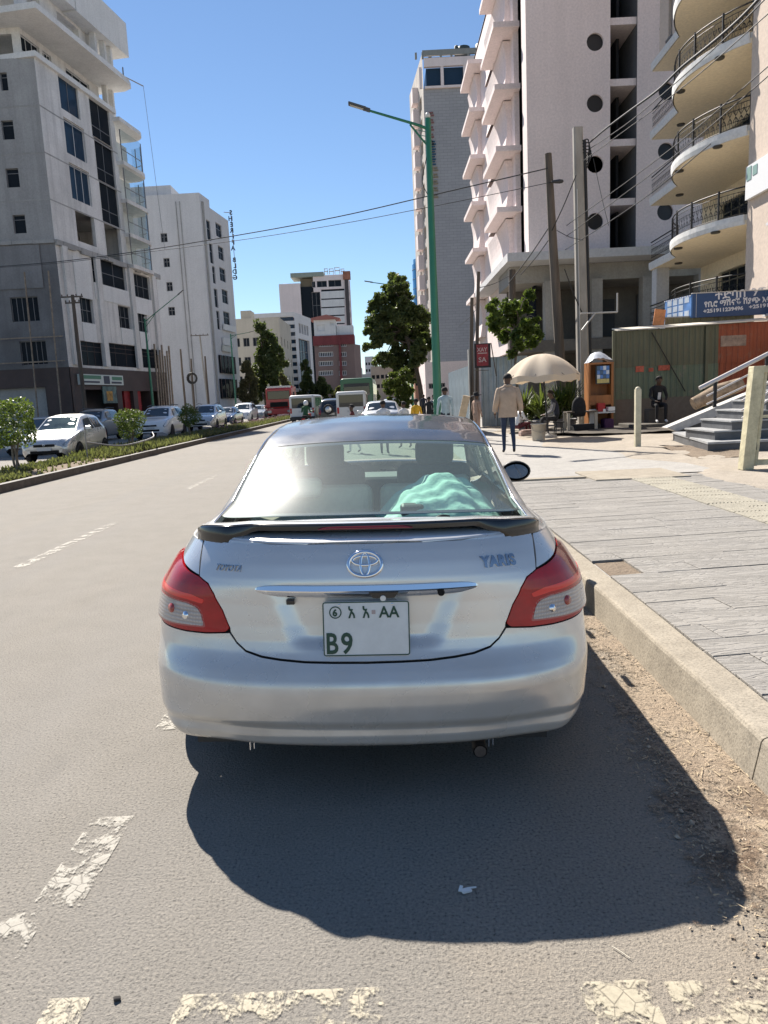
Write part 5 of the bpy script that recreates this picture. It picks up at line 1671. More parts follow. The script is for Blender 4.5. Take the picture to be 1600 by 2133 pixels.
def banded():
 B = thing('banded_glass_building', 'low block of grey and white horizontal bands with a tall blue glass portal', 'building', (-17.6, 150, 0))
 c = MB()
 c.box(-9, -.3, .3, 12, 0, 18.6); c.build('core', [M_PANEB], B)
 m1, m2 = plaster('white band', (.62, .62, .63), .06, .3, .3), M_PANEB
 k = 0
 for i in range(13):
  z = .6 + i * 1.5
  if z + .75 > 19.4: break
  q = MB(); q.box(-9.05, 0, -.0, .35, z, z + .72); q.build('band', [m1], B)
 q = MB(); q.box(-9.1, .1, -.12, .4, 18.7, 19.5); q.build('cornice', [m1], B)
 # portal side, turned towards the street
 W = Wall((0, 0), (.16, .987), (.987, -.16))
 L = 13
 p = MB(); W.fill(p, 0, L, 0, 19.5, [(2.2, L - 2.2, 0, 14.5), (3, 4.4, 15.6, 17.6), (5, 6.4, 15.6, 17.6), (7, 8.4, 15.6, 17.6), (9, 10.4, 15.6, 17.6)], .6); p.build('portal', [m1], B)
 g = MB(); W.bar(g, 2.2, L - 2.2, 0, 14.5, -.6, -.5); W.bar(g, 3, 10.4, 15.6, 17.6, -.62, -.55); g.build('portal_glass', [M_PANEB], B)
 q = MB()
 for s in (4.4, 6.5, 8.6): W.bar(q, s - .06, s + .06, 0, 14.5, -.5, -.42)
 for z in np.arange(2, 14, 2.0): W.bar(q, 2.2, L - 2.2, z - .05, z + .05, -.5, -.43)
 q.build('mullion', [MATS['window frame']], B)
banded()

def tall_white():
 B = thing('white_tower_block', 'tall white office block with dark window strips and rooftop letters, in the far distance', 'building', (-31.1, 230, 0))
 F = Wall((0, 0), (1, 0), (0, -1)); S = Wall((20.3, 0), (.22, .975), (.975, -.22))
 def R(*r):
  a, b, c, d = Wall((-31.1, 230), (1, 0), (0, -1)).rect(*r); return (a, b, c, d)
 mb = MB()
 o1 = [R(652, 608, 669, 690), R(650, 586, 657, 599), R(660, 585, 681, 598), R(684, 583, 711, 597), R(589, 590, 597, 594)]
 bands = [R(669, 602 + 17.5 * k, 718, 606 + 17.5 * k) for k in range(5)]
 F.fill(mb, 0, 6.6, 0, 37.6, o1[4:], .3); F.fill(mb, 10.6, 20.3, 0, 39.6, o1[:4] + bands, .4)
 S.fill(mb, 0, 6.5, 0, 38.6, [(1.2, 2.4, 3 + 3.4 * k, 5 + 3.4 * k) for k in range(10)] + [(3.8, 5.2, 3 + 3.4 * k, 5 + 3.4 * k) for k in range(10)], .3)
 mb.box(.02, 6.6, .02, 8, 37, 37.55); mb.box(10.6, 20.2, .02, 8, 38.8, 39.4)
 mb.build('wall', [M_WHITE], B)
 MB().box(6.6, 10.6, 1.0, 8, 0, 39.0).build('brown_panel', [mat('ochre cladding', (.16, .13, .085), rough=.8)], B)
 MB().box(.6, 20, .6, 7, 0, 36.5).build('inner_wall', [M_PANE], B)
 MB().box(3.8, 14.0, -.4, 8, 39.3, 40.6).build('roof_plant', [plaster('green grey cladding', (.30, .34, .30), .05)], B)
 for r in o1[:4]: F.window(B, r, depth=.3, cols=2, rows=(.33, .66) if r[3] - r[2] > 6 else (), w=.12)
 for k in range(4):
  z = R(669, 608 + 17.5 * k, 718, 617 + 17.5 * k)
  q = MB(); F.bar(q, z[0] - .0, z[1], z[2] - .6, z[3] + .2, .002, .15); q.build('spandrel', [M_WPANEL], B)
 MB().box(20.32, 21.4, -.4, 1.2, 0, 38.0).build('corner_fin', [mat('dark fin', (.06, .05, .05), rough=.6)], B)
 MB().box(19.9, 22.2, -.6, 1.2, 38.0, 40.4).build('corner_sign', [mat('orange brown sign', (.30, .12, .07), rough=.6, var=.4, vscale=.6)], B)
 # open letter frames on the roof
 for k, (x, w, h) in enumerate(((14.2, 1.1, 1.9), (15.7, 1.4, 1.8), (17.4, 1.6, 2.1), (19.3, 1.1, 1.6))):
  q = MB(); z = 39.7
  q.box(x, x + .18, .2, .4, z, z + h); q.box(x + w - .18, x + w, .2, .4, z, z + h * .8); q.box(x, x + w, .2, .4, z + h - .2, z + h); q.box(x + .1, x + w, .2, .4, z + h * .45, z + h * .6)
  q.build('roof_letter', [mat('pale letter', (.62, .62, .62), rough=.5)], B)
tall_white()

def red_block():
 B = thing('red_brick_building', 'red and pinkish brown block with a low red roof before the white office block', 'building', (-17.6, 190, 0))
 F = Wall((0, 0), (1, 0), (0, -1)); S = Wall((10.2, 0), (.3, .954), (.954, -.3)); G = Wall((-17.6, 190), (1, 0), (0, -1))
 mb = MB()
 rows = [717, 738, 757, 777]
 o = [G.rect(664, y - 5, 694, y + 5) for y in rows] + [G.rect(706, y - 5, 722, y + 5) for y in rows]
 F.fill(mb, 0, 10.2, 0, 15.6, o, .3); mb.build('wall', [plaster('pink brown brick', (.225, .160, .145), .1, .3, .3)], B)
 S.fill(m2 := MB(), 0, 5, 0, 15.6, [], .2); m2.build('side_wall', [plaster('pink brown brick side', (.225, .160, .145), .1, .3, .3)], B)
 for r in o: F.window(B, r, depth=.25, cols=8 if r[1] - r[0] > 3 else 4, w=.16, frame=MATS['white frame'])
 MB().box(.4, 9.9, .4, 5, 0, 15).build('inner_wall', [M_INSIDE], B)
 MB().box(-.2, 10.4, -.35, 5, 15.65, 18.0).build('red_band', [mat('red band', (.17, .032, .034), rough=.7, var=.2, vscale=.5)], B)
 up = MB(); F.fill(up, .2, 5.8, 18.0, 22.0, [(1.0, 3.0, 19.2, 20.8), (4.4, 5.4, 20.6, 21.3)], .25); up.box(.25, 5.8, .3, 5, 18.0, 21.9); up.box(5.9, 10.2, .6, 5, 18.0, 20.4); up.build('attic', [M_WPANEL], B)
 MB().prism([(-.6, 22.0), (6.8, 22.0), (7.0, 22.2), (3.6, 23.2), (-.4, 22.5)], -.8, 5.4, axis='y').build('roof', [mat('red roof', (.34, .13, .105), rough=.7)], B)
 MB().box(6.3, 6.9, -.55, -.3, 0, 18).build('red_pier', [MATS['red band']], B)
red_block()
# ------------------------------------------------------------------ far end of the street
M_HZ = plaster('far pale render', (.50, .50, .52), .08, .1, .3)
boxhouse('far_tower', 'slim pale tower far away above the end of the street', -9.5, -5.2, 380, 392, 23.0, M_HZ, 3.4, 3, (.9, 1.4), side_cols=2, split=False)
boxhouse('far_building', 'low grey building at the far end of the street behind the green bus', -13.0, -2.5, 300, 320, 11.5, plaster('far grey render', (.36, .36, .37), .1, .1, .3), 3.2, 6, (1.1, 1.3), side_cols=3, split=False)
boxhouse('far_building', 'cream low building at the far end of the street left of the big tree', -4.5, 5.0, 255, 270, 12.5, M_BEIGE, 3.2, 6, (1.1, 1.3), side_cols=3, split=False)
boxhouse('far_building', 'small whitish building low behind the round bush at the street end', -22, -10, 330, 345, 15.5, M_HZ, 3.2, 6, (1.1, 1.3), side_cols=3, split=False)

def blue_tower():
 B = thing('blue_glass_tower', 'round blue glass tower far off, half hidden by the grey tiled tower', 'building', (15.6, 260, 0))
 MB().lathe([(4.1, 0), (4.1, 46.5), (3.7, 46.8), (3.7, 48.2), (0, 48.2)], 40).build('shaft', [mat('blue glass skin', (.035, .15, .30), rough=.15, metal=.2, var=.2, vscale=.2)], B)
 r = MB()
 for k in range(14):
  z = 3 + k * 3.2
  r.lathe([(4.1, z), (4.16, z + .02), (4.16, z + .25), (4.1, z + .27)], 40)
 r.build('floor_ring', [mat('blue ring', (.05, .10, .16), rough=.4)], B)
 MB().tube([(0, 0, 48.2), (0, 0, 50)], .12, 6).build('mast', [M_STEEL], B)
blue_tower()
boxhouse('orange_building', 'terracotta coloured block under the blue glass tower', 10.0, 14.5, 240, 250, 30.5, mat('terracotta render', (.40, .19, .12), rough=.85, var=.12, vscale=.3), 3.3, 3, (1.0, 1.4), side_cols=2, split=False)

# ------------------------------------------------------------------ grey tiled tower
def tiled():
 m, nt, p, o = new_mat('grey facing tiles')
 tc = N(nt, 'ShaderNodeNewGeometry')
 mp = N(nt, 'ShaderNodeMapping'); mp.inputs['Rotation'].default_value = (R_(90), 0, 0)
 nt.links.new(tc.outputs['Position'], mp.inputs['Vector'])
 b = N(nt, 'ShaderNodeTexBrick')
 b.inputs['Scale'].default_value = 1.0; b.inputs['Mortar Size'].default_value = .022; b.inputs['Brick Width'].default_value = 1.1; b.inputs['Row Height'].default_value = .42
 b.inputs['Color1'].default_value = (.30, .295, .30, 1); b.inputs['Color2'].default_value = (.35, .34, .345, 1); b.inputs['Mortar'].default_value = (.17, .165, .17, 1)
 b.offset = .5
 nt.links.new(mp.outputs[0], b.inputs['Vector'])
 a = noise(nt, tc.outputs['Position'], .12, 5, .6)
 nt.links.new(mixc(nt, .35, b.outputs['Color'], ramp(nt, a, [(.3, (.25, .245, .25)), (.7, (.39, .38, .385))])), p.inputs['Base Color'])
 p.inputs['Roughness'].default_value = .55
 return m
def grey_tower():
 X0, Y0 = 7.75, 115
 B = thing('grey_tiled_tower', 'tall grey tiled tower with a glazed top floor behind the green street lamp', 'building', (X0, Y0, 0))
 M_T = tiled()
 G = Wall((X0, Y0), (1, 0), (0, -1)); F = Wall((0, 0), (1, 0), (0, -1)); L = Wall((0, 0), (-.09, .996), (-.996, -.09))
 zt = G.px(930, 183)[1]; zg = G.px(930, 139)[1]; zb = G.px(930, 121)[1]; zr = G.px(930, 108)[1]
 mb = MB(); F.fill(mb, 0, 14, 0, zt, [], .2); mb.box(0.02, 14, .02, 12, zt - .4, zt - .02); mb.build('wall', [M_T], B)
 lw = MB(); L.fill(lw, 0, 15, 0, zr, [(2 + 5.5 * (k % 2), 4.5 + 5.5 * (k % 2), 4 + 1.55 * k, 5.9 + 1.55 * k) for k in range(28)], .5); lw.build('side_wall', [plaster('side render', (.48, .44, .40), .2, .5, .3)], B)
 for k in range(15):
  q = MB(); L.bar(q, 5.2, 7.2, 3 + k * 3.1, 5.2 + k * 3.1, 0, .9); q.build('side_bay', [M_WHITE], B)
 gl = MB(); gl.box(.5, 13.5, .3, 10, zt, zg); gl.build('top_glazing', [M_PANEB], B)
 fr = MB()
 for px in (876, 921, 968, 1000):
  s = G.px(px, 160)[0]; F.bar(fr, s - .22, s + .22, zt, zg, .02, .3)
 F.bar(fr, .2, 14, zg, zb, -.2, .35); F.bar(fr, .2, 14, zt - .05, zt + .25, .02, .35)
 fr.build('top_frame', [M_WHITE], B)
 op = MB()
 for px in (866, 880, 918, 940, 975):
  s = G.px(px, 110)[0]; F.bar(op, s - .15, s + .15, zb, zr, 0, .3)
 F.bar(op, 0, 14, zr - .5, zr + .25, -.05, .32); op.box(0.4, 14, 1.5, 1.8, zb, zr)
 op.build('roof_screen', [plaster('roof screen concrete', (.26, .27, .26), .1)], B)
 for s, w, h in ((1.3, .5, .8), (5.3, .7, 1.5), (6.3, 2.0, 1.3), (9.0, 1.8, 1.6), (10.6, .5, 2.0)):
  q = MB(); q.lathe([(w * .5, zr + .2), (w * .5, zr + h), (w * .3, zr + h + .15), (0, zr + h + .15)], 12, (s, 2.0, 0)); q.build('water_tank', [mat('roof tank', (.06, .075, .065), rough=.6)], B)
 # stacked letters down the corner, too small to read
 cols = (('red letter', (.22, .10, .095)), ('blue letter', (.012, .075, .14)), ('ochre letter', (.24, .20, .13)))
 for nm, c in cols: mat(nm, c, rough=.6)
 rows = [(898, 238 + 15 * k, 0) for k in range(5)] + [(902, 298 + 10.5 * k, 1) for k in range(5)] + [(907, 352 + 14 * k, 2) for k in range(5)]
 for px, py, k in rows:
  s, z = G.px(px, py)
  q = MB(); F.bar(q, s - .42, s + .42, z - .28, z - .1, .05, .25); F.bar(q, s - .42, s + .30, z + .1, z + .26, .05, .25); F.bar(q, s - .42, s - .2, z - .1, z + .1, .05, .25)
  q.build('sign_letter', [MATS[cols[k][0]]], B)
 return B
grey_tower()
# ------------------------------------------------------------------ white tower with round windows
def round_tower():
 X0, Y0 = 8.0, 40.0
 B = thing('white_round_window_tower', 'white tower with round windows, dark open slots and jutting side slabs', 'building', (X0, Y0, 0))
 G = Wall((X0, Y0), (1, 0), (0, -1)); F = Wall((0, 0), (1, 0), (0, -1))
 H = 27.0
 rz = [G.px(1240, y)[1] for y in (461, 342, 215, 87)]; rz.append(2 * rz[3] - rz[2]); rs = G.px(1240, 300)[0]; rr = .43
 s0, s1 = G.px(1271, 300)[0], G.px(1326, 300)[0]
 zl = G.px(1200, 531)[1]
 rs2 = G.px(1387, 380)[0]; rz2 = [G.px(1387, y)[1] for y in (441, 315, 190, 60)]
 # front skin with true round holes: built strip by strip
 mb = MB()
 def strip(a, b, z0, z1, cen, zs):
  """Wall strip a..b with circular openings centred at cen."""
  zs = sorted(zs)
  cuts = [z0] + [(zs[i] + zs[i + 1]) / 2 for i in range(len(zs) - 1)] + [z1]
  n = 32
  for i, zc in enumerate(zs):
   lo, hi = cuts[i], cuts[i + 1]
   ring = [(cen + rr * cos(2 * pi * k / n), zc + rr * sin(2 * pi * k / n)) for k in range(n)]
   box = []
   for k in range(n):
    c, s = cos(2 * pi * k / n), sin(2 * pi * k / n)
    tx = ((b - cen) / c if c > 1e-6 else (a - cen) / c if c < -1e-6 else 1e9); tz = ((hi - zc) / s if s > 1e-6 else (lo - zc) / s if s < -1e-6 else 1e9)
    t = min(tx, tz); box.append((cen + c * t, zc + s * t))
   vs = [(x, 0, z) for x, z in ring] + [(x, 0, z) for x, z in box]
   fs = [(k, n + k, n + (k + 1) % n, (k + 1) % n)[::-1] for k in range(n)]
   mb.add(vs, fs)
   # corners left over by the fan
   for cx, cz in ((a, lo), (b, lo), (b, hi), (a, hi)):
    k = min(range(n), key=lambda q: abs(atan2((cz - zc), (cx - cen)) % (2 * pi) - 2 * pi * q / n))
    for k0 in (k - 1, k):
     p, q = box[k0 % n], box[(k0 + 1) % n]
     if abs(p[0] - q[0]) > 1e-6 and abs(p[1] - q[1]) > 1e-6:
      mb.add([(p[0], 0, p[1]), (q[0], 0, q[1]), (cx, 0, cz)], [(0, 1, 2)[::-1]])
   rv = [(x, 0, z) for x, z in ring] + [(x, .14, z) for x, z in ring]
   mb.add(rv, [(k, (k + 1) % n, n + (k + 1) % n, n + k) for k in range(n)], 0, True)
   mb.add([(x, .15, z) for x, z in ring], [tuple(range(n))], 1)
 strip(0.55, s0, zl, H, rs, rz)
 strip(s1 + .62, 11.5, zl, H, rs2, rz2)
 F.fill(mb, .0, .55, zl, H, []); F.fill(mb, s1, s1 + .62, zl, H, [])
 dk = MB(); dk.box(s1 + .0, s1 + .03, .01, 3.4, zl, H); dk.box(s0 - .03, s0, .01, 3.4, zl, H); dk.build('slot_shade_side', [plaster('shade toned slot side', (.15, .15, .155), .2)], B)['kind'] = 'stuff'  # slot shade painted in as dark side walls
 wall = mb.build('wall', [M_WHITE, mat('round window dark', (.012, .012, .014), rough=.4)], B)
 gw = MB(); gw.lathe([(0, 0), (rr * .98, 0)], 28, (rs, .13, rz[1]), axis='y'); gw.build('window_board', [mat('brown board', (.30, .26, .23), rough=.8)], B)
 # slot floors and dark depth
 ys = [526, 419, 295, 169, 41]
 for y in ys:
  z = G.px(1297, y)[1]
  q = MB(); q.box(s0, s1, .12, 3.4, z - .17, z + .17); q.build('slot_floor', [M_WHITE], B)
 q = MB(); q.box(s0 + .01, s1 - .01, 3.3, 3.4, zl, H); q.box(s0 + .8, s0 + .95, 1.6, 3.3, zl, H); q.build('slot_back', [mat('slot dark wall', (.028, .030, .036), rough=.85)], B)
 # street side: recessed glazing, bays and jutting slabs
 zs = [at(1060, y, Y=43.4).z for y in (55, 184, 312, 438, 560)]
 d = zs[0] - zs[1]; zs = [zs[0] + d] + zs
 sd = MB()
 sd.box(.004, .3, .004, 1.2, zl + .01, H); sd.box(.02, .3, 3.6, 22, 4.0, H)
 sd.build('side_wall', [M_WHITE], B)
 q = MB(); q.box(.5, .6, 1.2, 3.6, 4.0, H); q.build('side_glazing', [M_PANE], B)
 for y0, y1, xo, zz in ((3.1, 8.4, -1.15, zs), (15.4, 20.5, -1.05, [z + .2 for z in zs])):
  for z in zz:
   q = MB(); q.prism([(xo, y0), (.28, y0), (.28, y1), (xo, y1)], z - .14, z + .14); q.build('eave_slab', [M_WHITE], B)
 ov = mat('oval recess', (.30, .28, .25), rough=.9)
 for (y0, y1, xo, zz) in ((4.6, 11.8, -.42, zs), (17.0, 21.2, -.42, [z + .2 for z in zs])):
  for k, z in enumerate(zz):
   h = d - .42
   # bay drum: bowed out at its foot, drawn in below the slab above
   rows = []
   for t in np.linspace(0, 1, 9):
    xb = xo + .30 * sin(pi * t) ** 1.0 * .6
    zz_ = z - .20 - h + h * t
    rows.append([(.02, y0, zz_), (xb, y0, zz_), (xb, y1, zz_), (.02, y1, zz_)])
   q = MB(); q.grid(rows, sm=False); bo = q.build('bay', [M_WHITE], B)
   n = 18
   ym = y0 + 1.9
   e = MB(); e.add([(xo + .19, ym + .75 * cos(2 * pi * j / n), z - .2 - h * .55 + .62 * sin(2 * pi * j / n)) for j in range(n)], [tuple(range(n))]); e.build('oval_window', [ov], bo)
 q = MB(); q.box(.35, .45, 11.7, 15.3, 4.0, H); q.build('dark_slot', [M_PANE], B)
 # ledge and the recessed lower storeys
 lg = MB(); lg.box(-1.4, 12, -1.5, .2, zl - .42, zl); lg.prism([(-1.396, .21), (.3, .21), (.3, 12), (-1.396, 12)], zl - .40, zl - .02); lg.build('ledge', [M_WHITE2], B)
 lw = MB(); lw.box(-1.0, 12, .2, 4.0, zl - 1.3, zl - .43); lw.build('beam', [plaster('shade toned beam', (.36, .34, .31), .2, .5, .7)], B)  # shade of the lower storeys put into beam, column and wall tones
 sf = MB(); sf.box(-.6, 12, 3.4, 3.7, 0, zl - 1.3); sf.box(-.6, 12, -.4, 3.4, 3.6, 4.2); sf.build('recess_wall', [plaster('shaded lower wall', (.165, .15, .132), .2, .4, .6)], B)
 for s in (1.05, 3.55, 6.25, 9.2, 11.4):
  q = MB(); q.box(s - .28, s + .28, -.3, .35, 0, zl - 1.3); q.build('column', [MATS['shade toned beam']], B)
 for a, b2, c, e in ((4.2, 5.6, 4.5, 6.6), (6.9, 8.9, 4.4, 6.8), (9.6, 11.2, 4.4, 6.8), (6.9, 11.2, .4, 3.2), (1.8, 3.0, 1.0, 3.2)):
  q = MB(); q.box(a, b2, 3.3, 3.39, c, e); q.build('dark_opening', [M_BLACKST], B)
 rf = MB(); rf.box(0.02, 11.5, .02, 21, H - .3, H - .02); rf.build('roof', [M_WHITE2], B)
 MB().box(.5, 11, 3.45, 20, .1, H - .4).build('inner_core', [M_INSIDE], B)
round_tower()

# ------------------------------------------------------------------ pink building with curved balconies
def scroll_panel(L, H, rng):
 """Wrought-iron scrollwork between two posts, in the plane x-z."""
 b = MB()
 n = max(1, round(L / .20))
 for i in range(n):
  c = L * (i + .5) / n
  for s in (-1, 1):
   for zz, f in ((H * .30, 1), (H * .68, -1)):
    pts = [(c + s * (.008 + .082 * sin(t)), 0, zz + f * (.16 * (t / 3.6) - .08) + .05 * cos(2 * t) * f) for t in np.linspace(0, 3.6, 7)]
    b.tube(pts, .014, 3, cap=False)
  b.tube([(c - L / n / 2, 0, .04), (c + L / n / 2, 0, H - .08)], .009, 3, cap=False)
  b.tube([(c, 0, .04), (c, 0, H)], .010, 3, cap=False)
 return b
def balcony_building():
 X = 13.1
 B = thing('balcony_building', 'pink and cream building with curved balconies and black iron railings, at the right', 'building', (X, 26.85, 0))
 k = X / 13.5
 Y0 = 26.85
 zt = [at(1362, 560, X=X).z, at(1362, 423, X=X).z, at(1364, 285, X=X).z, at(1380, 30, X=X).z]
 d = (zt[2] - zt[0]) / 2
 zt = [zt[0], zt[0] + d, zt[0] + 2 * d, zt[0] + 3 * d]
 Lw = 9.4
 Wl = Wall((2.4, -.2), (0, 1), (-1, 0))                  # back wall of the balconies
 mb = MB()
 ho = []
 for z in [zt[0] - d] + zt[:3]:
  ho += [(.7, 3.8, z + .2, z + 2.4), (4.6, 7.6, z + .2, z + 2.4)]
 Wl.fill(mb, 0, Lw + .1, 0, zt[3] + 9, ho, .25); mb.build('back_wall', [M_CREAMW], B)
 for r in ho:
  Wl.window(B, r, depth=.2, cols=4, rows=(.80,), w=.06, frame=mat('olive frame', (.16, .15, .11), rough=.6), name='balcony_door', glass=M_PANE)
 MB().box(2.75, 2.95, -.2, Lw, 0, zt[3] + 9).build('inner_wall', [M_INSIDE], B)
 # near wing flush with the balcony edge, windows with sills
 Wn = Wall((0, 0), (0, -1), (-1, 0))
 GG = Wall((X, Y0), (0, -1), (-1, 0))
 nw = [(1.6, 2.7, zt[0] - .3 + d * j, zt[0] + 1.7 + d * j) for j in range(-1, 5)] + [(4.4, 5.5, zt[0] - .3 + d * j, zt[0] + 1.7 + d * j) for j in range(-1, 5)]
 nb = MB(); Wn.fill(nb, 0, 14, 0, 25, nw, .35); nb.box(0.004, 2.5, -.25, -.004, 0, 25); nb.box(.3, .5, -14, -.3, 0, 25); nb.build('wing_wall', [M_PINK], B)
 for r in nw: Wn.window(B, r, depth=.3, cols=2, rows=(.72,), w=.06, frame=MATS['white frame'], sill=True)
 # far return: cream wall with tall slits, over the balconies
 fz = zt[3]
 fw = MB()
 U = Wall((1.0, 4.0), (0, 1), (-1, 0))
 so = [(1.2 + 1.6 * i, 1.75 + 1.6 * i, fz - 2.4 + 3.1 * j, fz - .2 + 3.1 * j) for i in range(4) for j in (0, 1, 2)]
 # balconies: slab curves out, in again, then runs on to the far end
 def outline(z_i):
  pts = [(2.4, -.0), (0.0, 0.0)]
  for t in np.linspace(0, 1, 15):
   y = .0 + 6.1 * t
   pts.append((-.05 - 1.1 * sin(pi * min(1, t * 1.02)) ** .75 if t < 1 else -.05, y))
  pts += [(-.05, 6.3), (.0, Lw), (2.4, Lw)]
  return pts
 ir = mat('black iron', (.012, .012, .013), rough=.5)
 rng = random.Random(2)
 for i, z in enumerate([zt[0] - d] + zt):
  pl = outline(i)
  s = MB(); slab_poly(s, [(a, b) for a, b in pl], z, z + .16); s.build('balcony_slab', [M_CREAMW], B)
  e = MB()
  inner = [(a, b) for a, b in pl[1:-1]]
  out2 = []
  for j, (a, b) in enumerate(inner): out2.append((a - .05, b))
  e.grid([[(a, b, z - .0) for a, b in out2], [(a - .03, b, z + .16) for a, b in out2], [(a - .03, b, z + .34) for a, b in out2], [(a + .10, b, z + .34) for a, b in out2], [(a + .10, b, z + .155) for a, b in out2]], sm=False)
  e.build('slab_edge', [M_WPANEL], B)
  if i < 4:
   for (x, y) in ((-.65, 1.0), (-.9, 3.8), (.6, 7.5)):
    MB().lathe([(.16, z - .06), (.17, z - .03), (.17, z)], 14, (x, y, 0)).build('ceiling_lamp', [mat('dark lamp ring', (.05, .045, .035), rough=.6)], B)
  if i == 4: continue
  rt = MB(); z1 = z + .34
  path = [(a + .03, b) for a, b in inner]
  rt.tube([(a, b, z1 + .95) for a, b in path], .028, 6); rt.tube([(a, b, z1 + .80) for a, b in path], .014, 5); rt.tube([(a, b, z1 + .06) for a, b in path], .014, 5)
  ro = rt.build('balcony_rail', [ir], B)
  acc = 0
  sp = MB()
  for (a0, b0), (a1, b1) in zip(path[:-1], path[1:]):
   seg = math.hypot(a1 - a0, b1 - b0)
   if seg < .1: continue
   n = max(1, round(seg / .55))
   for q in range(n):
    A = (a0 + (a1 - a0) * q / n, b0 + (b1 - b0) * q / n)
    sc = scroll_panel(seg / n, .78, rng)
    ux, uy = (a1 - a0) / seg, (b1 - b0) / seg
    sp.add([(A[0] + ux * x, A[1] + uy * x, z1 + .04 + zz) for x, y, zz in sc.v], sc.f, 0, False)
  for j in range(0, len(path), 3):
   a, b = path[j]; MB().box(a - .03, a + .03, b - .03, b + .03, z1, z1 + 1.02).build('rail_post', [ir], ro)
  sp.build('scrollwork', [ir], ro)
 # upper storeys over the last slab, set at the slab line
 up = MB(); Wu = Wall((.35, -.0), (0, 1), (-1, 0))
 ou = [(4.7 + 1.1 * q, 5.15 + 1.1 * q, fz + .9 + d * j, fz + 2.6 + d * j) for q in range(4) for j in range(3)]
 Wu.fill(up, 0, Lw + .1, fz + .34, fz + 10, ou, .25); up.box(.354, 3, Lw, Lw + .12, fz + .35, fz + 10); up.build('upper_wall', [M_PINK], B)
 for r in ou: Wu.window(B, r, depth=.2, cols=1, rows=(.6,), w=.06, frame=MATS['window frame'], sill=True)
 # white advertising board on the near wing
 r = GG.rect(1563, 335, 1606, 405)
 bb = MB(); Wn.bar(bb, r[0], r[1] + 1.2, r[2], r[3], .02, .16); bo = bb.build('wall_sign', [mat('white sign', (.72, .73, .74), rough=.5)], B)
 g = MB()
 for t, h0, h1 in ((.05, .55, .95), (.25, .62, .9)): Wn.bar(g, r[0] + t * 2, r[0] + t * 2 + .3, r[2] + h0 * (r[3] - r[2]), r[2] + h1 * (r[3] - r[2]), .161, .175)
 g.build('sign_logo', [mat('grey green logo', (.18, .30, .28), rough=.6)], bo)
 # column and dark shop under the lowest slab
 q = MB(); q.box(.05, .65, Lw - .7, Lw - .1, 0, zt[0] - .0); q.build('column', [M_WHITE2], B)
 return B
balcony_building()
# ------------------------------------------------------------------ street lamps, poles, wires
M_GREENP = mat('green lamp paint', (.008, .145, .075), rough=.4, coat=.3, var=.12, vscale=2)
M_CONPOLE = mat('pole concrete', (.30, .28, .25), rough=.9, var=.2, vscale=2.5, bump=.4, bscale=30, stretch=(1, 1, .3))
M_WOODP = mat('weathered pole wood', (.105, .085, .068), rough=.95, var=.4, vscale=5, bump=.7, bscale=25, stretch=(1, 1, .08))
M_WIRE = mat('cable black', (.014, .014, .015), rough=.6)

def street_lamp(label, base, h, tip, r=.085, group='green street lamps'):
 t = thing('street_lamp', label, 'street lamp', base, 0, group)
 tip = Vector(tip) - Vector(base)
 MB().tube([(0, 0, 0), (0, 0, .5), (0, 0, h * .5), (0, 0, h)], [r * 1.25, r * 1.15, r * .95, r * .68], 12).build('pole', [M_GREENP], t)
 MB().lathe([(r * 1.9, 0), (r * 1.9, .05), (r * 1.4, .08)], 14).build('base_plate', [M_GREENP], t)
 MB().lathe([(.0, h + .16), (.05, h + .14), (.075, h + .07), (.05, h), (.02, h - .01)][::-1], 12).build('finial', [mat('cream cap', (.62, .60, .55), rough=.5)], t)
 d = Vector((tip.x, tip.y, 0)).normalized()
 a0 = Vector((0, 0, h - .28))
 arm = MB().tube([a0, a0.lerp(tip, .2) + Vector((0, 0, .02)), tip], [.045, .04, .033], 8)
 arm.tube(catmull([(0, 0, h - .75), tuple(d * .16 + Vector((0, 0, h - .58))), tuple(a0.lerp(tip, .30) - Vector((0, 0, .03)))], 6), .028, 6)
 for k in range(4):
  z = h - .25 - k * .12
  arm.tube([(0, 0, z), tuple(d * (.40 - .07 * k) + Vector((0, 0, z + (.10 - .02 * k))))], .010, 4)
 arm.build('arm', [M_GREENP], t)
 ang = atan2(d.y, d.x); sl = atan2(tip.z - a0.z, Vector((tip.x, tip.y)).length)
 hd = MB().rbox((.30, 0, .02), (.52, .22, .05)).rbox((.02, 0, .01), (.20, .10, .09)).rbox((.30, 0, -.012), (.42, .17, .012), mi=1)
 ho = hd.build('lamp_head', [mat('lamp housing', (.07, .075, .08), rough=.5), mat('lamp lens', (.40, .40, .38), rough=.4)], t, bevel=.012)
 ho.location = tip; ho.rotation_euler = (0, -sl, ang)
 w = MB().tube(catmull([(0, -.02, h - .8), tuple(d * .12 + Vector((0, 0, h - 1.2))), tuple(d * .22 + Vector((0, 0, h - 1.7))), tuple(d * .06 + Vector((0, 0, h - 2.1)))], 6), .012, 5)
 w.build('lamp_cable', [M_WIRE], t)
 return t
p1 = at(905, 640, Y=22)
street_lamp('near green street lamp with its arm over the road, beside the grey tower', (p1.x, 22, .19), 9.15, at(765, 229, Y=22), .115)
street_lamp('green street lamp before the shops of the unfinished concrete block', (-20.9, 65.5, .15), 9.3, at(372, 613, Y=65.5), .11)
street_lamp('green street lamp at the far corner of the white lettered building', (-20.7, 101, .15), 11.0, at(520, 692, Y=101), .12)
street_lamp('green street lamp whose arm pokes out of the top of the big roadside tree', (2.2, 58, .19), 10.0, at(774, 588, Y=58), .09)

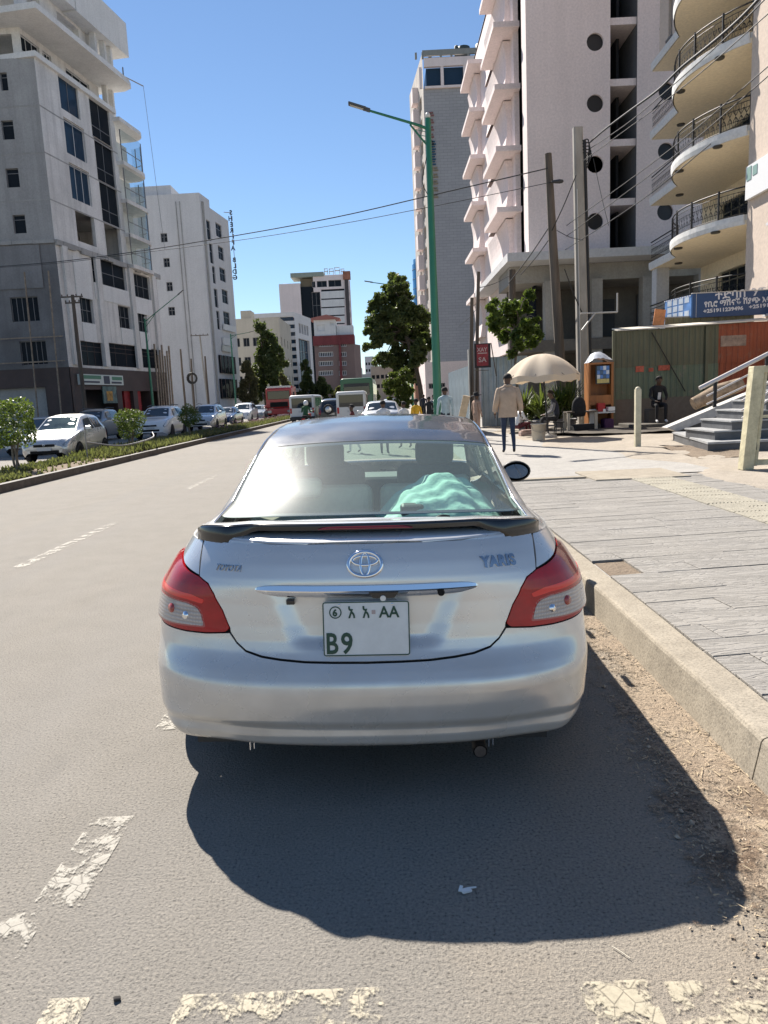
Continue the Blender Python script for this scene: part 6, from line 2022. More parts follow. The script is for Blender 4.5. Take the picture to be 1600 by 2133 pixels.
def wood_pole(label, base, top, r0, r1, cross=None, m=None, name='utility_pole', extra=None):
 t = thing(name, label, 'utility pole', base)
 b = Vector(base); tp = Vector(top) - b
 MB().tube([(0, 0, -.1), tuple(tp * .3 + Vector((.01, .02, 0))), tuple(tp * .65 + Vector((-.015, .0, 0))), tuple(tp)], [r0, r0 * .9, (r0 + r1) / 2, r1], 9).build('pole', [m or M_WOODP], t)
 if cross:
  for (dz, L, a) in cross:
   q = MB(); c = tp * (1 - dz / tp.length)
   q.rbox((c.x, c.y - r1 - .03, c.z), (L, .07, .09), (0, 0, a))
   for k in (-.45, -.2, .2, .45):
    q.lathe([(.02, 0), (.045, .03), (.045, .09), (.02, .14), (0, .15)], 7, (c.x + k * L * cos(a), c.y - r1 - .03 + k * L * sin(a), c.z + .045))
   q.build('crossarm', [M_WOODP], t)
 return t
# left side poles
pb = at(176, 842, Y=51); wood_pole('utility pole with a crossarm before the unfinished block, left of the shop sign', (pb.x, 51, .15), tuple(at(151, 614, Y=51)), .16, .11, [(.15, 1.5, 0), (.55, 1.0, 0)])
pb = at(433, 832, Y=86); wood_pole('pale utility pole with a flat crossarm before the white lettered building', (pb.x, 86, .15), tuple(at(416, 697, Y=86)), .12, .09, [(.1, 2.1, 0)], M_CONPOLE)
for (x0, y0, x1, y1, lb) in ((385, 835, 376, 727, 'bare leaning wooden pole, left one of three before the white lettered building'), (403, 835, 398, 747, 'bare wooden pole with a coil of cable before the white lettered building'), (434, 835, 427, 742, 'bare thin wooden pole right of the coil of cable, before the white lettered building')):
 pb = at(x0, y0, Y=80); wood_pole(lb, (pb.x, 80, .15), tuple(at(x1, y1, Y=80)), .13, .09)
q = MB(); c = at(401, 788, Y=79.6)
for k in range(5): q.tube([(c.x + (.38 + .05 * k) * cos(t), c.y - .05 * k, c.z + (.42 + .05 * k) * sin(t)) for t in np.linspace(0, 2 * pi, 14)], .035, 5, cap=False)
tag(q.build('cable_coil', [M_WIRE]), 'coil of black cable hung on a wooden pole before the white lettered building', 'cable coil')
# right side poles
PB = at(1217, 884, Z=.19); PY = PB.y
t = thing('concrete_pole', 'thick tapered concrete electricity pole standing behind the parasol', 'utility pole', (PB.x, PY, .19))
tp = at(1203, 266, Y=PY) - PB; h = tp.z
w0, w1 = .23, .165
rows = []
for f in (0, .5, 1):
 c = tp * f; w = w0 + (w1 - w0) * f; k = w * .3
 rows.append([(c.x + a * w, c.y + b * w * .8, c.z) for a, b in ((-1, -.7), (-.7, -1), (.7, -1), (1, -.7), (1, .7), (.7, 1), (-.7, 1), (-1, .7))])
mb = MB().grid(rows, sm=False, closed=True); mb.add(rows[-1], [tuple(range(8))]); mb.build('pole', [M_CONPOLE], t)
q = MB(); q.tube([(.27, -.1, .3), tuple(tp * .5 + Vector((.245, -.1, 0))), tuple(tp * .955 + Vector((.22, -.1, 0)))], .055, 7)
q.build('cable_pipe', [M_WIRE], t)
q = MB(); q.tube([(-.15, -.22, .2), tuple(tp * .45 + Vector((-.13, -.2, 0))), tuple(tp * .8 + Vector((-.11, -.17, 0)))], .02, 5); q.build('thin_conduit', [mat('pale conduit', (.55, .53, .5), rough=.5)], t)
q = MB(); c = tp * .945
for k in range(5):
 q.tube(catmull([tuple(c + Vector((.12, -.1, .1 - .1 * k))), tuple(c + Vector((.33 + .03 * k, -.15, .12 - .12 * k))), tuple(c + Vector((.36, -.1, -.25 - .1 * k))), tuple(c + Vector((.22, -.12, -.5 - .12 * k)))], 5), .022, 5)
q.build('cable_tangle', [M_WIRE], t)
LW = at(1168, 742, Y=27.5)
wood_pole('leaning weathered wooden utility pole left of the thick concrete pole', (LW.x + .1, 27.5, .19), tuple(at(1142, 320, Y=27.5)), .20, .125, None)
for (x0, y0, x1, y1, r, Y, lb) in ((982, 870, 983, 620, .075, 26.5, 'dark slim wooden post nearest the green lamp, left of the red sign'), (991, 870, 997, 566, .075, 27.2, 'taller slim wooden post carrying the red sign'), (1066, 700, 1067, 562, .18, 33, 'stub of a grey pole behind the crown of the small street tree')):
 b0 = at(x0, y0, Y=Y); wood_pole(lb, (b0.x, Y, .19), tuple(at(x1, y1, Y=Y)), r, r * .8, name='wooden_post')

def wire(label, pts, A, Bp, r=.012, group='overhead wires', name='overhead_wire'):
 """A wire hung in the vertical plane through A and B, following the sagging line given."""
 A, Bp = Vector(A), Vector(Bp)
 u = Vector((Bp.x - A.x, Bp.y - A.y)); W = Wall((A.x, A.y), (u.x, u.y), (u.y, -u.x))
 P = [W.p(*W.px(x, y)) for x, y in pts]
 o = MB().tube(catmull([tuple(p) for p in P], 6), r, 5, cap=False).build(name, [M_WIRE])
 return tag(o, label, 'wire', group)
A = at(1142, 350, Y=27.4)
wire('upper of the two long wires crossing the sky above the street', [(1142, 350), (1010, 381), (880, 411), (700, 452), (500, 489), (290, 523), (120, 545), (-40, 558)], A, at(-40, 558, Y=47), .022)
wire('lower of the two long wires crossing the sky above the street', [(1165, 376), (1020, 406), (880, 434), (700, 468), (500, 500), (290, 527), (120, 548), (-40, 560)], A, at(-40, 560, Y=47.5), .013)
A = at(1228, 297, Y=PY); B2 = at(1640, -62, Y=13)
wire('thick twisted cable running up from the concrete pole over the balconies', [(1228, 297), (1262, 268), (1310, 232), (1370, 188), (1420, 140), (1480, 92), (1540, 40), (1600, -22), (1640, -62)], A, B2, .030)
wire('thin cable just under the thick twisted cable beside the balconies', [(1228, 310), (1300, 262), (1370, 205), (1450, 135), (1530, 62), (1600, -8)], A, B2, .013)
for k, (x0, y0, x1, y1, lb) in enumerate(((1215, 335, 1610, 20, 'thin wire passing before the round windows up to the near wing'), (1180, 470, 1610, 130, 'upper of the close pair of wires rising across the balcony railings'), (1180, 492, 1610, 150, 'lower of the close pair of wires rising across the balcony railings'), (1178, 520, 1480, 300, 'short wire end rising from the leaning pole to the balconies'))):
 A = at(x0, y0, Y=26.8); wire(lb, [(x0, y0), ((x0 + x1) / 2, (y0 + y1) / 2 + 12), (x1, y1)], A, at(x1, y1, Y=15), .012)
for (x0, y0, x1, y1, Ya, Yb, r, lb) in ((1200, 365, 1150, 480, 26, 27.3, .02, 'slack dark cable from the concrete pole to the leaning pole'), (1146, 470, 1060, 590, 27.4, 31, .022, 'dark cable from the leaning pole down to the grey pole stub'), (1150, 490, 1085, 572, 27.4, 32, .02, 'second dark cable beneath the one to the grey pole stub'), (1160, 480, 1215, 500, 27.4, 26, .012, 'level thin wire between the leaning and the concrete pole'), (1236, 330, 1268, 470, 25.9, 26.2, .009, 'thin wire falling from the concrete pole past the board-covered round window'), (1176, 560, 1212, 650, 27.6, 27.6, .02, 'pale stay wire bracing the leaning pole'), (995, 600, 1060, 575, 27.3, 33, .014, 'wire from the tall slim post to the grey pole stub'), (996, 640, 955, 680, 27.3, 40, .010, 'wire from the slim posts down beside the grey tower')):
 A = at(x0, y0, Y=Ya); wire(lb, [(x0, y0), ((x0 + x1) / 2, (y0 + y1) / 2 + 4), (x1, y1)], A, at(x1, y1, Y=Yb), r)
q = MB(); c = at(1160, 378, Y=27.2); q.lathe([(.02, -.2), (.05, -.15), (.075, .1), (.06, .2), (.02, .24)], 10, tuple(c), axis='x')
tag(q.build('insulator', [mat('insulator', (.03, .03, .032), rough=.4)]), 'black wire clamp hanging between the leaning pole and the concrete pole', 'insulator')
# steel bracket frame by the pole
q = MB(); a = at(1209, 653, Y=25.7); b = at(1286, 650, Y=25.7); c = at(1286, 610, Y=25.7); d = at(1212, 688, Y=25.7); e = at(1240, 652, Y=25.7)
q.tube([a, b], .03, 6); q.tube([b, c], .03, 6); q.tube([d, e], .03, 6)
tag(q.build('steel_bracket', [mat('pale steel', (.45, .44, .42), rough=.5, metal=.3)]), 'pale steel bracket arm fixed to the thick concrete pole', 'bracket')

# ------------------------------------------------------------------ red board sign on the slim post
a, b = at(990, 716, Y=26.9), at(1021, 764, Y=26.9)
t = thing('board_sign', 'dark red hand-painted board sign on a slim post by the metal hoarding', 'sign', (a.x, 26.9, b.z))
W_, H_ = b.x - a.x, a.z - b.z
MB().box(-.04, W_ + .03, -.02, .03, -.02, H_).build('panel', [mat('sign black', (.02, .012, .014), rough=.6)], t)
MB().box(.04, W_ - .06, -.028, -.021, .05, H_ - .04).build('red_face', [mat('sign red', (.26, .022, .030), rough=.55, var=.35, vscale=6)], t)
ml = mat('sign pale letters', (.50, .38, .36), rough=.6)
text('letters', 'XAY', .20, ml, (.06, -.030, H_ * .66), (1, 0, 0), (0, 0, 1), t, .002, bold=.004, width=W_ * .72)
MB().box(.08, W_ - .10, -.0315, -.0285, H_ * .57, H_ * .61).build('rule', [ml], t)
text('letters', 'SA', .24, ml, (.10, -.030, H_ * .22), (1, 0, 0), (0, 0, 1), t, .002, bold=.004, width=W_ * .55)
MB().tube([(W_ + .05, .0, H_ * 1.0), (W_ + .22, 0, -.35)], .02, 5).tube([(-.05, 0, -.1), (W_ * .9, 0, -.12)], .012, 5).build('frame', [M_WOODP], t)

# ------------------------------------------------------------------ trees
def tree(name, label, loc, trunk, clumps, leaf, size, n, seed, group=None, bark=None, r0=.16, cat='tree', sq=(1, 1, .9), lump=.22, asp=.5):
 rng = random.Random(seed)
 t = thing(name, label, cat, loc, 0, group)
 tr = MB()
 top = Vector(trunk[-1])
 k = len(trunk)
 tr.tube(catmull(trunk, 4), list(np.linspace(r0, r0 * .45, (k - 1) * 4 + 1)), 8)
 for (c, r) in clumps:
  c = Vector(c)
  s = Vector(trunk[-2]).lerp(top, rng.uniform(.2, 1.0)) if c.z > trunk[-2][2] else Vector(trunk[max(0, k - 3)]).lerp(Vector(trunk[-2]), rng.uniform(.3, 1))
  m = s.lerp(c, .55) + Vector((rng.uniform(-.15, .15), rng.uniform(-.15, .15), rng.uniform(-.1, .25)))
  tr.tube(catmull([tuple(s), tuple(m), tuple(c)], 4), list(np.linspace(r0 * .35, r0 * .08, 9)), 5)
 tr.build('trunk', [bark or M_BARK], t)
 tot = sum(r ** 2 for _, r in clumps)
 mb = MB()
 for (c, r) in clumps:
  nn = int(n * r * r / tot)
  # each clump is itself a handful of tufts, so gaps show
  for _ in range(7):
   v = Vector((rng.gauss(0, 1), rng.gauss(0, 1), rng.gauss(0, .9))).normalized() * r * rng.uniform(.35, .95)
   leaf_cloud(mb, sphere_pts(nn // 7, (c[0] + v.x * sq[0], c[1] + v.y * sq[1], c[2] + v.z * sq[2]), r * rng.uniform(.32, .5), rng, .55, sq, lump), size, rng, asp=asp)
 mb.build('crown', [leaf], t)
 return t

T1 = at(880, 850, Y=52)
def tz(px, py, Y=52): 
 q = at(px, py, Y=Y); return (q.x - T1.x, random.Random(px * 7 + py).uniform(-1.4, 1.4), q.z - .19)
cl = [(tz(x, y), r) for x, y, r in ((815, 583, .75), (835, 620, 1.0), (795, 640, .8), (850, 655, 1.1), (785, 675, .75), (815, 690, 1.1), (860, 700, 1.2), (780, 715, .6), (835, 735, 1.1), (878, 690, .7), (800, 745, .7), (875, 735, .9), (822, 655, .9), (812, 610, .6), (770, 690, .45), (765, 725, .35), (895, 720, .5), (850, 775, .8), (800, 665, .9), (780, 640, .5), (870, 665, .9), (840, 690, 1.0), (795, 700, .8), (830, 765, .8), (885, 710, .8), (828, 600, .7), (840, 585, .4))]
tree('street_tree', 'big dark roadside tree with a ragged crown at the right edge of the carriageway', (T1.x, 52, .19), [(0, 0, 0), (-.1, .1, 2), (-.5, 0, 4), (-1.2, .2, 6.5), tuple(Vector(cl[0][0]) * 1.0)], cl, M_LEAFD, .27, 34000, 3, 'street trees', r0=.19, asp=.6)
T2 = at(840, 838, Y=45)
tree('street_tree', 'low light green bushy tree below the big dark roadside tree', (T2.x, 45, .19), [(0, 0, 0), (0, 0, .6), (-.1, 0, 1.2)], [((at(x, y, Y=45).x - T2.x, random.uniform(-.4, .4), at(x, y, Y=45).z - .19), r) for x, y, r in ((820, 790, .55), (840, 785, .5), (830, 812, .6), (850, 812, .5), (808, 812, .4), (818, 835, .4), (842, 838, .5))], M_LEAFY, .17, 6500, 4, 'street trees', r0=.08)
T3 = at(1077, 850, Y=28.5)
def t3(px, py): 
 q = at(px, py, Y=28.5); return (q.x - T3.x, random.Random(px + py * 3).uniform(-.7, .7), q.z - .19)
tree('street_tree', 'small broad-leaved street tree with bright green leaves behind the parasol', (T3.x, 28.5, .19), [(0, 0, 0), (.03, 0, 1.4), (-.05, 0, 2.3), (.05, 0, 3.2), (.1, 0, 4.2)], [(t3(x, y), r) for x, y, r in ((1030, 630, .30), (1055, 645, .36), (1022, 655, .30), (1040, 668, .42), (1070, 660, .38), (1095, 640, .30), (1103, 615, .26), (1085, 680, .40), (1052, 695, .36), (1112, 690, .30), (1105, 712, .28), (1075, 712, .34), (1028, 680, .26), (1060, 630, .24), (1120, 700, .18), (1110, 668, .16), (1068, 735, .22))], M_LEAF, .20, 4200, 5, 'street trees', r0=.075, bark=M_TWIG, asp=.62)
for i, (px, Yt, top, w, bot, lab, lf) in enumerate(((552, 112, 658, 30, 830, 'tall dark feathery tree left of the banded glass block', M_LEAFD), (580, 112, 690, 26, 830, 'dark tree shoulder to shoulder with the tall feathery tree by the glass block', M_LEAFD), (520, 108, 745, 18, 825, 'small olive tree before the beige building', M_LEAFO), (592, 100, 778, 17, 835, 'pale yellowish bush before the banded glass block', M_LEAFO), (640, 150, 745, 14, 835, 'dark round tree at the foot of the glass portal', M_LEAFD), (676, 150, 785, 18, 845, 'dark round tree before the red brick block', M_LEAFD), (708, 140, 805, 12, 842, 'pale olive bush left of the green bus', M_LEAFO), (775, 160, 790, 14, 840, 'dim green tree at the end of the street left of the big tree', M_LEAFD))):
 b0 = at(px, bot, Y=Yt); tpz = at(px, top, Y=Yt).z; ww = w / 1500 * Yt * 1.35
 rng = random.Random(60 + i)
 H_ = tpz - .2
 cc = []
 for k in range(9):
  f = (k + .5) / 9
  r = ww * (.34 + .25 * sin(pi * min(1, f * 1.15 + .1)))
  a = rng.uniform(0, 6.28); rad = ww * rng.uniform(.1, .65) * sin(pi * min(.95, f * .8 + .2))
  cc.append(((rad * cos(a), rad * sin(a) * .6, H_ * (.22 + .74 * f) - r * .3), r))
 tree('street_tree', lab, (b0.x, Yt, .15), [(0, 0, 0), (0, 0, H_ * .3), (.1, 0, H_ * .6), (0, 0, H_ * .85)], cc, lf, .50, 6500, 70 + i, 'street trees', r0=.14, sq=(1, .8, 1.25))

# ------------------------------------------------------------------ parasol and what stands round it
P0 = at(1143, 912, Z=.2)
def parasol():
 z_r = at(1130, 783, Y=P0.y).z - .2; z_t = at(1130, 737, Y=P0.y).z - .2
 t = thing('parasol', 'large cream canvas parasol with a short valance on the pavement', 'parasol', (P0.x, P0.y, .2))
 cx = at(1129, 780, Y=P0.y).x - P0.x
 R = 78.5 / 1500 * P0.y * 1.0
 n = 48
 def rim(a, f, z): 
  k = 1 - .085 * abs(sin(4 * a)) * f
  return (cx + R * f * k * cos(a), R * f * k * sin(a), z)
 rows = []
 for f in np.linspace(0, 1, 10):
  zz = z_r + (z_t - z_r) * (1 - f ** 2.1)
  rows.append([rim(2 * pi * k / n, f, zz + .055 * f * (abs(cos(4 * 2 * pi * k / n)) - .75)) for k in range(n)])
 m = mat('cream canvas', (.60, .50, .385), rough=.9, var=.14, vscale=3)
 mc = mat('parasol canvas', (.60, .51, .40), rough=.9)
 nt = mc.node_tree; pp = nt.nodes['Principled BSDF']; tl = N(nt, 'ShaderNodeBsdfTranslucent'); tl.inputs[0].default_value = (.6, .48, .33, 1)
 mx = N(nt, 'ShaderNodeMixShader'); mx.inputs[0].default_value = .22
 nt.links.new(pp.outputs[0], mx.inputs[1]); nt.links.new(tl.outputs[0], mx.inputs[2]); nt.links.new(mx.outputs[0], nt.nodes['Material Output'].inputs['Surface'])
 MB().grid(rows, closed=True).build('canopy', [mc], t)
 v = []
 for dz in (0, -.08, -.16):
  v.append([(x * 1.0, y, z + dz + (.02 * sin(k * 1.05) if dz else 0)) for k, (x, y, z) in enumerate(rows[-1])])
 MB().grid(v, closed=True).build('valance', [mc], t)
 MB().tube([(0, 0, 0), (cx, 0, z_t - .02)], .024, 8).build('pole', [M_WIRE], t)
 rb = MB()
 for k in range(8):
  a = 2 * pi * (k + .5) / 8
  rb = MB().tube([(cx, 0, z_t - .08), (cx + R * .95 * cos(a), R * .95 * sin(a), z_r - .01)], .008, 4); rb.build('rib', [M_WIRE], t)
 MB().lathe([(.24, 0), (.24, .07), (.06, .10), (.03, .14)], 14).build('base', [M_CONPOLE], t)
parasol()

def spiky_plant(label, x, y, z, h, n, seed, m, w=.03, pot=None, spread=.9):
 rng = random.Random(seed)
 t = thing('potted_plant' if pot else 'spiky_plant', label, 'plant', (x, y, z), 0, 'plants behind the parasol')
 b = MB()
 z0 = pot[1] if pot else 0
 for _ in range(n):
  a = rng.uniform(0, 6.28); L = h * rng.uniform(.55, 1.1); e = rng.uniform(.25, 1.3)
  d = Vector((cos(a) * cos(e) * spread, sin(a) * cos(e) * spread, sin(e)))
  s = Vector((-sin(a), cos(a), 0)) * w
  st = Vector((0, 0, z0 + rng.uniform(0, h * .55)))
  p1_ = st + d * L * .5; p2 = st + d * L + Vector((0, 0, -.18 * L * (1.3 - e)))
  b.add([st - s * .4, st + s * .4, p1_ + s, p2, p1_ - s], [(0, 1, 2, 4), (4, 2, 3)])
 b.build('leaves', [m], t)
 if pot:
  r, hp = pot
  MB().lathe([(r * .72, 0), (r, hp), (r * 1.06, hp), (r * 1.06, hp - .04), (r * .9, hp - .03), (0, hp - .04)], 16).build('pot', [mat('grey plastic pot', (.20, .20, .21), rough=.6)], t)
 else:
  MB().tube([(0, 0, 0), (.02, 0, h * .5)], .04, 6).build('stem', [M_BARK], t)
 return t
for i, (px, py, Y, h, n, m, pot, lb) in enumerate(((1090, 858, 25.2, .95, 130, M_LEAFY, (.22, .30), 'yellow green spiky potted plant, leftmost under the parasol'), (1108, 862, 25.6, .75, 150, M_LEAF, (.24, .3), 'dense mid green potted plant next to the yellow green one'), (1128, 886, 24.0, .95, 110, M_LEAFY, (.26, .36), 'spiky plant in the largest grey pot, left of the parasol pole'), (1165, 855, 26, 1.0, 160, M_LEAF, (.24, .3), 'bushy potted plant behind the seated man under the parasol'), (1188, 850, 26.2, 1.15, 150, M_LEAFD, (.24, .3), 'dark green potted plant beside the concrete pole'))):
 q = at(px, py, Y=Y); spiky_plant(lb, q.x, Y, .2, h, n, 30 + i, m, .035, pot)

def bucket(label, px, py, r, h, m, square=False):
 q = at(px, py, Z=.2)
 t = thing('bucket', label, 'bucket', (q.x, q.y, .2))
 MB().lathe([(r * .85, 0), (r, h), (r * 1.07, h), (r * 1.07, h - .03), (r * .94, h - .03), (r * .8, .03), (0, .03)], 18).build('body', [m], t)
 MB().tube(catmull([(-r, 0, h - .02), (-r * .8, -r * .7, h * .62), (0, -r * 1.05, h * .5), (r * .8, -r * .7, h * .62), (r, 0, h - .02)], 4), .006, 4).build('handle', [M_STEEL], t)
bucket('straw coloured plastic bucket on the pavement between the two seated people', 1122, 917, .205, .46, mat('straw plastic', (.50, .43, .33), rough=.6, var=.15, vscale=5))
q = at(1096, 908, Z=.2)
tag(MB().rbox((q.x, q.y, .27), (.40, .25, .14), (0, 0, .15)).rbox((q.x + .02, q.y, .365), (.34, .2, .05), (0, 0, .3)).build('folded_sack', [mat('pink grey sack', (.38, .27, .23), rough=.95, var=.25, vscale=9)], bevel=.04, bseg=3), 'folded pinkish sack lying in front of the crouching person', 'sack')

# ------------------------------------------------------------------ phone kiosk
def kiosk():
 a, b = at(1226, 760, Y=22.9), at(1278, 886, Y=22.9)
 w = b.x - a.x; h = a.z - .2
 t = thing('phone_kiosk', 'small upright orange brown wooden kiosk with a phone display against the green fence', 'kiosk', (a.x, 22.9, .2))
 mw = mat('orange brown wood', (.30, .115, .03), rough=.55, var=.3, vscale=3, stretch=(1, 1, .15))
 MB().box(0, .06, 0, .5, 0, h).box(w - .07, w, 0, .5, 0, h).build('side_board', [mw], t)['kind'] = 'stuff'
 MB().box(.06, w - .07, .42, .46, .0, h).build('back_board', [mw], t)
 z1 = h * .54
 MB().box(.06, w - .07, .02, .42, z1 - .3, z1).build('counter', [mw], t)
 MB().box(-.0, w, -.02, .5, h, h + .06).build('top_board', [mw], t)
 zc = at(1250, 800, Y=22.9).z - .2; z2 = at(1250, 765, Y=22.9).z - .2
 MB().box(.24, w - .1, .05, .09, zc, z2 + .05).build('display_panel', [mat('display black', (.012, .013, .016), rough=.3)], t)
 rng = random.Random(8)
 cs = [mat('phone blue', (.08, .20, .50), rough=.3), mat('phone white', (.62, .66, .72), rough=.3), mat('phone yellow', (.55, .45, .16), rough=.4), mat('phone cyan', (.05, .10, .18), rough=.3)]
 for i in range(4):
  for j in range(4):
   x = .28 + i * (w - .40) / 4; z = zc + .03 + j * (z2 - zc) / 4
   MB().box(x, x + .09, .035, .052, z, z + .14).build('phone_card', [cs[(2 if j == 0 else (0, 1, 0, 3)[(i + j) % 4])]], t)
 MB().box(.02, .22, -.06, -.02, 0, z1 * .62).build('white_board', [mat('white board', (.55, .55, .54), rough=.6)], t)
 MB().box(.24, w - .02, -.22, .40, z1 * .50, z1 * .54).build('shelf', [mat('pale shelf', (.60, .60, .58), rough=.6)], t)
 o = MB().rbox((.36, -.08, z1 * .54 + .14), (.22, .2, .26)).build('red_box', [mat('red crate', (.42, .02, .02), rough=.5)]); o.location = (a.x, 22.9, .2)
 tag(o, 'small red box on the shelf of the wooden phone kiosk', 'box')
 o = MB().rbox((.66, -.1, z1 * .54 + .08), (.22, .16, .12), (0, 0, .2)).rbox((.44, -.16, z1 * .54 + .04), (.08, .08, .09)).build('paper_stack', [mat('white paper', (.7, .7, .7), rough=.8)]); o.location = (a.x, 22.9, .2)
 tag(o, 'white paper goods on the pale shelf of the phone kiosk', 'papers')
 # plastic sheet bundled on top
 rows = []
 rg = np.random.RandomState(4)
 for v in np.linspace(0, 1, 8):
  rows.append([(w * .02 + w * 1.0 * u, -.05 + .6 * v, h + .06 + .34 * max(0, sin(pi * u ** .8)) ** .7 * sin(pi * (.12 + .76 * v)) + rg.uniform(-.02, .02)) for u in np.linspace(0, 1, 12)])
 o = MB().grid(rows).build('plastic_sheet', [mat('white plastic sheet', (.62, .64, .68), rough=.35, var=.1, vscale=8)]); o.location = (a.x, 22.9, .2)
 tag(o, 'bundled white plastic sheet lying on top of the phone kiosk', 'sheet')
 bg = MB().rbox((.62, .1, .20), (.34, .3, .36), (0, 0, .2)).build('purple_bag', [mat('dark purple bag', (.06, .015, .07), rough=.7)], bevel=.06, bseg=3); bg.location = (a.x, 22.9, .2)
 tag(bg, 'dark purple bag in the shade under the phone kiosk counter', 'bag')
kiosk()

# ------------------------------------------------------------------ corrugated fence, sign boxes over it
def corrugated(L, H, pitch=.19, d=.022, rng=None):
 xs = []
 n = max(1, int(L / pitch))
 for i in range(n):
  x = L * i / n; p = L / n
  xs += [(x, 0), (x + p * .32, 0), (x + p * .45, -d), (x + p * .80, -d), (x + p * .93, 0)]
 xs.append((L, 0))
 return MB().grid([[(x, y, 0) for x, y in xs], [(x, y, H) for x, y in xs]], sm=False)
def rusty(name, col, col2):
 m, nt, p, o = new_mat(name)
 src = N(nt, 'ShaderNodeNewGeometry').outputs['Position']
 a = noise(nt, src, 1.1, 6, .7); b = noise(nt, src, 4.5, 6, .75)
 mp = N(nt, 'ShaderNodeMapping'); mp.inputs['Scale'].default_value = (3, 3, .25); nt.links.new(src, mp.inputs['Vector'])
 s = noise(nt, mp.outputs[0], 1.5, 4, .6)
 base = ramp(nt, a, [(.35, col), (.7, tuple(x * 1.25 for x in col))])
 base = mixc(nt, ramp(nt, b, [(.55, (0, 0, 0)), (.68, (.8, .8, .8))]), base, col2)
 base = mixc(nt, ramp(nt, s, [(.55, (0, 0, 0)), (.8, (.5, .5, .5))]), base, tuple(x * .5 for x in col))
 nt.links.new(base, p.inputs['Base Color']); p.inputs['Roughness'].default_value = .65
 return m
def fence():
 Y = 24.3
 x0 = at(1278, 780, Y=Y).x; xo = at(1495, 780, Y=Y).x; x1 = 12.68
 zt0 = at(1290, 690, Y=Y).z; zt1 = at(1600, 668, Y=Y).z; zm = at(1380, 762, Y=Y).z; zb = at(1380, 828, Y=Y).z
 t = thing('corrugated_fence', 'old corrugated metal fence painted green and, at its right end, orange', 'fence', (x0, Y, 0))
 mg, mo = rusty('old green paint', (.100, .102, .062), (.125, .095, .065)), rusty('old orange paint', (.25, .058, .022), (.24, .13, .08))
 mg2 = rusty('lower green paint', (.105, .135, .090), (.21, .17, .14))
 x = x0
 rng = random.Random(3)
 while x < x1 - .1:
  L = min(.92, x1 - x)
  if x < xo < x + L: L = xo - x
  og = x >= xo - .01
  zt = zt0 + (zt1 - zt0) * (x - x0) / (x1 - x0)
  for z0, z1, m, dy in ((zb, zm + .05, mo if og else mg2, .03), (zm, zt, mo if og else mg, 0)):
   o = corrugated(L + .03, z1 - z0).build('metal_sheet', [m], t); o.location = (x - x0, dy + rng.uniform(-.01, .01), z0)
  x += L
 MB().box(0, x1 - x0, .03, .30, 0, zb + .02).build('plinth', [plaster('fence plinth', (.17, .15, .125), .2, .6, .5)], t)
 q = MB()
 q.add([(.1, -.10, zt0 + .0), (x1 - x0, -.14, zt1 + .0), (x1 - x0, .5, zt1 + .10), (.1, .5, zt0 + .10), (.1, -.10, zt0 + .03), (x1 - x0, -.14, zt1 + .04), (x1 - x0, .5, zt1 + .14), (.1, .5, zt0 + .14)], [(0, 3, 2, 1), (4, 5, 6, 7), (0, 1, 5, 4), (2, 3, 7, 6), (1, 2, 6, 5), (3, 0, 4, 7)])
 q.build('capping', [mat('pale capping', (.60, .56, .48), rough=.6, var=.2, vscale=2)], t)
 for x_ in (.0, 3.05):
  MB().box(x_ - .05, x_ + .04, -.08, .0, 0, zt0 + .02).build('fence_post', [mg], t)
 rs = mat('flaked red paint', (.42, .10, .06), rough=.8, var=.4, vscale=9)
 for px0, px1, py0, py1 in ((1325, 1342, 762, 775), (1352, 1362, 766, 774), (1372, 1396, 760, 772)):
  a, b = at(px0, py1, Y=Y - .06), at(px1, py0, Y=Y - .06)
  MB().box(a.x - x0, b.x - x0, -.032, -.028, a.z, b.z).build('paint_patch', [rs], t)
 a, b = at(1502, 722, Y=Y - .06), at(1556, 697, Y=Y - .06)
 MB().box(a.x - x0, b.x - x0, -.032, -.028, a.z, b.z).build('paint_patch', [mat('faded pale patch', (.30, .22, .17), rough=.9, var=.35, vscale=6)], t)
 q = MB(); a, b = at(1358, 692, Y=Y - .1), at(1428, 815, Y=Y - .1); q.tube([(a.x - x0, -.08, a.z), (b.x - x0, -.08, b.z)], .018, 5); q.build('hanging_cable', [M_WIRE], t)
 return x0
fence()
bumpy('shade_dirt', lambda y: (4.5 + .5 * sin(y * 2.3) + (y < 21.2) * 1.2, 11.5 - (y < 22.0) * 2.6 + .4 * sin(3 * y)), np.linspace(20.4, 24.4, 22), .275, .018, plaster('shade dark soil', (.105, .092, .078), .3, 1.2, 0), 8, 40)  # dark soil, its tone also standing in for shade before the fence
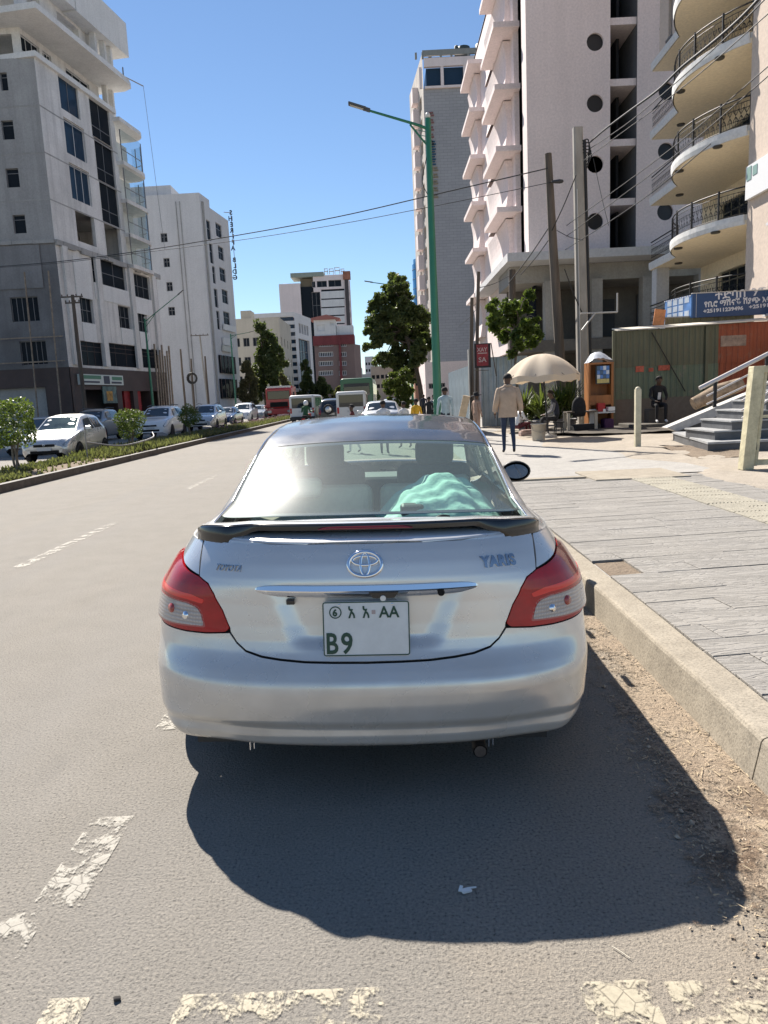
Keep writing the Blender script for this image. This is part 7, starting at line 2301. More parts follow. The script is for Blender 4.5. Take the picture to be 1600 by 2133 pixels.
def shed_signs():
 # corrugated lean-to behind the fence carrying the blue signs
 a = at(1442, 660, Y=25.2); zs0 = a.z
 t = thing('lean_to_shed', 'olive corrugated lean-to just behind the fence, under the blue signs', 'shed', (a.x - .9, 25.25, 0))
 x = 0
 while x < 2.6:
  o = corrugated(.62, zs0 - .1).build('metal_sheet', [rusty('olive sheet', (.17, .155, .085), (.20, .18, .12)) if 'olive sheet' not in MATS else MATS['olive sheet']], t); o.location = (x, 0, .1); x += .6
 MB().box(-.05, 2.9, -.02, .55, zs0, zs0 + .04).build('roof', [M_STEEL], t)
 b0, b1 = at(1442, 662, Y=25.1), at(1442, 612, Y=25.1)
 c1 = at(1640, 585, Y=25.1)
 B = thing('blue_sign', 'long blue shop sign with white Amharic lettering and phone numbers above the fence', 'sign', (b0.x, 25.1, b0.z))
 Hs = b1.z - b0.z; Ls = 2.62
 mb_ = mat('sign blue', (.008, .050, .150), rough=.4)
 MB().box(0, Ls, 0, .10, 0, Hs).build('panel', [mb_], B)
 MB().box(-.01, Ls, -.02, .11, Hs, Hs + .03).build('top_edge', [MATS['pale steel']], B)
 MB().box(.12, .135, -.006, -.001, 0, Hs).build('seam', [MATS['pale steel']], B)
 ml_ = mat('sign white', (.66, .66, .68), rough=.5)
 G = Wall((b0.x, 25.1), (1, 0), (0, -1))
 def put(s, px, py, px1, py1, hgt):
  s0, z0 = G.px(px, py); s1, z1 = G.px(px1, py1)
  text('letters', s, hgt, ml_, (s0, -.004, z0 - b0.z), (s1 - s0, 0, z1 - z0), (-(z1 - z0), 0, (s1 - s0)), B, .002, bold=.006, width=math.hypot(s1 - s0, z1 - z0))
 put('\u1270\u12F5\u1263\u1260', 1490, 624, 1553, 618, .33)
 put('\u1295\u130D', 1566, 616, 1598, 613, .33)
 put('\u12E8\u1262\u122E \u121B\u123D\u1296\u127D \u123D\u12EB\u132D \u12A5\u1293', 1467, 640, 1604, 628, .24)
 put('+251911239496', 1465, 652, 1548, 645, .165)
 put('+25191', 1560, 643, 1600, 639, .165)
 # blue and white poster face round the corner
 d = Wall((b0.x, 25.15), (-.22, .975), (-.975, -.22))
 Lr = d.px(1385, 650)[0]
 D = thing('poster_board', 'faded blue and white poster board round the corner of the long blue sign', 'sign', (b0.x, 25.15, 0))
 def local(mb, nm, mm, par=D):
  mb.v = [(x - b0.x, y - 25.15, z) for x, y, z in mb.v]; return mb.build(nm, mm, par)
 q = MB(); d.bar(q, .03, Lr, b0.z + .02, b1.z - .02, -.06, 0); local(q, 'panel', [mat('poster blue', (.12, .26, .55), rough=.5, var=.3, vscale=2)])
 rng = random.Random(12)
 for i in range(3):
  for j in range(4):
   if rng.random() < .12: continue
   s = .15 + Lr * .85 * j / 4; z = b0.z + .08 + (Hs - .1) * i / 3
   q = MB(); d.bar(q, s, s + Lr * .16, z, z + Hs * .24, .001, .006); local(q, 'poster_field', [mat('poster pale', (.55, .62, .70), rough=.5, var=.15, vscale=4)])
 for f in np.linspace(.04, .98, 12):
  q = MB(); d.bar(q, Lr * f, Lr * f + .07, b1.z - .06, b1.z - .022, .001, .010); local(q, 'edge_light', [ml_])
 q = MB()
 for f in (.15, .55, .9): d.bar(q, Lr * f, Lr * f + .05, .2, b0.z, -.05, 0)
 local(q, 'leg', [M_STEEL])['kind'] = 'stuff'
 o0, o1 = at(1362, 678, Y=24.9), at(1380, 652, Y=24.9)
 O = thing('orange_sign', 'small tilted orange sign board above the fence, left of the blue poster board', 'sign', (o0.x, 24.9, o0.z))
 MB().rbox((.18, 0, .24), (.36, .05, .56), (0, .14, 0)).build('panel', [mat('orange board', (.50, .20, .075), rough=.6, var=.3, vscale=6)], O)
 MB().rbox((.18, .03, -.35), (.05, .04, .8), (0, .0, 0)).build('leg', [M_STEEL], O)
shed_signs()

# ------------------------------------------------------------------ stone steps with rails
def steps():
 a = at(1475, 921, Y=13.9)
 t = thing('stone_steps', 'grey stone steps with a sloping stone stringer at the right edge of the pavement', 'steps', (0, 0, 0))
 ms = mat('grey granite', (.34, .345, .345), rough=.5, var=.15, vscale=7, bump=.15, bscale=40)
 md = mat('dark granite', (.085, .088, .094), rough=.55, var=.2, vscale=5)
 x0, z0 = a.x, a.z
 y1 = 15.7
 MB().prism([(x0, 13.9), (9.4, 13.9), (9.4, 17.5), (x0 + .75, 17.5)], .0, z0 - .04).build('landing_block', [md], t)
 MB().prism([(x0 - .02, 13.86), (9.4, 13.86), (9.4, 17.5), (x0 + .72, 17.5)], z0 - .04, z0).build('landing_slab', [ms], t)
 x = at(1476, 880, Y=14.6).x; z = z0
 for k in range(7):
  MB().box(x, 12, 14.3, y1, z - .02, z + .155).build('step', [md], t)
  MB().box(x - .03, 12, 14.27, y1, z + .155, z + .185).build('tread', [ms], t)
  x += .33; z += .185
 # stringer on the far side
 S = [at(1386, 889, Y=17.6), at(1600, 800, Y=17.6)]
 d = (S[1] - S[0]).normalized()
 e = S[0] + d * 6.5
 MB().prism([(S[0].x, S[0].z - .02), (S[0].x + .25, S[0].z - .12), (e.x, e.z - .42), (e.x, e.z)], 17.5, 17.85, axis='y').build('stringer', [mat('pale stone', (.42, .41, .39), rough=.6, var=.15, vscale=6)], t)
 MB().prism([(S[0].x + .25, S[0].z - .12), (e.x, .1), (e.x, e.z - .43)], 17.6, 17.8, axis='y').build('stringer_wall', [md], t)
 W = Wall((0, 17.6), (1, 0), (0, -1))
 mr = mat('pale rail steel', (.62, .58, .55), rough=.35, metal=.4)
 def rail(nm, px0, py0, px1, py1, r):
  a, b = at(px0, py0, Y=17.6), at(px1, py1, Y=17.6); b = a + (b - a) * 1.8
  MB().tube([a, b], r, 8).build(nm, [mr], t)
 rail('handrail', 1457, 809, 1600, 737, .052)
 rail('lower_rail', 1472, 825, 1600, 760, .022); rail('lower_rail', 1472, 842, 1600, 782, .020); 
 for px, py in ((1490, 792), (1598, 740)):
  a = at(px, py, Y=17.6); MB().box(a.x - .035, a.x + .035, 17.57, 17.63, a.z - .95, a.z).build('rail_post', [M_WIRE], t)
 b0, b1 = at(1444, 842, Y=18.4), at(1545, 800, Y=18.4)
 q = MB(); q.tube([b0, b0.lerp(b1, .5) + Vector((0, 0, .05)), b1], [.16, .2, .17], 8); o = q.build('stone_edging', [mat('rubble stone', (.24, .18, .125), rough=.95, var=.5, vscale=6, bump=.8, bscale=14)], t)
 # near rail ends seen end-on beside the gate post
 for k, (px, py) in enumerate(((1546, 835), (1546, 855), (1546, 871))):
  a = at(px, py, Y=13.4); b = a + Vector((1.6, .3, .95)); MB().tube([a, b], .02, 6).build('near_rail', [mr], t)
steps()
pp = at(1404, 905, Z=.2)
bumpy('dirt_ridge', lambda y: (5.6 + (y - 13) * .10, 6.6 + (y - 13) * .16), np.linspace(12.9, 15.6, 16), .235, .03, M_SOIL, 5, 14)

def gate():
 b0, t0 = at(1559, 979, Z=.2), None
 Y = b0.y
 t1 = at(1583, 762, Y=Y)
 m = mat('cream gate paint', (.52, .47, .31), rough=.6, var=.22, vscale=6, bump=.3, bscale=30)
 t = thing('metal_gate', 'cream painted steel gate frame leaning slightly, cut by the right picture edge', 'gate', (b0.x, Y, .2))
 lean = (t1.x - b0.x); h = t1.z - .2
 def post(nm, x, w, y0, d, z0, z1, ln):
  vs = [(x - w / 2 + ln * z / h, y0, z) if s else None for z in (z0, z1) for s in (1,)]
  MB().add([(x - w / 2 + ln * z0 / h, y0, z0), (x + w / 2 + ln * z0 / h, y0, z0), (x + w / 2 + ln * z0 / h, y0 + d, z0), (x - w / 2 + ln * z0 / h, y0 + d, z0), (x - w / 2 + ln * z1 / h, y0, z1), (x + w / 2 + ln * z1 / h, y0, z1), (x + w / 2 + ln * z1 / h, y0 + d, z1), (x - w / 2 + ln * z1 / h, y0 + d, z1)], [(0, 3, 2, 1), (4, 5, 6, 7), (0, 1, 5, 4), (1, 2, 6, 5), (2, 3, 7, 6), (3, 0, 4, 7)]).build(nm, [m], t, bevel=.008)
 post('gate_post', 0, .17, 0, .17, 0, h, lean)
 post('stile', .135, .05, .05, .05, .05, h - .06, lean)
 post('stile', .62, .05, .05, .05, .05, h - .06, lean)
 MB().box(.16, 1.6, .05, .10, .06, .15).build('bottom_bar', [m], t)
 MB().box(.08 + lean, 1.8, .02, .12, h - .10, h - .0).build('top_bar', [m], t)
 MB().box(.16 + lean * .5, 1.6, .06, .09, h * .5, h * .5 + .04).build('middle_bar', [m], t)
 MB().tube([(.11, .03, .30), (.11, .03, .42)], .022, 6).build('hinge', [M_WIRE], t)
gate()
b0 = at(1328, 931, Z=.2); t0 = at(1326, 806, Y=b0.y)
tg = MB()
tg.box(-.062, .062, -.05, .05, 0, t0.z - .2 - .05); tg.lathe([(.06, t0.z - .25), (.055, t0.z - .22), (.03, t0.z - .2), (0, t0.z - .195)], 10)
o = tg.build('bollard', [mat('cream post paint', (.55, .50, .36), rough=.6, var=.2, vscale=5)]); o.location = (b0.x, b0.y, .2)
tag(o, 'slim square cream painted post standing alone on the pavement', 'post')

# ------------------------------------------------------------------ sheet metal hoarding and small white building behind
def hoarding():
 m = mat('bluish sheet steel', (.36, .41, .43), rough=.45, metal=.25, var=.2, vscale=1.5)
 t = thing('metal_hoarding', 'bluish grey corrugated steel hoarding along the pavement behind the walking man', 'fence', (0, 0, 0))
 a, b = at(1001, 745, Y=29.5), at(1066, 745, Y=29.5)
 x = a.x
 while x < 5.3:
  o = corrugated(.64, a.z - .2).build('metal_sheet', [m], t); o.location = (x, 29.5, .2); x += .62
 c, d = at(975, 762, Y=24.2), at(934, 777, Y=29.4)
 n = 5
 for k in range(n):
  p, q = c.lerp(d, k / n), c.lerp(d, (k + 1) / n)
  L = math.hypot(q.x - p.x, q.y - p.y)
  o = corrugated(L, (p.z + q.z) / 2 - .2).build('metal_sheet', [m], t); o.location = (p.x, p.y, .2); o.rotation_euler = (0, 0, atan2(q.y - p.y, q.x - p.x))
 MB().box(a.x - .5, a.x - .1, 29.3, 29.6, .2, 3.3).build('end_post', [plaster('grey pier', (.30, .30, .29), .1)], t)
hoarding()
a = at(963, 868, Y=22.6); b = at(970, 833, Y=23.0)
tag(MB().rbox(((a.x + b.x) / 2, 22.8, (a.z + b.z) / 2), (.22, .04, max(.5, b.z - a.z + .3)), (.25, .22, 0)).build('leaning_board', [mat('pale board', (.48, .38, .27), rough=.8, var=.2, vscale=5)]), 'pale wooden board leaning against the end of the steel hoarding', 'board')
a = at(885, 757, Y=70)
bb = boxhouse('low_white_building', 'low white building with a row of small square windows behind the green lamp post', a.x, a.x + 6.5, 70, 82, at(885, 755, Y=70).z, M_WHITE, 9, 6, (.5, .5), sill=-2.4, first=4.6, side_cols=3, parapet=.3)
# ------------------------------------------------------------------ traffic
HATCH = dict(L=3.66, zt=[(0, .58), (.05, .68), (.15, .77), (.45, .88), (.92, .99), (1.0, 1.02), (1.75, 1.45), (2.3, 1.51), (3.0, 1.47), (3.25, 1.40), (3.55, 1.02), (3.63, .85), (3.66, .7)],
    z0=[(0, .33), (.06, .25), (.2, .20), (3.4, .20), (3.66, .36)], zb=[(0, .50), (.3, .76), (1.0, .92), (2.2, .95), (3.4, 1.0), (3.66, .7)],
    w=[(0, .58), (.05, .69), (.18, .78), (.5, .83), (3.1, .83), (3.5, .77), (3.66, .62)], wt=[(0, .40), (.4, .60), (1.0, .66), (1.75, .56), (3.0, .55), (3.5, .60), (3.66, .5)],
    ws=(1.03, 1.70), rw=(3.27, 3.52), sw=[(1.35, 1.75, 2.28), (2.36, 2.36, 3.05)], wheels=(.72, 3.05), r=.285)
SUVS = dict(L=4.35, zt=[(0, .66), (.05, .80), (.15, .92), (.5, 1.02), (1.05, 1.10), (1.12, 1.12), (1.85, 1.60), (2.5, 1.69), (3.5, 1.66), (3.85, 1.58), (4.2, 1.15), (4.31, .95), (4.35, .8)],
   z0=[(0, .36), (.08, .29), (.25, .24), (4.05, .24), (4.35, .42)], zb=[(0, .60), (.3, .92), (1.1, 1.04), (2.2, 1.08), (4.0, 1.14), (4.35, .8)],
   w=[(0, .66), (.05, .77), (.18, .86), (.5, .90), (3.7, .90), (4.15, .85), (4.35, .70)], wt=[(0, .5), (.5, .68), (1.1, .72), (1.85, .61), (3.5, .60), (4.2, .66), (4.35, .56)],
   ws=(1.15, 1.80), rw=(3.87, 4.17), sw=[(1.50, 1.86, 2.42), (2.50, 2.50, 3.30), (3.38, 3.38, 3.74)], wheels=(.85, 3.45), r=.34)
SALOON = dict(L=4.3, zt=[(0, .58), (.05, .68), (.2, .78), (.6, .88), (1.2, .97), (1.28, .99), (2.0, 1.38), (2.5, 1.45), (3.0, 1.41), (3.55, 1.08), (3.65, 1.04), (4.15, 1.02), (4.25, .9), (4.3, .7)],
    z0=[(0, .32), (.08, .25), (.25, .21), (4.0, .21), (4.3, .36)], zb=[(0, .50), (.3, .76), (1.2, .90), (2.4, .93), (4.1, .97), (4.3, .68)],
    w=[(0, .60), (.05, .72), (.2, .80), (.55, .85), (3.8, .85), (4.15, .79), (4.3, .66)], wt=[(0, .42), (.5, .62), (1.25, .67), (2.0, .55), (2.9, .55), (3.6, .64), (4.3, .55)],
    ws=(1.30, 1.96), rw=(3.05, 3.52), sw=[(1.62, 2.0, 2.44), (2.52, 2.52, 3.15)], wheels=(.80, 3.4), r=.30)
def make_car(name, label, loc, rotz, sp, paint, group=None, rear=False, detail=1, plate=True):
 t = thing(name, label, 'car', loc, rotz, group)
 I = lambda k, y: float(np.interp(y, [a for a, _ in sp[k]], [b for _, b in sp[k]]))
 L = sp['L']
 qs = np.unique(np.concatenate([np.linspace(0, .25, 9), np.linspace(.25, L - .25, 44), np.linspace(L - .25, L, 8)]))
 tab = []
 K = 6
 for y in qs:
  zt, z0, w, wt = (smooth_tab([a for a, _ in sp[k]], [b for _, b in sp[k]], y, 10) for k in ('zt', 'z0', 'w', 'wt'))
  zb = min(I('zb', y), zt - .03); wt = min(wt, w * .86); c = min(.05, .3 * (zt - zb))
  wb = w * .965; ze = zt - c
  cp = [(0, zt), (.6 * wt, zt - .18 * c), (.95 * wt, zt - .75 * c), (wt + .14 * (wb - wt), ze - .10 * (ze - zb)), (wt + .52 * (wb - wt), ze - .52 * (ze - zb)), (wb, zb), (w, zb * .58 + z0 * .42), (w * .985, z0 + .12), (w * .90, z0)]
  h = cr_np(cp, K)
  tab.append([(-x, y, z) for x, z in h[:0:-1]] + [(x, y, z) for x, z in h])
 tab = np.array(tab)
 ps = np.linspace(-1, 1, tab.shape[1])
 sh = Sheet(ps, qs, tab)
 mb = MB().grid([[tuple(p) for p in r] for r in tab])
 mb.add([tuple(p) for p in tab[0]], [tuple(range(tab.shape[1]))[::-1]]); mb.add([tuple(p) for p in tab[-1]], [tuple(range(tab.shape[1]))])
 mb.f = [f[::-1] for f in mb.f]
 body = mb.build('body', [paint], t)
 ix = lambda k: k / 8
 g = M_CARGLASS
 def pan(nm, poly, m, off=.006, par=t):
  return panel(nm, sh, round_poly(poly, .03, 3), m, par, gap=0, step=.12, fine=.08, off=off, rim=.004)
 a, b = sp['ws']; pan('windscreen', [(-ix(1.95), a), (ix(1.95), a), (ix(1.80), b), (-ix(1.80), b)], g)
 a, b = sp['rw']; pan('rear_window', [(-ix(1.9), a), (ix(1.9), a), (ix(1.95), b), (-ix(1.95), b)], g)
 for s in (1, -1):
  for (y0, y0t, y1) in sp['sw']:
   pan('side_window', [(s * ix(4.85), y0), (s * ix(3.25), y0t), (s * ix(3.25), y1), (s * ix(4.85), y1)], g)
  for yw in sp['wheels']:
   r = sp['r']; xw = float(np.interp(yw, qs, tab[:, :, 0].max(axis=1)))
   q = MB(); n = 20
   q.add([(s * (xw + .004), yw + (r + .06) * cos(k * 2 * pi / n), max(.12, r + (r + .06) * sin(k * 2 * pi / n))) for k in range(n)], [tuple(range(n))]); q.build('wheel_arch', [M_VOID], t)
   make_wheel(t, s * (xw - .08), yw, r, .19, s, n=16)
  if detail:
   x0 = I('w', .12)
   if not rear:
    pan('headlamp', [(s * ix(4.15), .03), (s * ix(5.35), .02), (s * ix(5.55), .42), (s * ix(4.7), .46)], M_HEADL, .008)
   pan('tail_lamp', [(s * ix(4.2), L - .02), (s * ix(5.9), L - .02), (s * ix(5.9), L - .22), (s * ix(4.6), L - .22)], M_RED, .008)
   ym = sp['ws'][0] + .42; xm = I('w', ym)
   o = MB().rbox((s * (xm + .07), ym, I('zb', ym) + .10), (.20, .10, .14)).build('door_mirror', [paint], t, bevel=.03)
 if detail and not rear:
  zt0 = .60 if sp is not SUVS else .74
  k = MB().rbox((0, -.004, zt0 - .03), (.62, .03, .09)).rbox((0, .0, .37 if sp is not SUVS else .44), (.86, .04, .11)); 
  MB().rbox((0, -.002, zt0 - .04), (.66, .03, .085)).build('grille', [M_VOID], t, bevel=.01)
  MB().rbox((0, .02, .36 if sp is not SUVS else .46), (.90, .06, .10)).build('air_intake', [M_VOID], t, bevel=.01)
  MB().tube([(.035 * cos(v), -.022, zt0 - .02 + .025 * sin(v)) for v in np.linspace(0, 2 * pi, 13)], .008, 5, cap=False).build('front_badge', [M_CHROME], t)
  if plate: MB().box(-.22, .22, -.03, -.016, zt0 - .20, zt0 - .10).build('number_plate', [mat('plate pale', (.5, .5, .5), rough=.5)], t)
 if rear:
  MB().box(-.20, .20, L + .003, L + .018, .62, .74).build('number_plate', [mat('plate pale', (.5, .5, .5), rough=.5)], t)
 if sp is SUVS:
  for s in (1, -1):
   MB().tube([(s * .60, 1.9, 1.66), (s * .61, 2.6, 1.735), (s * .60, 3.6, 1.70)], .02, 6).build('roof_rail', [M_DARKPL], t)
 return t
M_CARGLASS = glass_mat('car window', (.35, .42, .42), .35, .02, 1.7, (.02, .025, .03))
M_HEADL = mat('head lamp', (.22, .24, .25), rough=.12, coat=1.0, var=.35, vscale=9)
P_SILV = paint_mat('pale silver paint', (.62, .62, .61), .6, .3)
P_WHITE = mat('white car paint', (.72, .72, .72), rough=.25, coat=.8)
P_DBLUE = mat('dark blue car paint', (.015, .035, .085), rough=.25, coat=.8)
P_DARK = mat('dark car paint', (.02, .022, .026), rough=.28, coat=.8)
P_GREY = mat('grey car paint', (.20, .215, .23), rough=.3, coat=.8)
GO = 'cars in the opposite carriageway'
def put(px, py, Y): q = at(px, py, Y=Y); return (q.x, Y, 0)
# oncoming: fronts face the camera
v = at(140, 968, Z=0)
make_car('oncoming_car', 'pale silver hatchback facing us, nearest car beyond the median', (-10.75, 22.6, 0), R_(2), HATCH, P_SILV, GO)
make_car('oncoming_car', 'white sport utility car with roof rails beyond the median, behind the silver hatchback', (-11.9, 36.5, 0), R_(2), SUVS, P_WHITE, GO)
make_car('oncoming_car', 'pale silver tall hatchback beyond the median, behind the third ball tree', (-11.5, 44.8, 0), R_(1), SUVS, P_SILV, GO)
make_car('oncoming_car', 'dark blue saloon in the opposite carriageway before a white car', (-11.7, 51.5, 0), 0, SALOON, P_DBLUE, GO)
make_car('oncoming_car', 'white saloon in the opposite carriageway behind the dark blue car', (-12.0, 59.5, 0), 0, SUVS, P_WHITE, GO)
make_car('oncoming_car', 'dark grey saloon in the opposite carriageway left of the red truck', (-12.2, 68, 0), 0, SALOON, P_GREY, GO, detail=0)
make_car('parked_car', 'dark blue grey car half hidden behind the silver hatchback and white utility car', (-15.4, 36.5, 0), R_(3), SUVS, P_GREY, 'cars parked on the far side')
make_car('parked_car', 'dark car in the shade by the shops, behind the white utility car', (-17.5, 49, 0), R_(2), SALOON, P_DARK, 'cars parked on the far side', detail=0)
make_car('parked_car', 'black car at the left picture edge behind the first ball tree', (-17.4, 27.5, 0), R_(70), SALOON, P_DARK, 'cars parked on the far side', detail=0)
make_car('parked_car', 'white car behind the silver hatchback, only its bonnet side showing', (-13.6, 27.0, 0), R_(4), SALOON, P_WHITE, 'cars parked on the far side', detail=0)

def boxy(name, label, loc, rotz, L, W, H, body_m, group, kind):
 """Van or bus seen from behind: front at +L, rear face at y = 0 towards the camera after turning."""
 t = thing(name, label, kind, loc, rotz, group)
 z0 = .32 if kind == 'van' else .42
 pts = []
 n = 5
 def ring(y, k, top):
  w = W / 2 * k; r = .16 if kind == 'van' else .22
  out = []
  for cx, cz, a0 in ((w - r, top - r, 0), (-(w - r), top - r, pi / 2), (-(w - r * .5), z0 + r * .5, pi), (w - r * .5, z0 + r * .5, 1.5 * pi)):
   rr = r if a0 < pi else r * .5
   for j in range(n): a = a0 + (pi / 2) * j / (n - 1); out.append((cx + rr * cos(a), y, cz + rr * sin(a)))
  return out
 rows = [ring(0, .94, H - .10), ring(.06, .985, H - .02), ring(.25, 1, H), ring(L * .7, 1, H), ring(L - .35, .98, H - .05), ring(L, .90, H * .62)]
 mb = MB().grid(rows, closed=True); mb.add(rows[0], [tuple(range(len(rows[0])))]); mb.add(rows[-1], [tuple(range(len(rows[0])))[::-1]])
 mb.build('body', [body_m], t, weld=True)
 zw0, zw1 = (H * .56, H * .90) if kind == 'van' else (H * .58, H * .86)
 def glass(nm, x0, x1, y, z0_, z1_):
  MB().box(x0, x1, y - .015, y + .02, z0_, z1_).build(nm, [M_CARGLASS], t, bevel=.012)
 glass('rear_window', -W * .40, W * .40, -.0, zw0, zw1)
 for s in (1, -1):
  k = 3 if kind == 'van' else 6
  for j in range(k):
   a = .5 + (L - 1.6) * j / k; b = .5 + (L - 1.6) * (j + .88) / k
   MB().box(s * W / 2 - .012, s * W / 2 + .012, a, b, zw0 + .05, zw1).build('side_window', [M_CARGLASS], t)
  MB().box(s * W * .44 - .06, s * W * .44 + .06, -.02, .02, z0 + .45, z0 + .80).build('tail_lamp', [M_RED], t, bevel=.01)
  for yw in (L * .2, L * .78):
   make_wheel(t, s * (W / 2 - .10), yw, .33 if kind == 'van' else .48, .22, s, n=14)
 MB().box(-W * .49, W * .49, -.09, .05, z0 - .02, z0 + .22).build('rear_bumper', [M_DARKPL if kind == 'van' else body_m], t, bevel=.03)
 MB().box(-.25, .25, -.012, .0, z0 + .5, z0 + .62).build('number_plate', [mat('plate pale', (.5, .5, .5), rough=.5)], t)
 return t
GS = 'traffic ahead in our carriageway'
M_VAN = mat('white van paint', (.62, .62, .61), rough=.35, coat=.5)
q = put(732, 850, 42); boxy('minibus', 'white minibus seen from behind in the middle lane, right of the dark spare-wheel car', q, 0, 4.7, 1.75, 2.02, M_VAN, GS, 'van')
q = put(629, 850, 50); boxy('minibus', 'white minibus seen from behind beside the median, behind the motorcyclist', q, R_(-3), 4.7, 1.75, 2.0, M_VAN, GS, 'van')
M_BUSG = mat('bus green', (.015, .115, .045), rough=.4, coat=.4)
q = put(745, 850, 56); B_ = boxy('bus', 'green and pale city bus seen from behind, beyond the middle minibus', q, R_(-1), 11, 2.5, 3.15, M_BUSG, GS, 'bus')
MB().box(-.95, .95, -.03, 0, 2.50, 2.74).build('destination_board', [mat('dark sign', (.03, .03, .03), rough=.4)], B_)
q = put(795, 850, 27.5)
sa = make_car('saloon_ahead', 'silver grey saloon ahead of the parked car, its roof just showing over ours', (q[0] + .0, 27.5 + 4.3, 0), pi, SALOON, P_SILV, GS, rear=True)
q = put(690, 850, 47)
d = make_car('utility_car', 'dark utility car with a spare wheel on its tail between the two white minibuses', (q[0], 47 + 4.35, 0), pi, SUVS, P_DARK, GS, rear=True)
MB().lathe(tyre_prof(.33, .20), 16, (.18, 4.46, .98), axis='y').lathe([(.21, .02), (.20, .10), (.0, .11)], 16, (.18, 4.46, .98), axis='y', mi=1).build('spare_wheel', [M_RUBBER, P_SILV], d)
for px, Y, p, sp, lb in ((668, 64, P_WHITE, SALOON, 'white saloon far ahead between the left minibus and the dark utility car'), (815, 58, P_WHITE, SALOON, 'white car far ahead at the right kerb, above the silver grey saloon'), (772, 75, P_GREY, SALOON, 'grey car far ahead near the end of the street')):
 q = put(px, 850, Y); make_car('car_ahead', lb, (q[0], Y + 4.3, 0), pi, sp, p, GS, rear=True, detail=0)

def truck():
 q = put(582, 850, 70)
 t = thing('red_truck', 'big red tipper truck facing us in the opposite carriageway', 'truck', q, R_(3))
 mr = mat('truck red', (.36, .018, .020), rough=.4, coat=.4, var=.12, vscale=2)
 MB().box(-1.24, 1.24, 0, 2.1, 1.05, 2.95).build('cab', [mr], t, bevel=.14, bseg=3)
 MB().box(-1.06, 1.06, -.03, .05, 1.88, 2.68).build('windscreen', [M_CARGLASS], t, bevel=.03)
 MB().box(-1.25, 1.25, -.06, .12, .45, 1.02).build('bumper', [mr], t, bevel=.05)
 MB().box(-.85, .85, -.05, .03, 1.16, 1.62).build('grille', [M_VOID], t)
 MB().box(-1.1, 1.1, .2, 1.4, 2.98, 3.15).build('sun_visor', [M_VAN], t)
 for s in (1, -1):
  MB().box(s * .95 - .2, s * .95 + .2, -.09, -.05, .60, .84).build('headlamp', [M_HEADL], t, bevel=.02)
  MB().rbox((s * 1.45, .1, 2.25), (.16, .10, .62)).build('mirror', [M_DARKPL], t, bevel=.02)
  for y in (.9, 5.0, 6.3): make_wheel(t, s * 1.02, y, .52, .34, s, n=14)
 MB().box(-1.2, 1.2, 2.4, 7.2, 1.15, 3.15).build('tipper_body', [mr], t, bevel=.05)
 MB().box(-.45, .45, .4, 7, .6, 1.1).build('chassis', [M_DARKPL], t)
truck()
# ------------------------------------------------------------------ people
M_SKIN = mat('dark brown skin', (.085, .045, .028), rough=.55)
M_SKIN2 = mat('brown skin', (.14, .075, .045), rough=.55)
M_HAIR = mat('black hair', (.008, .007, .007), rough=.85)
def cloth(name, c, var=.15): return mat(name, c, rough=.92, var=var, vscale=9, bump=.25, bscale=24)

def grow(joints, bones, sub=2):
 """One continuous surface round a jointed skeleton: joint name -> (position, radius)."""
 names = list(joints)
 me = bpy.data.meshes.new('body')
 me.from_pydata([joints[n][0] for n in names], [(names.index(a), names.index(b)) for a, b in bones], [])
 o = bpy.data.objects.new('body', me); COL.objects.link(o)
 sk = o.modifiers.new('skin', 'SKIN'); sk.use_smooth_shade = True
 if not me.skin_vertices: me.attributes.new('x', 'FLOAT', 'POINT')
 sv = me.skin_vertices[0].data if me.skin_vertices else None
 if sv is None:
  raise RuntimeError('no skin data')
 for i, n in enumerate(names):
  r = joints[n][1]
  sv[i].radius = (r, r) if not isinstance(r, tuple) else r
  sv[i].use_root = n == 'pelvis'
 ss = o.modifiers.new('sub', 'SUBSURF'); ss.levels = sub; ss.render_levels = sub
 dg = bpy.context.evaluated_depsgraph_get(); dg.update()
 m2 = bpy.data.meshes.new_from_object(o.evaluated_get(dg), depsgraph=dg)
 bpy.data.objects.remove(o); bpy.data.meshes.remove(me)
 return m2

def seg_dist(p, a, b):
 ab = b - a; t = max(0, min(1, (p - a).dot(ab) / max(1e-9, ab.length_squared)))
 return (p - (a + ab * t)).length

STAND = dict(pelvis=((0, 0, .94), .125), waist=((0, 0, 1.08), .118), chest=((0, -.01, 1.27), .140), collar=((0, -.01, 1.42), .105), neck=((0, .0, 1.50), .052), jaw=((0, .02, 1.565), .070), skull=((0, .005, 1.645), .088), crown=((0, 0, 1.70), .060),
    hipL=((-.085, 0, .88), .088), kneeL=((-.095, .015, .49), .056), calfL=((-.10, -.02, .34), .050), ankleL=((-.10, -.02, .085), .036), toeL=((-.115, .13, .035), .032),
    hipR=((.085, 0, .88), .088), kneeR=((.095, .015, .49), .056), calfR=((.10, -.02, .34), .050), ankleR=((.10, -.02, .085), .036), toeR=((.115, .13, .035), .032),
    shL=((-.165, -.01, 1.40), .060), elL=((-.235, -.02, 1.14), .043), wrL=((-.245, .04, .91), .030), haL=((-.245, .06, .835), .032),
    shR=((.165, -.01, 1.40), .060), elR=((.235, -.02, 1.14), .043), wrR=((.245, .04, .91), .030), haR=((.245, .06, .835), .032))
BONES = [('pelvis', 'waist'), ('waist', 'chest'), ('chest', 'collar'), ('collar', 'neck'), ('neck', 'jaw'), ('jaw', 'skull'), ('skull', 'crown')]
for _s in 'LR':
 BONES += [('pelvis', 'hip' + _s), ('hip' + _s, 'knee' + _s), ('knee' + _s, 'calf' + _s), ('calf' + _s, 'ankle' + _s), ('ankle' + _s, 'toe' + _s), ('collar', 'sh' + _s), ('sh' + _s, 'el' + _s), ('el' + _s, 'wr' + _s), ('wr' + _s, 'ha' + _s)]
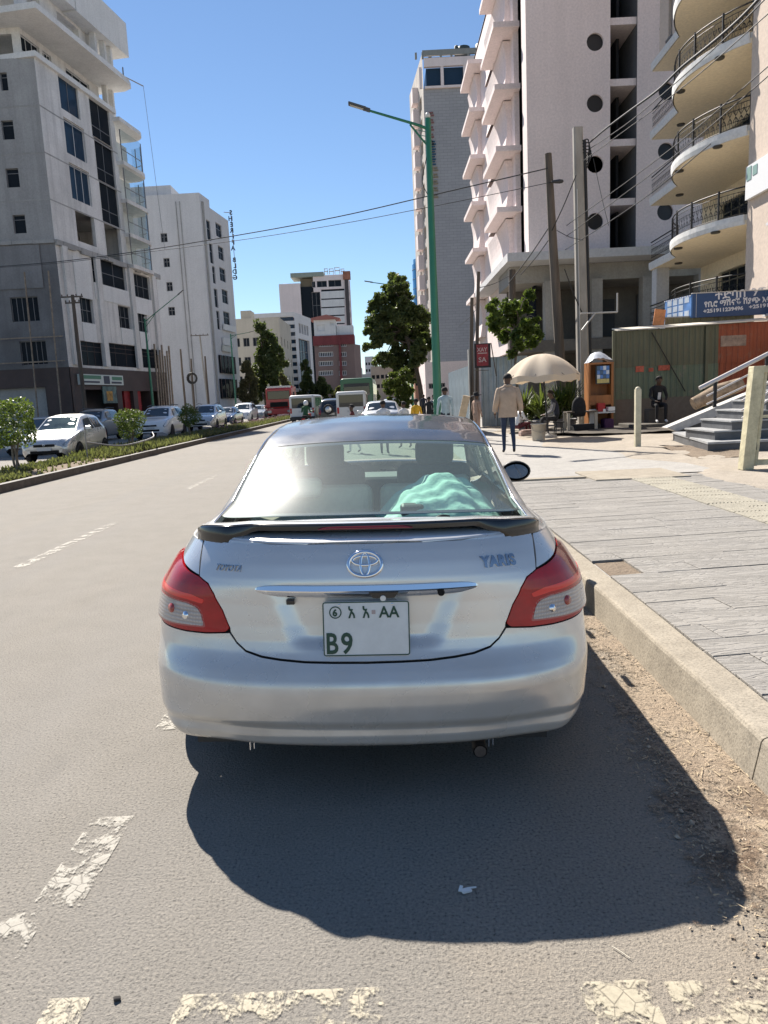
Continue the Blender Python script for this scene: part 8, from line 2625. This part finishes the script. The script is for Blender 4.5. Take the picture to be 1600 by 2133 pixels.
def zone(b):
 b = b[1]
 if b in ('neck', 'jaw', 'skull', 'crown'): return 'head'
 if b[:2] == 'ha': return 'hand'
 if b[:2] in ('el', 'wr'): return 'sleeve'
 if b[:2] == 'sh' or b in ('waist', 'chest', 'collar'): return 'top'
 if b[:2] == 'to': return 'shoe'
 return 'legs'

def person(label, loc, rotz, top, legs, pose=None, skin=M_SKIN, hair=True, shoe=None, scale=1.0, sleeve=None, group='people on the street', sub=1, flat=.78, hat=None, hair_r=1.0, fingers=True):
 J = {k: (Vector(v[0]), v[1]) for k, v in STAND.items()}
 for k, p in (pose or {}).items():
  J[k] = (Vector(p), J[k][1])
 me = grow({k: (tuple(v[0]), v[1]) for k, v in J.items()}, BONES, sub)
 t = thing('person', label, 'person', loc, rotz, group)
 t.scale = (scale,) * 3
 mats = [skin, top, sleeve or top, legs, shoe or M_RUBBER]
 zi = {'head': 0, 'hand': 0, 'top': 1, 'sleeve': 2, 'legs': 3, 'shoe': 4}
 me.materials.clear()
 for m in mats: me.materials.append(m)
 segs = [(J[a][0], J[b][0], zi[zone((a, b))], .5 * (J[a][1] + J[b][1])) for a, b in BONES]
 for f in me.polygons:
  c = f.center
  k = min(segs, key=lambda s: seg_dist(c, s[0], s[1]) - s[3] * .9)
  f.material_index = k[2]; f.use_smooth = True
 ch = J['chest'][0]
 ax = (J['collar'][0] - J['pelvis'][0]).normalized(); fwd = Vector((1, 0, 0)).cross(ax) * -1
 for v in me.vertices:                                   # a torso is wider than deep
  k = min(segs, key=lambda s: seg_dist(v.co, s[0], s[1]) - s[3] * .9)
  if k[2] == 1:
   q = J['pelvis'][0] + ax * (v.co - J['pelvis'][0]).dot(ax)
   d = (v.co - q).dot(fwd)
   v.co = v.co - fwd * d * (1 - flat) + Vector(((v.co.x - q.x) * .10, 0, 0))
 body = link_mesh('body', me, t)
 head = J['skull'][0]; hd = (J['crown'][0] - J['jaw'][0]).normalized(); face = Vector((1, 0, 0)).cross(hd) * -1
 q = MB()
 R = Vector((1, 0, 0))
 def H(x, f, u): return head + R * x + face * f + hd * u
 # ears, nose, brow as one small piece of the head
 for s in (-1, 1):
  q.add([H(s * .082, -.01, .02), H(s * .100, -.025, .025), H(s * .098, -.02, -.035), H(s * .080, .0, -.04)], [(0, 1, 2, 3), (3, 2, 1, 0)])
 q.add([H(-.012, .088, .01), H(.012, .088, .01), H(.018, .088, -.045), H(-.018, .088, -.045), H(0, .112, -.04)], [(0, 1, 4), (1, 2, 4), (2, 3, 4), (3, 0, 4)])
 q.build('ear_and_nose', [skin], t)
 if hair:
  rows = []
  for a in np.linspace(0, 1.0, 7):
   th = a * 1.85
   rows.append([H(.098 * hair_r * sin(th) * cos(f) * .94, (-.006 + .104 * hair_r * sin(th) * sin(f)) - (.03 * a if sin(f) > 0 else -.0), .022 + .092 * hair_r * cos(th) + (.05 * a * a if sin(f) > .2 else 0)) for f in np.linspace(0, 2 * pi, 14, endpoint=False)])
  MB().grid(rows, closed=True).build('hair', [M_HAIR], t)
 if hat:
  rows = [[H(r * cos(f), r * sin(f) - .01, u) for f in np.linspace(0, 2 * pi, 16, endpoint=False)] for r, u in ((.002, .14), (.085, .13), (.105, .06), (.11, .03), (.21, .01), (.21, .0))]
  MB().grid(rows, closed=True).build('hat', [hat], t)
 if fingers:
  for s in 'LR':
   a, b = J['wr' + s][0], J['ha' + s][0]
   d = (b - a).normalized(); sd = d.cross(Vector((0, 1, 0)) if abs(d.y) < .8 else Vector((1, 0, 0))).normalized(); pn = d.cross(sd)
   q = MB()
   for k, L in ((-1.5, .062), (-.5, .074), (.5, .070), (1.5, .056)):
    p0 = b + pn * k * .016
    q.tube([p0, p0 + d * L * .55 + sd * .004, p0 + d * L * .9 + sd * .020], [.0095, .009, .007], 5)
   p0 = a.lerp(b, .5) + pn * .028
   q.tube([p0, p0 + d * .04 + pn * .022, p0 + d * .075 + pn * .026 + sd * .01], [.011, .010, .008], 5)
   q.build('hand_fingers', [skin], t)
 return t

def garment(t, rows, m, nm, n=22, closed_top=False):
 """A loose garment as stacked ovals: (centre, half width, half depth)."""
 rr = []
 for c, a, b in rows:
  rr.append([(c[0] + a * cos(f) * (abs(cos(f)) ** -.12 if abs(cos(f)) > .05 else 1), c[1] + b * sin(f), c[2]) for f in np.linspace(0, 2 * pi, n, endpoint=False)])
 return MB().grid(rr, closed=True).build(nm, [m], t)

M_JEANS = cloth('dark blue jeans', (.020, .032, .065))
M_BEIGE_J = cloth('beige jacket cloth', (.42, .31, .225), .10)
M_BLACKC = cloth('black cloth', (.014, .014, .016)); M_NAVY = cloth('dark navy cloth', (.020, .024, .040)); M_GREYC = cloth('grey cloth', (.16, .16, .17))
M_WHITEC = cloth('white cloth', (.62, .62, .62)); M_LBLUE = cloth('pale blue cloth', (.36, .45, .47)); M_YEL = cloth('yellow cloth', (.62, .36, .03)); M_MAROON = cloth('maroon cloth', (.10, .02, .025)); M_GRN = cloth('dark green cloth', (.03, .09, .04)); M_TAN = cloth('dusty pink tan cloth', (.36, .24, .18))

# walking man in the beige jacket, seen from behind
q = at(1060, 944, Z=.2)
walk = dict(hipL=(-.085, .0, .88), kneeL=(-.09, .12, .50), calfL=(-.095, .06, .34), ankleL=(-.10, -.02, .10), toeL=(-.11, .10, .035), kneeR=(.095, .0, .49), calfR=(.10, -.10, .34), ankleR=(.10, -.20, .14), toeR=(.11, -.08, .04),
   elL=(-.255, -.05, 1.15), wrL=(-.285, .03, .92), haL=(-.285, .06, .845), elR=(.25, -.06, 1.15), wrR=(.265, -.02, .92), haR=(.265, 0, .845), skull=(.005, .02, 1.645), crown=(.005, .02, 1.70))
m = person('man in a beige jacket and dark blue jeans walking away along the pavement', (q.x, q.y, .2), R_(-4), M_BEIGE_J, M_JEANS, walk, scale=1.0, sub=2, skin=M_SKIN, shoe=M_BLACKC)
garment(m, [((0, -.01, .80), .205, .140), ((0, -.01, .84), .212, .146), ((0, -.01, 1.0), .200, .138), ((0, -.015, 1.15), .205, .138), ((0, -.02, 1.30), .222, .140), ((0, -.015, 1.39), .205, .118), ((0, -.01, 1.44), .13, .085), ((0, 0, 1.475), .075, .065)], M_BEIGE_J, 'jacket')
for s in (-1, 1):
 pts = [(s * .165, -.01, 1.415), (s * .205, -.02, 1.34), (s * .250, -.055, 1.15), (s * .272, -.01 + .02 * (s < 0), 1.02), (s * .278, .02 - .03 * (s > 0), .925)]
 MB().tube(catmull(pts, 4), [.068] + list(np.linspace(.076, .056, 16)), 12).build('sleeve', [M_BEIGE_J], m)
MB().lathe([(.062, 1.46), (.085, 1.47), (.092, 1.50), (.070, 1.515)], 16).build('collar', [M_BEIGE_J], m)

SIT = dict(pelvis=(0, 0, .50), waist=(0, .02, .64), chest=(0, .07, .83), collar=(0, .12, .97), neck=(0, .16, 1.05), jaw=(0, .20, 1.10), skull=(0, .21, 1.18), crown=(0, .21, 1.24),
   hipL=(-.09, .06, .49), kneeL=(-.12, .45, .50), calfL=(-.12, .45, .33), ankleL=(-.12, .42, .085), toeL=(-.13, .56, .035), hipR=(.09, .06, .49), kneeR=(.12, .45, .50), calfR=(.12, .45, .33), ankleR=(.12, .42, .085), toeR=(.13, .56, .035),
   shL=(-.165, .11, .95), elL=(-.23, .16, .72), wrL=(-.14, .34, .60), haL=(-.10, .41, .60), shR=(.165, .11, .95), elR=(.23, .16, .72), wrR=(.14, .34, .60), haR=(.10, .41, .60))
def stool(label, x, y, h, m):
 t = thing('stool', label, 'stool', (x, y, .2))
 MB().lathe([(0, h - .04), (.17, h - .04), (.18, h - .02), (.17, h), (0, h)], 16).build('seat', [m], t)
 for k in range(4):
  a = pi / 4 + k * pi / 2
  MB().tube([(.12 * cos(a), .12 * sin(a), h - .04), (.17 * cos(a), .17 * sin(a), 0)], .016, 6).build('leg', [m], t)
# man seated under the parasol, facing the street
q = at(1163, 908, Z=.2); sx, sy = q.x + .02, q.y + .1
person('man in dark clothes seated in the shade under the parasol, looking down', (sx, sy, .2), R_(82), M_NAVY, M_BLACKC, SIT, scale=1.05, sub=1, sleeve=M_GREYC)
stool('low black stool under the seated man beneath the parasol', sx + .02, sy, .42, M_DARKPL)
# small dark child-sized figure crouching behind the bucket
q = at(1089, 905, Z=.2)
person('crouching person in a white top and dark trousers beside the straw coloured bucket', (q.x - .1, q.y + .5, .2 - .13), R_(-70), M_WHITEC, M_MAROON, dict(SIT, pelvis=(0, 0, .40), hipL=(-.09, .04, .38), hipR=(.09, .04, .38), waist=(0, .03, .54), chest=(0, .08, .72), collar=(0, .14, .86), neck=(0, .18, .93), jaw=(0, .22, .97), skull=(0, .24, 1.05), crown=(0, .24, 1.11), shL=(-.16, .13, .84), shR=(.16, .13, .84), elL=(-.22, .2, .64), elR=(.22, .2, .64)), scale=.95, sub=1)
# man sitting by the fence
q = at(1370, 868, Y=22.9)
person('man in a black jacket and white shirt sitting on a block before the green fence', (q.x, 23.0, .38), R_(176), M_BLACKC, M_BLACKC, SIT, scale=1.12, sub=1, shoe=M_WHITEC, hat=None)
f = MB().rbox((q.x, 22.78, .38 + .83), (.09, .03, .22), (.25, 0, 0)).build('shirt_front', [M_WHITEC]); f.parent = [o for o in COL.objects if o.name.startswith('person')][-1]; 
f.matrix_parent_inverse = Matrix.LocRotScale(f.parent.location, f.parent.rotation_euler, f.parent.scale).inverted()
tag(MB().rbox((q.x, 22.9, .29), (2.0, 1.5, .18)).build('stone_ledge', [plaster('dark ledge', (.12, .11, .095), .3)], bevel=.02), 'low dark stone ledge under the feet of the man at the green fence', 'ledge')
tag(MB().rbox((q.x + .02, 23.1, .38 + .2), (.62, .40, .46)).build('stone_block', [plaster('dark block', (.10, .09, .08), .3)], bevel=.03), 'dark stone block used as a seat before the green fence', 'block')
# backpack hanging by the concrete pole
a = at(1206, 846, Y=22.6)
t = thing('backpack', 'black backpack hanging beside the thick concrete pole', 'bag', (a.x, 22.6, a.z - .33))
rows = [[(r * cos(f), r * .62 * sin(f), z) for f in np.linspace(0, 2 * pi, 16, endpoint=False)] for r, z in ((.05, 0), (.19, .02), (.225, .14), (.22, .32), (.19, .48), (.12, .58), (.03, .62))]
MB().grid(rows, closed=True).build('bag_body', [M_BLACKC], t)
MB().tube(catmull([(-.08, .1, .56), (-.05, .12, .80), (.05, .12, .80), (.08, .1, .56)], 5), .015, 5).build('strap', [M_BLACKC], t)
MB().rbox((0, -.13, .22), (.24, .05, .24)).build('pocket', [M_BLACKC], t, bevel=.02)
q = at(1207, 905, Y=22.8)
t = thing('market_table', 'small dark market table with a pale leg behind the seated man', 'table', (q.x, 22.8, .2))
MB().box(-.45, .5, -.3, .3, .62, .66).build('table_top', [M_WOODP], t)
for x, y in ((-.40, -.25), (.45, -.25), (-.40, .25), (.45, .25)):
 MB().box(x - .045, x + .045, y - .03, y + .03, 0, .62).build('leg', [mat('pale leg wood', (.42, .38, .31), rough=.8)], t)
tag(MB().rbox((q.x + .15, 22.75, .2 + .13), (.9, .5, .24), (0, 0, .2)).build('goods_bundle', [M_BLACKC], bevel=.06, bseg=3), 'dark bundle of goods in the shade under the market table', 'bundle')

# figures beyond the car roof
def walker(label, px, py_head, Y, top, legs, rotz, pose=None, **k):
 q = at(px, py_head, Y=Y)
 s = (q.z - (.2 if q.x > 1.4 else 0)) / 1.75
 person(label, (q.x, Y, .2 if q.x > 1.4 else 0), rotz, top, legs, pose, scale=s, fingers=False, **k)
stride = dict(kneeL=(-.095, .14, .50), calfL=(-.10, .09, .34), ankleL=(-.10, .10, .09), toeL=(-.11, .24, .04), kneeR=(.095, -.04, .49), calfR=(.10, -.14, .34), ankleR=(.10, -.24, .12), toeR=(.11, -.12, .04), wrL=(-.24, -.12, .92), haL=(-.24, -.12, .85), wrR=(.24, .16, .95), haR=(.24, .20, .88))
walker('person in a pale blue top standing by the hoarding, back turned', 926, 806, 20, M_LBLUE, M_NAVY, R_(10))
walker('person in a wide dark hat and dusty tan dress near the leaning board', 992, 818, 21.5, M_TAN, M_TAN, R_(-60), hair=False, hat=M_BLACKC)
walker('person in a yellow shirt beyond the roof of the parked saloon', 866, 830, 24, M_YEL, M_BLACKC, R_(30), stride)
walker('person in a white shirt with short hair seen over the middle of the saloon roof', 797, 834, 20, M_WHITEC, M_NAVY, R_(-10))
walker('person in a pale shirt over the saloon roof, just left of the yellow shirt', 840, 836, 22, M_WHITEC, M_BLACKC, R_(40), stride)
walker('person in a maroon and white top crossing the road, left over the saloon roof', 732, 842, 21, M_MAROON, M_WHITEC, R_(80), stride)
walker('person in dark clothes with a shoulder bag beside the green lamp post', 893, 826, 27, M_BLACKC, M_BLACKC, R_(-20), stride)
walker('person in grey walking towards us beside the green lamp post', 903, 822, 31, M_GREYC, M_BLACKC, R_(170), stride)
walker('person in a green top far off on the pavement beyond the lamp post', 911, 826, 34, M_GRN, M_NAVY, R_(160), stride)
walker('tiny person in dark clothes far off under the big tree', 882, 822, 44, M_NAVY, M_BLACKC, R_(0), stride)
walker('red-trousered pedestrian at the left edge behind the first ball tree', 62, 912, 29, M_BLACKC, cloth('red trousers', (.40, .03, .03)), R_(90), stride)

# motorcyclist
def rider():
 q = at(634, 868, Y=38)
 t = thing('motorcycle', 'small motorcycle ridden between the cars at the left over the saloon roof', 'motorcycle', (q.x, 38, 0), R_(-8))
 for y in (0, 1.25):
  MB().lathe(tyre_prof(.30, .12), 16, (0, y, .30), axis='x').build('wheel', [M_RUBBER], t)
 MB().tube([(0, .1, .35), (0, .5, .55), (0, 1.0, .60), (0, 1.25, .32)], .07, 8).build('frame', [P_DARK], t)
 MB().rbox((0, .35, .78), (.26, .65, .12)).build('seat', [M_BLACKC], t, bevel=.03)
 MB().rbox((0, .85, .82), (.26, .42, .22)).build('tank', [M_RUSTRED], t, bevel=.06)
 MB().tube([(-.36, .95, 1.08), (0, 1.08, 1.02), (.36, .95, 1.08)], .02, 6).build('handlebar', [M_STEEL], t)
 MB().box(-.09, .09, -.24, -.20, .55, .68).build('tail_lamp', [M_RED], t)
 person('motorcyclist in a green jacket and white helmet seen from behind', (q.x + .03, 38.35, .28), R_(-8), M_GRN, M_BLACKC, dict(SIT, wrL=(-.3, .50, .78), haL=(-.33, .56, .80), wrR=(.3, .50, .78), haR=(.33, .56, .80)), hair=False, fingers=False)
 p = [o for o in COL.objects if o.name.startswith('person')][-1]
 MB().lathe([(0, -.10), (.10, -.11), (.135, -.02), (.125, .08), (.07, .14), (0, .155)], 16, (0, .21, 1.18)).build('helmet', [mat('white helmet', (.72, .73, .75), rough=.25)], p)
rider()
